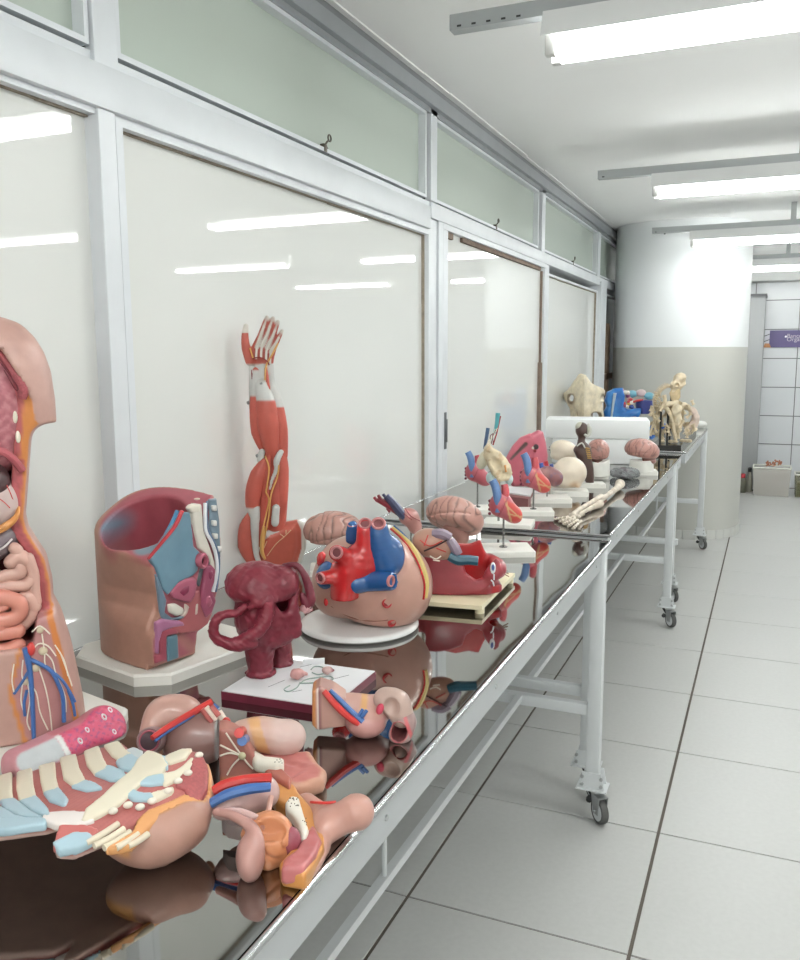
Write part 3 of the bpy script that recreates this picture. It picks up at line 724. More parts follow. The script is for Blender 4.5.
def build_clay():
    F = Frame(258, 672, z=TZ+0.0155)
    t = F.thing('clay_organ_model', 'hollow maroon painted clay organ model with tube handle standing on two legs on the board', 'clay model')
    p = F.p
    s = 0.00185
    # dims by picture: body centre ~ (263,612), cap centre ~ (262,583)
    C = p(266, 612); K = p(258, 586)
    h1 = p(258, 575); 
    fn_d = {}
    def ridges(P): return 0.0024*wob(P*np.array([1, 1, .6], np.float32), 120, 5)+0.0010*wob(P, 420, 12, 1)
    lg1 = p(261, 678, -0.01); lg2 = p(281, 668, 0.035)
    def body(P):
        d = smax(ell(P, C, (0.056, 0.052, 0.075)), (P[:, 2]-(C[2]+0.05)), 0.01)
        d = smin(d, box(P, (C[0]+0.006, C[1], C[2]-0.005), (0.044, 0.042, 0.046), 0.022), 0.02)
        d = smax(d, (C[2]-0.062)-P[:, 2], 0.014)
        # opening at the upper right
        op = ell(P, p(289, 602, -0.05), (0.028, 0.075, 0.022), (0, 25, 0)); d = sub(d, op, 0.004)
        hol = ell(P, (C[0]+0.006, C[1], C[2]+0.012), (0.044, 0.038, 0.045)); d = sub(d, hol, 0.004)
        l1 = cap(P, (lg1[0], lg1[1], 0.004), p(259, 640, -0.01), 0.0225, 0.028)
        l1 = smin(l1, np.maximum(cyl(P, (lg1[0], lg1[1], 0), (lg1[0], lg1[1], 0.006), 0.028), -0.1), 0.006)
        l2 = smin(cap(P, (lg2[0], lg2[1], 0.0), p(280, 640, 0.035), 0.018, 0.02), cyl(P, (lg2[0], lg2[1], 0), (lg2[0], lg2[1], 0.006), 0.024), 0.006)
        d = un(d, l1, l2, k=0.01)
        # vertical ridge and knob
        d = smin(d, path(P, [p(268, 600, -0.052), p(262, 622, -0.052), p(258, 640, -0.045)], [0.012, 0.009, 0.005]), 0.01)
        d = smin(d, path(P, [p(297, 590, -0.02), p(293, 605, -0.03), p(296, 620, -0.03), p(297, 633, -0.03)], [0.006, 0.009, 0.009, 0.008]), 0.008)
        return np.maximum(d+ridges(P), -P[:, 2])
    organ('body', body, (C[0]-0.09, C[1]-0.085, -0.003), (C[0]+0.09, C[1]+0.085, C[2]+0.07), 0.003, (124, 28, 48), clay(), t)
    def cap_(P):
        d = ell(P, (K[0]+0.003, K[1], K[2]), (0.062, 0.058, 0.044), (0, 8, 0)); d = smin(d, ell(P, p(286, 582, -0.01), (0.022, 0.034, 0.026)), 0.02)
        d = smax(d, -(P[:, 2]-(K[2]-0.022-0.18*(P[:, 0]-K[0])*0)), 0.016)
        d = smin(d, path(P, [p(250, 607, -0.05), p(262, 603, -0.056), p(272, 600, -0.05)], [0.006, 0.009, 0.008]), 0.008)
        g = np.exp(-((P[:, 0]-K[0]-0.04)/0.03)**2)
        return sub(d, ell(P, (K[0], K[1], K[2]-0.03), (0.05, 0.045, 0.035)), 0.004)+ridges(P)+g*0.001*wob(P, 620, 9, 1)
    organ('dome', cap_, (K[0]-0.09, K[1]-0.085, K[2]-0.05), (K[0]+0.10, K[1]+0.08, K[2]+0.06), 0.003, (128, 32, 50), clay(), t)
    hp = [p(245, 607, -0.045), p(236, 613, -0.052), p(222, 615, -0.058), p(214, 625, -0.06), p(215, 637, -0.06), p(226, 643, -0.06), p(240, 645, -0.062), p(253, 643, -0.058)]
    def hand(P):
        d = path(P, hp, [0.0075, 0.007, 0.0075, 0.0078, 0.0085, 0.010, 0.0115, 0.0105])
        d = smin(d, path(P, [p(268, 604, -0.055), p(266, 620, -0.06), p(256, 633, -0.062), p(238, 641, -0.062)], [0.011, 0.011, 0.011, 0.009]), 0.006)
        th = P[:, 2]*700+P[:, 0]*500
        return d+0.0006*np.sin(th)+ridges(P)*0.6
    organ('tube_handle', hand, (hp[3][0]-0.03, -0.09, hp[5][2]-0.03), (C[0]+0.03, -0.02, C[2]+0.06), 0.0025, (134, 32, 52), clay(), t)
    rp = [p(284, 566, -0.0), p(296, 565, -0.01), p(304, 574, -0.015), p(309, 588, -0.018), p(311, 600, -0.02), p(307, 606, -0.02), p(302, 595, -0.02)]
    organ('curved_tube', lambda P: path(P, rp, [0.005, 0.0055, 0.0065, 0.008, 0.0085, 0.008, 0.005])+0.0008*wob(P, 300, 4), (rp[0][0]-0.01, -0.06, rp[4][2]-0.03), (rp[4][0]+0.02, 0.03, rp[0][2]+0.02), 0.0025, (116, 32, 50), clay(), t)
    q = p(306, 608, -0.02)
    organ('pink_cluster', lambda P: sph(P, q, 0.010)+0.003*wob(P, 500, 8, 2), (q[0]-0.02, q[1]-0.02, q[2]-0.02), (q[0]+0.02, q[1]+0.02, q[2]+0.02), 0.0015, (206, 150, 152), clay(), t)
build_clay()
def build_bigheart():
    F = Frame(360, 628)
    t = F.thing('heart_model', 'giant pink heart model with red and blue vessels on round white base', 'anatomical model')
    g0 = F.g(300, 618, 0); g1 = F.g(420, 630, 0)
    cx = (F.g(301, 617)[0]+F.g(420, 627)[0])/2; rr = (F.g(420, 627)[0]-F.g(301, 617)[0])/2*0.985
    cy = 0.012
    MB().lathe([(rr*0.90, 0), (rr*0.97, 0.002), (rr, 0.006), (rr*0.995, 0.010), (rr*0.96, 0.0145), (rr*0.90, 0.0152), (0.02, 0.0152)], 64, c=(cx, cy, 0)).build('round_base', mat('white_glossy_base', (228, 228, 226), rough=0.25, coat=0.3), t)
    p = F.p
    B = p(371, 579, 0.01)
    R = 0.115
    def body(P):
        d = ell(P, (B[0], B[1], B[2]), (0.122, 0.098, 0.094), (0, 22, 0))
        d = smin(d, ell(P, p(392, 585, 0.0), (0.085, 0.08, 0.094)), 0.03)
        d = smin(d, ell(P, p(335, 590, 0.01), (0.05, 0.06, 0.055)), 0.03)
        d = smax(d, 0.0157-P[:, 2], 0.006)
        d = d-0.003*np.exp(-((P[:, 0]-0.9*(P[:, 2]-B[2])-B[0]-0.04)/0.008)**2)*0.6
        return d
    def col(P):
        st = lt(np.abs(poly2(P, [(q[0], q[2]) for q in (p(396, 520), p(412, 540), p(427, 560), p(430, 580), p(425, 600), p(440, 600), p(440, 520))])-0.0), 0.003, 0.002)
        dx = P[:, 0]-p(405, 540)[0]
        e = lt(p(418, 560)[0]+0.0*P[:, 0], P[:, 0]-0.25*(P[:, 2]-B[2])**2*30, 0.002)
        v = wob(P, 60, 4)
        return mixc((206, 154, 136), (np.clip(v, 0, 1)*0.25, (224, 170, 150)))
    body_o = organ('heart_body', body, (B[0]-0.16, B[1]-0.13, 0.0), (B[0]+0.15, B[1]+0.12, B[2]+0.13), 0.0034, col, gloss(), t)
    def onb(px, py, lift=0.0):
        """point on the front of the body under a picture point"""
        ys = np.linspace(-0.16, 0.06, 111); Q = np.array([p(px, py, y) for y in ys], np.float32); d = body(Q); i = int(np.argmax(d < lift)) if (d < lift).any() else int(np.argmin(d))
        return tuple(Q[i])
    red = mat('vessel_red', (196, 22, 26), rough=0.16, coat=0.5); blue = mat('vessel_blue', (22, 84, 146), rough=0.16, coat=0.5)
    yl = mat('fat_yellow', (226, 200, 110), rough=0.4)
    # red left atrium and aorta
    c1 = onb(362, 560); y1 = c1[1]
    def redf(P):
        d = ell(P, p(358, 565, y1+0.0), (0.056, 0.034, 0.042), (0, -28, 0))
        d = smin(d, path(P, [p(348, 572, y1-0.004), p(345, 588, y1-0.008), p(344, 604, y1-0.008)], [0.034, 0.031, 0.028]), 0.015)
        d = smin(d, cap(P, p(352, 560, y1-0.01), p(337, 553, y1-0.035), 0.020, 0.0165), 0.01)
        d = smin(d, cap(P, p(345, 575, y1-0.01), p(322, 578, y1-0.03), 0.017, 0.0135), 0.01)
        d = smin(d, path(P, [p(362, 560, y1-0.005), p(365, 545, y1-0.012), p(365, 528, y1-0.012)], [0.03, 0.020, 0.017]), 0.015)
        d = smin(d, ell(P, p(350, 592, y1-0.002), (0.02, 0.02, 0.02)), 0.01)
        d = smax(d, p(344, 597, y1)[2]-P[:, 2], 0.003)
        for c, r in ((p(336, 552, y1-0.046), 0.0095), (p(319.5, 578, y1-0.040), 0.008), (p(365, 524.5, y1-0.020), 0.0095)): d = sub(d, sph(P, c, r), 0.002)
        return d
    q = p(355, 560, y1)
    organ('red_atrium', redf, (q[0]-0.11, q[1]-0.08, q[2]-0.10), (q[0]+0.08, q[1]+0.07, q[2]+0.10), 0.003, (196, 22, 26), red, t)
    def bluef(P):
        d = path(P, [p(378, 530, y1-0.012), p(380, 545, y1-0.01), p(384, 560, y1+0.0)], [0.022, 0.027, 0.034])
        d = smin(d, ell(P, p(388, 556, y1+0.004), (0.035, 0.035, 0.045)), 0.015)
        d = smin(d, cap(P, p(352, 537, y1+0.02), p(353, 527, y1+0.012), 0.016, 0.013), 0.01)
        d = sub(d, sph(P, p(378, 523, y1-0.024), 0.0115), 0.002)
        return d
    organ('blue_artery', bluef, (q[0]-0.02, q[1]-0.08, q[2]-0.05), (q[0]+0.12, q[1]+0.08, q[2]+0.11), 0.003, (22, 84, 146), blue, t)
    y2 = onb(378, 580)[1]
    organ('blue_vein', lambda P: sub(smin(cap(P, p(362, 581, y2+0.012), p(389, 581, y2-0.016), 0.023, 0.0205), ell(P, p(356, 582, y2+0.01), (0.025, 0.03, 0.024)), 0.01), cyl(P, p(384, 581, y2-0.012), p(400, 581, y2-0.026), 0.014), 0.002),
          (p(350, 581, y2)[0]-0.03, y2-0.05, p(370, 581, y2)[2]-0.04), (p(395, 581, y2)[0]+0.04, y2+0.05, p(370, 581, y2)[2]+0.04), 0.0028, (22, 84, 146), blue, t)
    cs = onb(326, 583); organ('blue_sinus', lambda P: ell(P, (cs[0]+0.008, cs[1]+0.02, cs[2]+0.012), (0.03, 0.035, 0.034), (0, 30, 0)), (cs[0]-0.04, cs[1]-0.03, cs[2]-0.04), (cs[0]+0.05, cs[1]+0.07, cs[2]+0.06), 0.003, (22, 84, 146), blue, t)
    # vessel mouths: pink rims
    rim = mat('vessel_rim', (206, 130, 130), rough=0.3); ins = mat('vessel_inside', (120, 60, 64), rough=0.5)
    for i, (c, r) in enumerate(((p(336.5, 552.5, y1-0.052), 0.0135), (p(320, 578, y1-0.044), 0.0115), (p(365, 523.5, y1-0.018), 0.0135), (p(378.5, 523.5, y1-0.024), 0.015), (p(352.5, 524.5, y1+0.01), 0.011), (p(391, 581, y2-0.034), 0.012), (onb(387, 603, 0.001), 0.011), (onb(392, 623, 0.001), 0.0095))):
        d = Vector(((-0.35, -0.9, 0.25), (-0.6, -0.8, 0.0), (-0.05, -0.75, 0.65), (0, -0.7, 0.7), (-0.1, -0.4, 0.9), (0.8, -0.6, 0), (0.4, -0.9, 0.1), (0.4, -0.8, -0.4))[i]).normalized()
        M = Matrix.Translation(c) @ d.to_track_quat('Z', 'Y').to_matrix().to_4x4()
        o = MB().lathe([(r*0.66, -0.003), (r*0.7, 0.0015), (r*0.86, 0.003), (r, 0.0015), (r*0.98, -0.003)], 20, M=M).build('vessel_mouth', rim if i < 6 else mat('rim_red', (190, 30, 34), rough=0.3), t)
        MB().lathe([(r*0.67, -0.002), (r*0.64, -0.001)], 16, M=M).build('mouth_inside', ins if i < 6 else mat('inside_red', (150, 40, 44), rough=0.4), o)
    # yellow fat seam with red and blue vessel down the right side
    b = MB(); sp_ = [(394, 525), (406, 536), (417, 551), (424, 566), (428, 581), (427, 596)]
    seam = [onb(x-1.5, y+2, 0.002) for x, y in sp_]
    b.tube(seam, [0.003, 0.005, 0.007, 0.007, 0.006, 0.004], 8); b.build('fat_seam', yl, t)
    b = MB(); b.tube([onb(x-3.5, y+3.5, 0.003) for x, y in sp_], 0.0022, 6); b.build('surface_artery', red, t)
    b = MB(); b.tube([onb(x-0.5, y+0.5, 0.003) for x, y in sp_], 0.0022, 6); b.build('surface_vein', blue, t)
    b = MB(); b.tube([onb(331, 606, 0.001), onb(350, 617, 0.001), onb(370, 621, 0.001), onb(388, 620, 0.001)], 0.0016, 6); b.build('seam_line', mat('seam_dark', (150, 96, 80)), t)
    MB().ball(onb(322, 560, 0.0), (0.012, 0.012, 0.018)).build('red_patch', red, t); MB().ball(onb(326, 602, 0.0), (0.005, 0.006, 0.009)).build('red_patch', red, t)
build_bigheart()
def bb(c, h): h = (h,)*3 if np.isscalar(h) else h; return tuple(c[i]-h[i] for i in range(3)), tuple(c[i]+h[i] for i in range(3))
RED = (204, 44, 38); BLU = (58, 104, 170); NRV = (232, 222, 206)
def m_red(): return mat('model_artery_red', RED, rough=0.3, coat=0.2)
def m_blu(): return mat('model_vein_blue', BLU, rough=0.3, coat=0.2)
def m_nrv(): return mat('model_nerve_cream', NRV, rough=0.4)
def tubes(name, lst, r, m, parent, seg=8, sm=4):
    for pts in lst:
        MB().tube(pts, r if not isinstance(r, (list, tuple)) or len(r) == len(pts) else r[0], seg, sm=sm).build(name, m, parent)

def build_torso():
    F = Frame(40, 740, turn=0)
    t = F.thing('torso_model', 'large open torso model with exposed organs and arm stump at the left edge', 'anatomical model')
    p = F.p
    # white base slab under it
    c1 = Vector(F.g(136, 722)[:2]); c0 = Vector(F.g(0, 778)[:2]); d = (c0-c1).normalized(); n = Vector((d.y, -d.x))
    if n.y < 0: n = -n
    L = 0.36; W = 0.22; cp = [c1, c1+d*L, c1+d*L+n*W, c1+n*W]
    cp = [cp[0]+d*0.02, cp[1], cp[2], cp[3], cp[0]+n*0.02]
    slab('base', [tuple(q) for q in cp], 0, 0.02, t)
    zb = 0.02; xc = p(-75, 500, 0)[0]; sil = [(56, 752), (86, 716), (84, 700), (78, 670), (71, 640), (62, 612), (54, 597), (53, 580), (47, 556), (37, 541), (29, 528), (26, 515), (28, 490), (31, 450), (33, 427), (34, 400), (22, 365), (4, 340), (-18, 326), (-40, 318)]
    S = np.array([p(x, y, 0.0) for x, y in sil]); S[0] = S[1]; S[0, 2] = 0.0
    zz = S[:, 2][1:]; ww = np.abs(S[:, 0]-xc)[1:]
    o = np.argsort(zz); zz = zz[o]; ww = ww[o]
    def wid(z): return np.interp(z, zz, ww).astype(np.float32)
    top = p(-40, 318, 0)[2]; ycut = -0.015
    def trunk(P):
        z = P[:, 2]; a = wid(z); b = 0.095+0.0*z
        x = np.abs(P[:, 0]-xc); y = P[:, 1]-0.02
        q = (np.abs(x/a)**2.6+np.abs(y/b)**2.6+1e-9)**(1/2.6)
        d = (q-1)*np.minimum(a, b)*0.95
        return smax(d, z-(top+0.03), 0.02)
    sh = p(18, 352, 0.03); el = p(41, 432, 0.03)
    def arm(P):
        Q = P.copy(); Q[:, 0] = np.abs(P[:, 0]-xc)+xc
        a = path(Q, [p(-22, 344, 0.03), p(4, 348, 0.03), p(22, 376, 0.03), p(34, 450, 0.03)], [0.04, 0.042, 0.040, 0.033])
        return smax(a, -plane(Q, p(45, 421, 0.03), (0.12, 0.1, 1.0)), 0.002)
    zthigh = p(50, 601, 0)[2]
    zcr = p(30, 660, 0)[2]
    XB = [p(*q, ycut) for q in ((30, 760), (60, 560), (60, 440), (34, 420), (32, 402), (26, 388), (14, 369), (2, 351), (-20, 335), (-75, 330))]; XB = sorted((q[2], q[0]-xc) for q in XB)
    def xb(P): return np.interp(P[:, 2], [q[0] for q in XB], [q[1] for q in XB]).astype(np.float32)-np.abs(P[:, 0]-xc)
    def fn(P):
        d = smin(trunk(P), arm(P), 0.03)
        Q = P.copy(); Q[:, 0] = np.abs(P[:, 0]-xc)
        d = sub(d, ell(Q, (0.0, 0.0, -0.02), (0.016, 0.2, zcr-0.02)), 0.02)      # between the thighs
        d = sub(d, np.maximum(np.maximum(P[:, 1]-ycut, -xb(P)*0.7), zthigh-0.012-P[:, 2]), 0.003)
        d = np.maximum(d, (-0.055+0.0*P[:, 2])-P[:, 1])
        ta = wid(P[:, 2]); x = np.abs(P[:, 0]-xc)
        inner = np.maximum(x-(ta-0.024), 0.022-xb(P)); cav = smax(inner, P[:, 1]-0.05, 0.02); cav = np.maximum(cav, (zcr+0.035)-P[:, 2]); cav = np.maximum(cav, P[:, 2]-(top-0.06))
        d = sub(d, cav, 0.003)
        return np.maximum(d, zb-P[:, 2])
    def col(P):
        ta = wid(P[:, 2]); x = np.abs(P[:, 0]-xc); e = np.minimum(ta-x, xb(P)+0.004)
        face = (xb(P) > 0)*lt(P[:, 1], ycut+0.002, 0.001)*lt(zthigh-0.012, P[:, 2], 0.002)
        ar = lt(arm(P), -0.001, 0.002)*lt(-trunk(P), 0.001, 0.004)
        cav = lt(ycut+0.003, P[:, 1])*lt(trunk(P), -0.012, 0.002)*lt(zcr, P[:, 2], .003)
        musr = lt(0.0085+0.006*(P[:, 2] > p(0, 460, 0)[2]), e, 0.001)
        lines = 0.35*(np.abs(np.mod(e*300, 1.6)-0.8) < 0.18)
        th = lt(P[:, 2], zthigh-0.010, 0.001)*lt(P[:, 1], -0.0, 0.01)
        fa = np.abs(P[:, 0]-(np.interp(P[:, 2], [p(60, 735)[2], p(75, 716)[2], p(65, 670)[2], p(50, 610)[2]], [p(78, 735)[0], p(76, 716)[0], p(65, 670)[0], p(49, 610)[0]])))
        fl = P[:, 0]-(np.interp(P[:, 2], [p(30, 748)[2], p(20, 715)[2], p(9, 680)[2], p(8, 640)[2]], [p(31, 748)[0], p(21, 715)[0], p(10, 680)[0], p(20, 640)[0]]))
        inner = th*lt(P[:, 0], np.interp(P[:, 2], [p(60, 735)[2], p(75, 716)[2], p(65, 670)[2], p(50, 610)[2]], [p(76, 735)[0], p(74, 716)[0], p(63, 670)[0], p(48, 610)[0]]).astype(np.float32))*lt(0, fl)
        return mixc(SKINP, (face, (224, 138, 56)), (face*musr, (196, 92, 96)), (face*musr*lines, (120, 40, 50)), (cav, (128, 44, 46)), (inner, (198, 136, 134)), (th*lt(fa, 0.0045), (222, 128, 40)), (th*lt(np.abs(fl), 0.003), (226, 140, 60)), (lt(P[:, 2], p(30, 620)[2])*lt(p(20, 652)[2], P[:, 2])*cav, (92, 28, 26)))
    lo = (2*xc-p(70, 420)[0]-0.03, -0.07, 0.0); hi = (p(94, 720)[0]+0.02, 0.14, top+0.06)
    organ('body_wall', fn, lo, hi, 0.0042, col, paint(), t)
    # neck
    MB().lathe([(0.055, 0), (0.05, 0.03), (0.052, 0.06)], 24, c=(xc, 0.03, top+0.01)).build('neck', mat('skin_pink', SKINP, rough=0.45), t)
    E = lambda name, c, r, col, rot=None, ns=0.0, h=0.0032, mt=None, extra=None: organ(name, (lambda P: ell(P, c, r, rot)+(ns*wob(P, 90, 7) if ns else 0)) if extra is None else extra, *bb(c, max(r)*1.1+0.006), h, col, mt or gloss(), t)
    def lungc(P): w = wob(P, 420, 2, 2); return mixc((198, 118, 128), (lt(w, -0.25, .1)*0.35, (150, 70, 84)), (lt(0.3, w, .1)*0.4, (224, 160, 160)))
    c = p(-18, 408, 0.012); E('lung', c, (0.062, 0.04, 0.115), lungc, (0, 4, 0))
    c2 = (2*xc-c[0], c[1], c[2]); E('lung', c2, (0.062, 0.04, 0.115), lungc, (0, -4, 0))
    tubes('diaphragm_edge', [[p(-60, 462, -0.018), p(-30, 446, -0.034), p(0, 451, -0.036), p(12, 458, -0.03), p(22, 470, -0.018)]], 0.006, mat('muscle_pink', (190, 92, 100), rough=0.4), t)
    # rib ends along the wall
    for x, y in ((0, 378), (8, 393), (15, 417), (18, 437)):
        q = p(x, y, ycut-0.001); MB().ball(q, (0.0035, 0.004, 0.009)).build('rib_end', mat('rib_cream', CREAM, rough=0.5), t)
    for x, y, h in ((19, 478, 0.016), (19, 498, 0.012), (19, 513, 0.008)):
        q = p(x, y, 0.0); MB().box((q[0]-0.007, q[1]-0.01, q[2]-h), (q[0]+0.004, q[1]+0.005, q[2]+h), bev=0.003).build('cut_bone', mat('cut_bone_grey', (198, 200, 190), rough=0.5), t)
    tubes('chest_muscle', [[p(-2, 352, ycut-0.003), p(12, 368, ycut-0.003), p(22, 388, ycut-0.003), p(22, 399, ycut-0.003)]], [0.004, 0.007, 0.009, 0.006], mat('muscle_speckled', (184, 84, 92), rough=0.5, var=0.35, vscale=300), t)
    tubes('chest_muscle_line', [[p(0, 362, ycut-0.009), p(12, 378, ycut-0.010), p(18, 388, ycut-0.011), p(15, 389, ycut-0.011), p(4, 370, ycut-0.009)]], 0.0008, mat('muscle_line', (110, 36, 48)), t, 5)
    c = p(-12, 480, -0.01); E('liver', c, (0.030, 0.03, 0.028), (84, 60, 62), (0, 30, 0)); c = (xc-0.03, -0.005, c[2]+0.005); E('liver', c, (0.075, 0.032, 0.035), (92, 60, 58))
    c = p(-10, 502, 0.0); E('stomach', c, (0.041, 0.035, 0.046), (222, 196, 190), (0, -15, 0))
    tubes('stomach_vessel', [[p(0, 499, -0.036), p(5, 503, -0.034), p(10, 508, -0.03)], [p(4, 480, -0.025), p(10, 492, -0.026), p(13, 500, -0.022)]], 0.0007, m_red(), t, 5)
    tubes('omentum', [[p(19, 506, -0.012), p(16, 517, -0.028), p(6, 526, -0.036), p(-6, 532, -0.036), p(-30, 536, -0.03)]], [0.002, 0.004, 0.006, 0.005, 0.004], mat('fat_orange', (226, 150, 70), rough=0.45), t)
    c = p(-14, 545, -0.004); E('large_bowel', c, (0.045, 0.03, 0.030), (140, 124, 130), (0, -20, 0), 0.002)
    tubes('bowel_band', [[p(-5, 552, -0.036), p(4, 547, -0.035), p(12, 539, -0.026)]], 0.0015, mat('band_pale', (214, 204, 204), rough=0.4), t, 6)
    up = (222, 172, 156); lowc = (226, 142, 122)
    mu = mat('bowel_pale', up, rough=0.3, coat=0.2); ml = mat('bowel_salmon', lowc, rough=0.3, coat=0.2)
    coils = [([(14, 548), (18, 552), (14, 561)], 0.0085), ([(11, 562), (19, 556), (25, 560)], 0.0105), ([(28, 558), (33, 572), (34, 588), (36, 602)], 0.0085), ([(-6, 580), (8, 575), (20, 573), (20, 566)], 0.0095), ([(-10, 589), (8, 586), (26, 585), (31, 580)], 0.0095),
             ([(24, 598), (31, 597), (34, 606)], 0.0105), ([(32, 610), (30, 618), (22, 626)], 0.009)]
    for k, (pts, r) in enumerate(coils):
        q = [p(x, y, -0.022) for x, y in pts]; ctr = np.mean(q, 0); ext_ = np.abs(np.array(q)-ctr).max(0)+r*1.4
        organ('small_bowel', lambda P, q=q, r=r: path(P, q, r)+0.0006*wob(P, 160, k), *bb(ctr, ext_), 0.003, up, mu, t)
    coils = [([(-8, 596), (6, 598), (18, 602), (20, 612), (12, 619), (-2, 620)], 0.0115), ([(0, 609), (6, 606)], 0.006), ([(-10, 634), (6, 633), (18, 631)], 0.0110), ([(-12, 650), (6, 650), (18, 645)], 0.0110), ([(-6, 618), (0, 628), (-10, 640)], 0.010)]
    for k, (pts, r) in enumerate(coils):
        q = [p(x, y, -0.034) for x, y in pts]; ctr = np.mean(q, 0); ext_ = np.abs(np.array(q)-ctr).max(0)+r*1.4
        organ('small_bowel', lambda P, q=q, r=r: path(P, q, r)+0.0006*wob(P, 160, k), *bb(ctr, ext_), 0.003, lowc, ml, t)
    def mass(P):
        return ell(P, mc, (0.12, 0.045, 0.075))+0.010*(1-gyri(P, 55, 3))
    mc = (xc-0.01, 0.012, p(0, 600)[2]); organ('small_bowel', mass, *bb(mc, (0.125, 0.055, 0.085)), 0.0045, up, mu, t)
    # thigh vessels and nerves
    y = -0.056
    v = lambda *q: [p(a, b, y) for a, b in q]
    tubes('vein', [v((25, 648), (28, 660), (30, 672), (32, 696), (34, 740))], [0.0045, 0.0045, 0.004, 0.0035, 0.003], m_blu(), t)
    tubes('vein', [v((29, 659), (40, 664), (51, 671), (58, 683), (63, 698), (64, 722))], 0.0032, m_blu(), t)
    tubes('vein', [v((28, 672), (21, 684), (14, 694)), v((52, 671), (62, 680), (70, 692), (75, 702)), v((27, 690), (24, 704), (25, 716)), v((68, 690), (73, 704), (75, 716))], 0.0022, m_blu(), t)
    MB().ball(p(31, 649, y-0.0), (0.006, 0.006, 0.010)).build('artery_end', m_red(), t)
    tubes('nerve', [v((44, 652), (52, 660), (56, 674), (65, 696), (66, 712)), v((39, 668), (46, 690), (50, 712), (52, 732)), v((26, 682), (36, 692), (40, 712), (48, 730)), v((30, 655), (38, 644), (48, 646), (56, 656)), v((45, 650), (45, 664), (50, 672)), v((23, 660), (22, 676), (26, 684)), v((23, 680), (21, 700), (24, 712)), v((14, 664), (12, 680), (14, 692)), v((60, 652), (66, 668), (72, 686)), v((55, 645), (64, 660), (68, 676)), v((28, 685), (30, 700), (27, 720), (30, 730)), v((32, 632), (40, 626), (50, 634)), v((42, 634), (44, 648))], 0.0011, m_nrv(), t, 6)
    for x, yy, r in ((43, 651, 0.0065), (36, 668, 0.006), (26, 682, 0.005), (40, 630, 0.005)):
        MB().ball(p(x, yy, y+0.001), (r, 0.003, r)).build('lymph_node', mat('node_cream', (206, 190, 160), rough=0.5), t)
build_torso()

def build_lung_piece():
    F = Frame(80, 765, turn=0)
    t = F.thing('lung_slice_model', 'speckled magenta organ piece with grey and white cut end leaning on torso base', 'anatomical model')
    g = F.g
    h = 0.055
    # long wedge: from grey end (10,765) to magenta tip (115,705)
    A_ = g(22, 768, 0.03); B_ = g(106, 726, 0.034)
    ang = math.degrees(math.atan2(B_[1]-A_[1], B_[0]-A_[0])); L = math.hypot(B_[0]-A_[0], B_[1]-A_[1]); c = tuple((np.array(A_)+np.array(B_))/2)
    R = rotm(0, 0, ang)
    def loc_(P): return (P-A(*c)) @ R
    def fn(P):
        Q = loc_(P); w = 0.034+0.10*np.clip(Q[:, 0], -0.1, 0.1)*0.15
        d = box(Q, (0, 0.004, -0.004), (L/2+0.018, 0.028, 0.026), 0.018)
        d = smin(d, sph(Q, (L/2-0.004, 0.0, 0.002), 0.030), 0.02)
        d = smax(d, plane(Q, (0, -0.012, 0.012), (0, -0.75, 0.66)), 0.006)
        return np.maximum(d, 0.022-P[:, 2]-0.03*0)
    def col(P):
        Q = loc_(P); n = plane(Q, (0, -0.012, 0.012), (0, -0.75, 0.66)); f = lt(-0.003, n, 0.0015)
        w = wob(P, 700, 5, 1); w2 = wob(P, 640, 9, 1); ring = lt(0.55, w, 0.05); gy = lt(Q[:, 0], -L*0.13, 0.001); wl = lt(np.abs(Q[:, 0]+L*0.10), 0.004)
        return mixc((204, 116, 128), (f, (206, 62, 104)), (f*lt(0.8, w, 0.05)*0.4, (222, 120, 150)), (f*lt(0.85, w2, .04)*0.6, (96, 60, 120)), (f*lt(w, -0.85, .04)*0.6, (160, 20, 60)), (gy*f, (190, 194, 196)), (wl*f, (226, 226, 222)), (gy*lt(n, -0.002), (208, 140, 150)))
    organ('organ_body', fn, *bb(c, (L/2+0.05, L/2+0.05, 0.05)), 0.0028, col, paint(), t)
    ringm = mat('ring_white', (232, 222, 226), rough=0.35)
    Rm = Matrix.Rotation(math.radians(ang), 3, 'Z')
    nrm = Rm @ Vector((0, -0.75, 0.66))
    for (x, y, r) in ((110, 710, 0.0052), (104, 717, 0.006), (114, 732, 0.005), (87, 730, 0.005), (80, 741, 0.0055)):
        # find the point on the cut face under the picture point
        ts = np.linspace(-0.08, 0.10, 181); Q = np.array([F.p(x, y, q) for q in ts], np.float32); d = fn(Q); i = int(np.argmax(d < 0))
        M = Matrix.Translation(tuple(Q[i])) @ nrm.to_track_quat('Z', 'Y').to_matrix().to_4x4()
        MB().lathe([(r*0.45, 0.0), (r*0.5, 0.0015), (r*0.8, 0.0018), (r, 0.0)], 14, M=M @ Matrix.Scale(0.7, 4, (1, 0, 0))).build('bronchus_ring', ringm, t)
build_lung_piece()

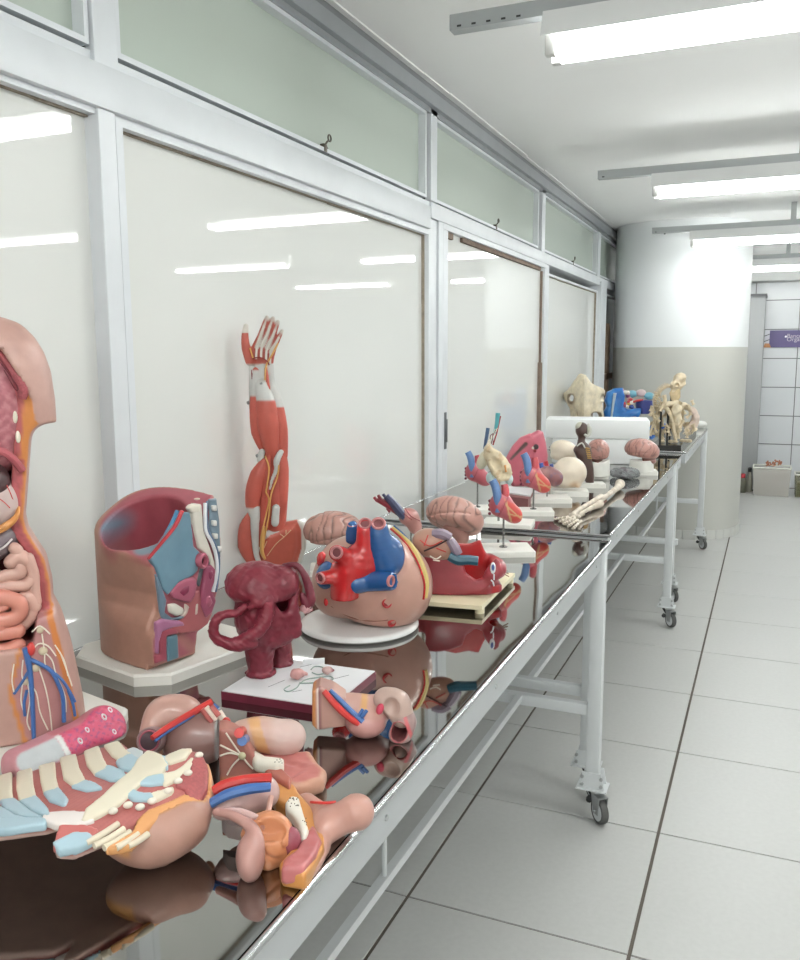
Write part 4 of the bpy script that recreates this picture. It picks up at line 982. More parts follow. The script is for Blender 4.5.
def build_breastplate():
    F = Frame(140, 862, turn=0)
    t = F.thing('chest_cover_model', 'chest cover model with cream and blue ribs, breastbone and one skin coloured breast', 'anatomical model')
    g = F.g
    s0 = np.array(g(158, 768, 0.085)); s1 = np.array(g(40, 822, 0.085)); sd = (s1-s0)[:2]; sl = np.linalg.norm(sd); sd = sd/sl; sn = np.array([sd[1], -sd[0]])
    if sn[1] < 0: sn = -sn       # sn points away from the viewer
    def zs_xy(x, y):
        w = (x-s0[0])*sn[0]+(y-s0[1])*sn[1]
        return 0.083-np.where(w > 0, 0.8*w*w+0.04*w, 4.2*w*w+0.10*np.abs(w))
    zs = lambda P: zs_xy(P[:, 0], P[:, 1])
    def on(x, y, lift=0.0):
        for z in np.arange(0.10, 0.0, -0.001):
            q = g(x, y, float(z))
            if z <= float(zs_xy(np.array(q[0]), np.array(q[1])))+lift: break
        z = float(z)
        return g(x, y, z)
    out = [(-30, 800), (0, 781), (50, 765), (100, 748), (122, 742), (133, 752), (150, 756), (165, 761), (184, 750), (202, 752), (209, 770), (208, 795), (202, 806), (170, 812), (140, 822), (110, 835), (72, 850), (54, 847), (58, 832), (66, 818), (45, 824), (0, 829), (-30, 832)]
    poly = [on(x, y)[:2] for x, y in out]
    def plate_f(P):
        d2 = poly2(P, poly, (0, 1)); z = zs(P); return ext(d2, P[:, 2]-z, -0.016, 0.0, 0.004)
    def col(P):
        z_ = zs(P); w = (P[:, 0]-s0[0])*sn[0]+(P[:, 1]-s0[1])*sn[1]; st = np.sin(w*0+((P[:, 0]-s0[0])*sd[0]+(P[:, 1]-s0[1])*sd[1])*1500)
        return mixc((198, 112, 106), (np.clip(st, 0, 1)*0.25, (160, 70, 76)), (lt(P[:, 2]-z_, -0.009, 0.001), (222, 182, 168)))  # skin coloured underside painted lighter, to brighten its reflection in the table
    P_ = np.array(poly); lo = (P_[:, 0].min()-0.01, P_[:, 1].min()-0.01, -0.01); hi = (P_[:, 0].max()+0.01, P_[:, 1].max()+0.01, 0.10)
    organ('muscle_sheet', plate_f, lo, hi, 0.003, col, paint(), t)
    cm = mat('plate_rib_cream', (226, 216, 192), rough=0.5); bm_ = mat('cartilage_blue', (166, 194, 206), rough=0.4)
    def strip(name, pts, w, m, lift=0.001, th=0.35):
        q = [on(x, y, lift) for x, y in pts]; b = MB(); b.tube(q, w, 10, flat=1.0, sm=5)
        o = b.build(name, m, t); return o
    def rib(name, poly_px, m, lift=0.0055):
        pl = [on(x, y)[:2] for x, y in poly_px]; q = np.array(pl); c = on(*np.mean(poly_px, 0))
        fn = lambda P: ext(poly2(P, pl, (0, 1))-0.0028, P[:, 2]-zs(P), -0.006, lift-0.0015, 0.0018)
        organ(name, fn, (q[:, 0].min()-0.010, q[:, 1].min()-0.010, c[2]-0.05), (q[:, 0].max()+0.006, q[:, 1].max()+0.006, c[2]+0.035), 0.0022, (128, 128, 128), m, t)
    # breastbone
    rib('sternum', [(139, 762), (148, 754), (160, 758), (166, 768), (160, 776), (146, 780), (132, 792), (118, 806), (98, 818), (84, 824), (88, 812), (104, 800), (120, 784), (132, 774)], cm, 0.006)
    rib('sternum_tip', [(84, 816), (92, 822), (78, 826), (58, 826), (44, 822), (46, 816), (60, 815)], mat('tendon_white', (226, 216, 210), rough=0.4), 0.005)
    rib('sternum_top_cartilage', [(125, 753), (133, 750), (141, 754), (139, 760), (130, 762)], mat('cartilage_grey', (196, 206, 208), rough=0.4), 0.005)
    # ribs on the far side: cream then blue
    far = [([(106, 747), (117, 744), (124, 752), (130, 757), (122, 762), (114, 757)], [(118, 763), (128, 756), (138, 762), (132, 773), (122, 770)]),
           ([(86, 753), (97, 749), (101, 760), (107, 772), (97, 776), (89, 766)], [(97, 776), (108, 768), (122, 774), (126, 782), (112, 782)]),
           ([(62, 760), (74, 757), (77, 770), (84, 784), (76, 788), (66, 780)], [(74, 788), (85, 783), (94, 786), (100, 790), (88, 792)]),
           ([(41, 768), (53, 765), (54, 780), (57, 792), (46, 794), (43, 782)], [(46, 794), (57, 791), (66, 802), (64, 806), (52, 802)]),
           ([(19, 774), (30, 771), (31, 786), (34, 800), (22, 803), (19, 790)], [(22, 803), (34, 799), (46, 812), (48, 818), (34, 812)]),
           ([(0, 778), (10, 775), (10, 794), (11, 801), (1, 803), (0, 790)], [(2, 803), (12, 801), (28, 814), (40, 820), (22, 818), (8, 811)]),
           ([(-26, 790), (-12, 784), (-10, 806), (-22, 806)], [(-20, 806), (-8, 806), (14, 819), (34, 824), (2, 822)])]
    for a, b_ in far: rib('rib', a, cm); rib('rib_cartilage', b_, bm_)
    rib('rib_cartilage', [(-20, 822), (10, 822), (44, 822), (44, 826), (10, 831), (-20, 832)], bm_)
    near = [([(160, 764), (169, 757), (182, 752), (190, 752), (184, 760), (170, 765)], [(150, 764), (158, 758), (166, 759), (166, 770), (153, 771)]),
            ([(163, 778), (176, 774), (186, 768), (192, 761), (193, 766), (186, 775), (176, 781), (165, 786)], [(139, 781), (150, 778), (164, 778), (165, 785), (150, 786), (140, 786)]),
            ([(152, 797), (164, 794), (172, 791), (170, 795), (156, 802)], [(124, 793), (130, 792), (140, 797), (152, 797), (152, 802), (134, 801)])]
    for a, b_ in near: rib('rib', a, cm, 0.0055); rib('rib_cartilage', b_, bm_, 0.0055)
    for x, y in ((168, 791), (178, 781), (188, 773), (199, 755), (152, 801), (140, 807), (128, 805), (113, 811)):
        q = on(x, y, 0.006); MB().ball(q, (0.0055, 0.0042, 0.004)).build('rib_end', mat('rib_end_cream', (236, 228, 212), rough=0.5), t)
    # speckled chest muscle at the right end
    rib('chest_muscle', [(194, 764), (200, 758), (206, 770), (205, 790), (198, 803), (190, 800), (186, 790), (178, 788), (184, 778), (192, 776)], mat('muscle_speckled2', (190, 92, 92), rough=0.5, var=0.3, vscale=260), 0.006)
    # slips at the lower left of the near half
    rib('muscle_flap', [(66, 818), (84, 828), (96, 832), (90, 842), (72, 849), (56, 848), (60, 832)], mat('flap_red', (206, 110, 104), rough=0.4), 0.004)
    rib('rib_cartilage', [(56, 846), (74, 838), (88, 838), (92, 842), (76, 850), (60, 852)], bm_, 0.006)
    for a, b_ in (((118, 824), (86, 843)), ((124, 829), (94, 846)), ((130, 832), (104, 848)), ((138, 834), (116, 848)), ((148, 834), (128, 846))):
        strip('rib_slip', [a, ((a[0]+b_[0])/2, (a[1]+b_[1])/2+1), b_], 0.0038, mat('slip_cream', (222, 208, 184), rough=0.5), 0.002)
    # fat rim and skin breast
    bc = np.array(g(157, 830, 0.034))
    def skin(P):
        d = ell(P, bc, (0.056, 0.047, 0.035), (0, 0, 18)); d = smin(d, path(P, [on(205, 768, -0.012), on(206, 795, -0.012), g(190, 818, 0.045)], [0.006, 0.010, 0.022]), 0.02)
        d = smin(d, cap(P, g(118, 838, 0.036), g(150, 836, 0.034), 0.012, 0.026), 0.02)
        d = smin(d, ell(P, g(163, 861, 0.004), (0.006, 0.006, 0.005)), 0.006)
        d = np.maximum(d, np.where(poly2(P, poly, (0, 1)) < 0.0, P[:, 2]-(zs(P)-0.004), -1.0))
        return np.maximum(d, 0.0005-P[:, 2])
    def scol(P):
        f = lt(poly2(P, poly, (0, 1)), 0.004, 0.0015)*lt(0.03, P[:, 2], 0.004); return mixc((194, 144, 126), (f, (226, 158, 88)))
    organ('breast_skin', skin, *bb(bc, (0.12, 0.10, 0.07)), 0.003, scol, paint(), t)
    rib('fat_rim', [(140, 824), (150, 814), (172, 806), (186, 800), (200, 806), (188, 812), (168, 815), (150, 826), (130, 846), (108, 850), (120, 844), (134, 838)], mat('fat_orange2', (230, 160, 92), rough=0.45), 0.006)
build_breastplate()
def build_tube_piece():
    F = Frame(192, 770, turn=0)
    t = F.thing('organ_piece_model', 'organ piece with dark open tube end and long red artery behind the chest cover', 'anatomical model')
    p = F.p
    c = p(192, 742, 0.03)
    def dome(P):
        d = ell(P, c, (0.042, 0.042, 0.034)); d = smin(d, cap(P, p(196, 735, 0.03), p(212, 738, 0.02), 0.032, 0.03), 0.015)
        return np.maximum(smax(d, plane(P, p(219, 745, 0.02), (1, -0.15, 0.0)), 0.002), -P[:, 2])
    organ('dome_body', dome, *bb(c, (0.06, 0.06, 0.06)), 0.003, lambda P: mixc((158, 116, 108), (lt(-0.003, plane(P, p(219, 745, 0.02), (1, -0.15, 0.0)), .001), (172, 172, 168))), gloss(), t)
    c2 = p(174, 712, 0.06)
    def disc(P):
        d = ell(P, c2, (0.040, 0.028, 0.024), (20, 0, 0)); d = smin(d, path(P, [p(163, 712, 0.06), p(153, 724, 0.045), p(149, 735, 0.03)], [0.016, 0.016, 0.014]), 0.015); return np.maximum(d, -P[:, 2])
    organ('pink_disc', disc, *bb(p(168, 718, 0.05), (0.065, 0.06, 0.06)), 0.003, (206, 158, 144), gloss(), t)
    e = p(149, 741, 0.0)
    M = Matrix.Translation(e) @ Vector((-0.25, -0.9, 0.35)).to_track_quat('Z', 'Y').to_matrix().to_4x4()
    o = MB().lathe([(0.016, -0.045), (0.0185, -0.02), (0.0185, -0.002), (0.017, 0.0), (0.0145, -0.001), (0.013, -0.006)], 28, M=M).build('tube_wall', mat('tube_grey_pink', (150, 118, 118), rough=0.35), t)
    MB().lathe([(0.0148, -0.0005), (0.0135, 0.0016), (0.0118, 0.0)], 28, M=M).build('pink_ring', mat('pink_ring', (190, 92, 110), rough=0.35), o)
    MB().lathe([(0.0125, 0.0), (0.012, 0.0008)], 24, M=M).build('dark_inside', mat('dark_inside', (70, 46, 54), rough=0.5), o)
    tubes('artery', [[p(152, 738, -0.012), p(170, 726, 0.01), p(192, 713, 0.02), p(212, 702, 0.03)]], [0.0038, 0.0048, 0.0052, 0.0056], m_red(), t)
    tubes('vein', [[p(155, 741, -0.012), p(172, 729, 0.008), p(194, 715, 0.018)]], 0.002, m_blu(), t)
    tubes('vein_end', [[p(213, 706, 0.028), p(218, 710, 0.022)]], 0.0048, m_blu(), t)
    for i, (a, b_) in enumerate((((202, 709), (212, 722)), ((206, 707), (216, 720)), ((211, 706), (219, 716)))):
        tubes('muscle_strip', [[p(*a, 0.018), p(*b_, 0.012)]], 0.0042, mat('strip_red' if i % 2 == 0 else 'strip_pale', (190, 92, 86) if i % 2 == 0 else (226, 206, 192), rough=0.4), t)
    tubes('tendon', [[p(218, 712, 0.02), p(226, 724, 0.014), p(230, 730, 0.01)]], 0.006, mat('tendon_cream', (226, 212, 196), rough=0.4), t)
    q = p(226, 722, 0.012); MB().ball(q, 0.007).build('artery_end', m_red(), t); q = p(231, 727, 0.012); MB().ball(q, 0.0055).build('vein_end', m_blu(), t)
build_tube_piece()

def build_nerve_piece():
    F = Frame(245, 782, turn=0)
    t = F.thing('organ_piece_model', 'organ piece with white star of nerves on flat brown pink face and a pale bone', 'anatomical model')
    p = F.p
    f = [(219, 730), (226, 729), (236, 733), (247, 742), (262, 770), (258, 782), (220, 786), (219, 760)]
    pl = [(q[0], max(q[2], 0.0)) for q in (p(x, y, 0.0) for x, y in f)]
    a = np.array(pl)
    organ('flat_block', lambda P: ext(poly2(P, pl), P[:, 1], 0.0, 0.035, 0.004), (a[:, 0].min()-.01, -0.01, -0.005), (a[:, 0].max()+.01, 0.05, a[:, 1].max()+.01), 0.0028,
          lambda P: mixc((186, 118, 104), (lt(P[:, 2], 0.009, 0.001)*lt(P[:, 1], 0.002), (222, 140, 76))), paint(), t)
    hub = p(242, 756, -0.002)
    n = [[hub, p(234, 745, -0.002), p(226, 733, -0.002)], [hub, p(230, 750, -0.002), p(220, 745, -0.002)], [hub, p(230, 753, -0.002), p(220, 756, -0.002)], [hub, p(233, 765, -0.002), p(227, 775, -0.002)], [hub, p(248, 764, -0.002), p(253, 769, -0.002)]]
    tubes('nerve', n, 0.0013, m_nrv(), t, 6)
    MB().ball(hub, (0.0055, 0.004, 0.0055)).build('lymph_node', mat('node_green', (196, 190, 150), rough=0.5), t)
    for (x, y, m_) in ((239, 733, m_red()), (242, 741, m_blu())):
        MB().tube([p(x, y, -0.006), p(x+3, y-2, 0.02)], 0.0068, 14, sm=1).build('vessel_end', m_, t)
    def shaft(P):
        d = path(P, [p(244, 735, 0.045), p(262, 734, 0.045), p(282, 739, 0.045)], [0.022, 0.025, 0.027]); d = smin(d, ell(P, p(288, 737, 0.045), (0.026, 0.028, 0.024)), 0.006)
        return np.maximum(d, -P[:, 2])
    def sc(P):
        x = P[:, 0]-p(263, 735, 0.04)[0]; return mixc((216, 172, 156), (lt(0.012, x, 0.006), (226, 192, 182)), (lt(np.abs(x+0.3*(P[:, 2]-0.03)), 0.008, 0.001), (226, 168, 108)))
    c = p(268, 738, 0.045); organ('pale_bulb', shaft, *bb(c, (0.075, 0.05, 0.05)), 0.003, sc, gloss(), t)
    fl = [(250, 757), (262, 748), (290, 752), (310, 750), (318, 762), (327, 770), (324, 779), (308, 784), (294, 786), (276, 782)]
    pl2 = [F.g(x, y, 0.022)[:2] for x, y in fl]; a2 = np.array(pl2)
    organ('muscle_plate', lambda P: smax(ext(poly2(P, pl2, (0, 1)), P[:, 2], 0.0, 0.024, 0.008), P[:, 2]-0.024-0.003*wob(P, 180, 3), 0.002), (a2[:, 0].min()-.01, a2[:, 1].min()-.01, -0.005), (a2[:, 0].max()+.01, a2[:, 1].max()+.01, 0.035), 0.003,
          lambda P: mixc((216, 160, 134), (lt(poly2(P, pl2, (0, 1)), -0.008, 0.002)*lt(0.014, P[:, 2], 0.002), (204, 118, 112))), paint(), t)
    bn = [(249, 751), (256, 750), (266, 756), (276, 757), (284, 758), (284, 764), (276, 766), (262, 764), (254, 762)]
    pb = [F.g(x, y, 0.034)[:2] for x, y in bn]; a3 = np.array(pb)
    o = organ('pale_bone', lambda P: ext(poly2(P, pb, (0, 1)), P[:, 2], 0.018, 0.036, 0.006), (a3[:, 0].min()-.01, a3[:, 1].min()-.01, 0.01), (a3[:, 0].max()+.01, a3[:, 1].max()+.01, 0.045), 0.0025, (236, 230, 214), gloss(), t)
    dots = MB()
    for x, y in ((277, 760), (279, 762), (281, 761), (280, 759), (275, 762), (282, 763)): dots.ball(F.g(x, y, 0.0365), 0.0008, seg=6, rings=4)
    tag(dots.build('marrow_dots', mat('dot_dark', (90, 76, 66)), o), kind='stuff')
build_nerve_piece()

def build_hip_piece():
    F = Frame(275, 880, turn=0)
    t = F.thing('organ_piece_model', 'pink organ piece with rounded stump, orange fat and speckled white bone overhanging table edge', 'anatomical model')
    p, g = F.p, F.g
    # skin body: stump to the right
    st = g(356, 812, 0.032)
    def skin(P):
        d = path(P, [g(318, 846, 0.008), g(326, 832, 0.014), g(342, 819, 0.024), st], [0.010, 0.015, 0.0185, 0.0225])
        d = smin(d, path(P, [g(270, 777, 0.008), g(292, 790, 0.008), g(312, 806, 0.01), g(326, 820, 0.015)], [0.010, 0.010, 0.012, 0.017]), 0.02)
        d = smin(d, path(P, [g(304, 880, 0.006), g(315, 864, 0.006), g(321, 848, 0.008)], [0.006, 0.008, 0.010]), 0.01)
        d = smax(d, P[:, 2]-0.052, 0.006)
        return np.maximum(d, 0.0-P[:, 2])
    c = g(310, 830, 0.025)
    organ('skin_body', skin, (c[0]-0.09, c[1]-0.09, -0.003), (c[0]+0.085, c[1]+0.10, 0.07), 0.0028, (214, 158, 142), gloss(), t)
    def slab2(name, pts, z0, z1, col, colf=None, r=0.005, ns=0.0, m=None):
        pl = [g(x, y, z1)[:2] for x, y in pts]; a = np.array(pl)
        return organ(name, lambda P: ext(poly2(P, pl, (0, 1)), P[:, 2]-(ns*wob(P, 260, 5) if ns else 0), z0, z1, r), (a[:, 0].min()-.01, a[:, 1].min()-.01, z0-0.006), (a[:, 0].max()+.01, a[:, 1].max()+.01, z1+0.008), 0.0024, colf or col, m or gloss(), t)
    slab2('orange_fat', [(273, 774), (288, 768), (298, 790), (312, 806), (325, 826), (324, 845), (312, 864), (305, 874), (282, 870), (279, 862), (296, 842), (300, 826), (292, 808), (276, 800), (268, 788)], 0.0, 0.022, (226, 150, 66))
    slab2('muscle_plate', [(304, 834), (313, 822), (322, 838), (316, 852), (303, 868), (281, 868), (283, 858), (296, 848)], 0.006, 0.027, (206, 112, 112), ns=0.0012)
    slab2('muscle_strip', [(262, 766), (278, 763), (292, 776), (290, 786), (276, 778)], 0.006, 0.028, (196, 104, 84))
    o = slab2('pale_bone', [(285, 801), (291, 794), (299, 796), (302, 806), (305, 816), (309, 828), (306, 835), (301, 834), (298, 822), (291, 812), (286, 808)], 0.015, 0.033, (240, 234, 220))
    dots = MB(); rr = random.Random(4)
    for _ in range(18): dots.ball(g(288+rr.random()*11, 797+rr.random()*10, 0.0335), 0.0007, seg=6, rings=4)
    for _ in range(6): dots.ball(g(302+rr.random()*5, 818+rr.random()*8, 0.0335), 0.0006, seg=6, rings=4)
    tag(dots.build('marrow_dots', mat('dot_dark', (90, 76, 66)), o), kind='stuff')
    c = g(291, 842, 0.024); organ('maroon_gland', lambda P: ell(P, c, (0.012, 0.014, 0.018)), *bb(c, 0.022), 0.0022, (150, 66, 80), gloss(), t)
    c = g(268, 842, 0.022)
    def web(P):
        d = ell(P, c, (0.033, 0.030, 0.036)); d = sub(d, ell(P, (c[0]+0.004, c[1]-0.018, c[2]+0.026), (0.020, 0.012, 0.014)), 0.004)
        return np.maximum(d+0.004*(1-gyri(P, 120, 2)), -P[:, 2])
    organ('fat_web', web, *bb(c, (0.042, 0.040, 0.046)), 0.0022, (222, 142, 92), gloss(), t)
    c = g(250, 858, 0.022)
    def dome(P):
        d = ell(P, c, (0.016, 0.024, 0.026)); d = smin(d, path(P, [g(252, 864, 0.012), g(257, 846, 0.040), g(252, 828, 0.050), g(232, 815, 0.052), g(216, 812, 0.05)], [0.008, 0.009, 0.007, 0.006, 0.005]), 0.008); return np.maximum(d, -P[:, 2])
    organ('pink_rim', dome, (c[0]-0.09, c[1]-0.05, -0.003), (c[0]+0.04, c[1]+0.11, 0.07), 0.0026, (204, 150, 140), gloss(), t)
    c = g(249, 800, 0.045)
    def pale(P):
        d = path(P, [g(222, 810, 0.040), g(240, 800, 0.042), g(262, 793, 0.04)], [0.012, 0.022, 0.022]); d = smin(d, path(P, [g(216, 812, 0.05), g(240, 812, 0.054), g(262, 822, 0.05), g(270, 828, 0.045)], [0.004, 0.005, 0.005, 0.003]), 0.004)
        return smax(d, 0.024-P[:, 2], 0.006)
    organ('pale_lobe', pale, *bb(c, (0.06, 0.06, 0.045)), 0.0026, (218, 178, 172), gloss(), t)
    MB().prism([g(222, 822, 0.024)[:2], g(250, 826, 0.024)[:2], g(246, 842, 0.012)[:2], g(228, 838, 0.012)[:2]], 0.012, 0.03).build('grey_membrane', mat('grey_membrane', (164, 148, 144), rough=0.3), t)
    tubes('artery', [[g(206, 797, 0.05), g(222, 786, 0.062), g(245, 780, 0.068), g(271, 778, 0.066)]], [0.0050, 0.0066, 0.0068, 0.0064], m_red(), t)
    tubes('vein', [[g(207, 806, 0.05), g(226, 795, 0.062), g(248, 789, 0.068), g(270, 787, 0.066)]], [0.0055, 0.0066, 0.0066, 0.0056], m_blu(), t)
    tubes('ridge', [[g(271, 797, 0.05), g(268, 812, 0.046), g(262, 828, 0.044)]], 0.0035, mat('ridge_pink', (216, 158, 140), rough=0.35), t)
    tubes('red_line', [[g(311, 802, 0.03), g(322, 803, 0.036), g(336, 802, 0.038)]], 0.0018, m_red(), t, 6)
build_hip_piece()

def build_cut_tube_piece():
    F = Frame(355, 738, turn=0)
    t = F.thing('organ_piece_model', 'organ piece with square orange rimmed end, red and blue vessels and curled open end', 'anatomical model')
    p = F.p
    f = [(312, 692), (320, 687), (333, 691), (346, 700), (346, 727), (330, 729), (317, 731), (312, 726)]
    q = [p(x, y, 0.0) for x, y in f]; pl = [(v[0], max(v[2], 0.0)) for v in q]; a = np.array(pl)
    def end(P): return ext(poly2(P, pl), P[:, 1], 0.0, 0.045, 0.004)
    def ec(P):
        l = P[:, 0]-p(316, 710, 0)[0]; return mixc((206, 158, 144), (lt(l, 0.0, 0.001), (226, 150, 84)), (lt(np.abs(l-0.006), 0.0015, .0006)*lt(P[:, 1], .004), (150, 90, 96)), (lt(np.abs(l-0.003), 0.0012, .0006)*lt(P[:, 1], .004), (228, 214, 206)))
    organ('square_end', end, (a[:, 0].min()-.01, -0.01, -0.005), (a[:, 0].max()+.01, 0.055, a[:, 1].max()+.01), 0.0024, ec, gloss(), t)
    c = p(364, 714, 0.02)
    def body(P):
        d = path(P, [p(330, 708, 0.026), p(352, 707, 0.026), p(372, 708, 0.03), p(384, 706, 0.03)], [0.022, 0.022, 0.021, 0.020])
        d = smin(d, ell(P, p(366, 721, 0.01), (0.032, 0.034, 0.024)), 0.012)
        return np.maximum(d, -P[:, 2])
    def bc_(P):
        x = P[:, 0]-p(363, 700, 0.01)[0]; return mixc((214, 164, 150), (lt(np.abs(x-0.15*(P[:, 2]-0.04)), 0.005, 0.001)*lt(p(364, 711, 0)[2], P[:, 2], 0.002), (228, 170, 106)), (lt(P[:, 2], p(360, 716, 0)[2], 0.004)*0.7, (206, 138, 136)))
    organ('body', body, *bb(c, (0.075, 0.06, 0.06)), 0.0026, bc_, gloss(), t)
    def shell(P):
        d = path(P, [p(386, 700, 0.02), p(396, 704, 0.012), p(402, 716, 0.005)], [0.020, 0.023, 0.018]); d = sub(d, ell(P, p(391, 708, -0.012), (0.013, 0.018, 0.015)), 0.003); return np.maximum(d, 0.004-P[:, 2])
    c = p(394, 708, 0.01); organ('curled_shell', shell, *bb(c, (0.05, 0.05, 0.05)), 0.0024, (208, 176, 162), gloss(), t)
    def tend(P):
        d = path(P, [p(402, 712, 0.01), p(405, 722, 0.0), p(400, 735, -0.01)], [0.014, 0.018, 0.0175]); d = sub(d, cap(P, p(397, 736, -0.03), p(402, 726, -0.002), 0.0125, 0.011), 0.002); return np.maximum(d, 0.0-P[:, 2])
    def tc_(P):
        dd = cap(P, p(397, 736, -0.03), p(402, 726, -0.002), 0.0125, 0.011); w = P[:, 0]-p(408, 728, 0)[0]+0.35*(P[:, 2]-0.015)
        return mixc((172, 138, 134), (lt(dd, 0.0022, 0.001), (196, 90, 92)), (lt(dd, 0.0004, 0.0006), (70, 40, 42)), (lt(np.abs(w-0.002), 0.0028, .0008), (216, 96, 100)))
    c = p(402, 726, 0); organ('open_tube', tend, *bb(c, (0.035, 0.045, 0.045)), 0.002, tc_, gloss(), t)
    tubes('artery', [[p(324, 691, -0.002), p(333, 702, -0.008), p(345, 714, -0.012), p(359, 724, -0.016)]], [0.0045, 0.0052, 0.0055, 0.005], m_red(), t)
    tubes('vein', [[p(330, 690, 0.002), p(342, 702, -0.002), p(354, 714, -0.01), p(363, 722, -0.016)]], [0.003, 0.0042, 0.0045, 0.0055], m_blu(), t)
    tubes('vein_branch', [[p(358, 717, -0.014), p(363, 709, -0.012)], [p(362, 717, -0.015), p(367, 710, -0.012)]], 0.0028, m_blu(), t)
    tubes('fat_cord', [[p(326, 699, -0.004), p(331, 697, -0.006), p(335, 703, -0.008)]], 0.002, mat('cord_orange', (226, 180, 130), rough=0.4), t, 6)
    c = p(380, 709, -0.002); organ('crimson_gland', lambda P: ell(P, c, (0.006, 0.007, 0.009), (0, 20, 0)), *bb(c, 0.012), 0.0016, (212, 60, 90), gloss(), t)
build_cut_tube_piece()
def build_arm():
    F = Frame(268, 570, turn=0)
    t = F.thing('arm_muscle_model', 'tall upright arm muscle model with raised hand and shoulder blade at the bottom', 'anatomical model')
    p = F.p
    R_ = (208, 92, 74); W_ = (206, 206, 202)
    red = mat('muscle_red', R_, rough=0.42, var=0.12, vscale=25)
    s = (Vector(p(300, 500))-Vector(p(200, 500))).length/100
    def mus(name, pts, rs, flat=0.8, col=R_, tend=None, k=0.0, dy=0.0, m=None):
        q = [p(x, y, dy) for x, y in pts]; r = [v*s for v in rs]; a = np.array(q); c = a.mean(0); e = np.abs(a-c).max(0)+max(r)+0.01
        def fn(P):
            Q = P.copy(); Q[:, 1] = (P[:, 1]-c[1])/flat+c[1]; qq = [(v[0], (v[1]-c[1])/flat+c[1], v[2]) for v in q]
            return path(Q, qq, r, 4)*min(flat, 1)
        cf = None
        if tend:   # list of (y0, y1) picture heights that are tendon
            zs = [(p(pts[0][0], b_)[2], p(pts[0][0], a_)[2]) for a_, b_ in tend]
            def cf(P):
                mk = np.zeros(len(P))
                for z0, z1 in zs: mk = np.maximum(mk, lt(z0, P[:, 2], 0.002)*lt(P[:, 2], z1, 0.002))
                return mixc(col, (mk, W_))
        return organ(name, fn, tuple(c-e), tuple(c+e), 0.0034, cf or col, m or paint(), t)
    # upper arm
    mus('biceps', [(264, 462), (258, 475), (254, 490), (253, 505), (257, 520)], [4, 8, 8.5, 7.5, 5], tend=[(506, 530)], dy=-0.015)
    mus('shoulder_muscle', [(252, 512), (246, 527), (246, 545), (252, 560), (258, 566)], [3, 7, 8.5, 6, 3], dy=-0.005)
    mus('brachialis', [(272, 455), (276, 475), (276, 500), (275, 525)], [8, 11, 12, 11], tend=[], dy=0.01)
    mus('triceps', [(280, 450), (282, 470), (281, 500), (279, 522)], [6, 7, 7, 5], dy=0.0)
    mus('inner_arm_muscle', [(269, 455), (266, 480), (264, 505), (262, 530), (261, 545)], [3, 4, 4, 4, 3], dy=-0.018, col=(196, 80, 62))
    mus('upper_tendon', [(255, 508), (255, 528), (256, 552), (259, 562)], [5, 4.5, 3, 2.5], col=W_, dy=-0.02)
    mus('triceps_tendon', [(276, 508), (275, 523)], [4.2, 4.2], flat=0.4, col=W_, dy=-0.028)
    # forearm
    mus('forearm_muscle', [(257, 372), (257, 392), (256, 412), (258, 432), (262, 448)], [5.5, 7, 6.5, 7, 3.5], dy=-0.004, tend=[(370, 396)])
    mus('forearm_muscle', [(262, 386), (266, 405), (268, 425), (271, 445), (273, 456)], [7, 10, 11, 8, 4], dy=-0.014, tend=[(370, 400)])
    mus('forearm_muscle', [(271, 385), (277, 405), (281, 430), (282, 455)], [5, 6.5, 7, 6], dy=0.0, tend=[(380, 407)])
    mus('forearm_core', [(264, 362), (264, 385), (268, 410), (272, 440), (274, 460)], [7, 8, 11, 12, 11], dy=0.008)
    mus('wrist_tendons', [(263, 364), (260, 380), (261, 401)], [7, 7.5, 7], flat=0.6, col=W_, dy=-0.003)
    mus('thumb_side_tendon', [(252, 366), (252, 390), (252, 408)], [3.2, 3.2, 3], col=W_, dy=-0.002)
    mus('little_side_tendon', [(270, 366), (271, 385), (274, 405)], [4, 4.2, 3], col=W_, dy=-0.002)
    mus('red_strip', [(266, 368), (268, 385), (270, 402)], [1.6, 2, 2.2], dy=-0.02)
    mus('dark_strip', [(251.5, 370), (253, 385), (254, 402)], [0.9, 0.9, 0.5], col=(120, 40, 44), dy=-0.011)
    mus('elbow_tendon', [(281, 452), (277, 460), (276, 470), (272, 480), (270, 489)], [3, 3.6, 2.4, 2, 1.4], flat=0.5, col=W_, dy=-0.026)
    mus('elbow_joint', [(262, 452), (260, 460)], [3.4, 3.4], col=W_, dy=-0.012)
    # hand: palm, four fingers, thumb
    hand_pts = dict(palm=[(263, 362), (263, 350), (264, 341)])
    th = [(250, 361), (246, 348), (245, 336), (246, 326)]
    fingers = [([(257, 347), (261, 335), (264, 326), (267, 317.5)], [4.2, 3.2, 2.7, 2.2]), ([(262, 346), (267, 335), (270, 326), (273, 318.5)], [4.2, 3.2, 2.8, 2.3]),
               ([(267, 348), (272, 338), (275, 330), (278, 322)], [4.0, 3.1, 2.6, 2.2]), ([(271, 352), (276, 343), (279, 337), (282, 331)], [3.6, 2.8, 2.3, 1.9])]
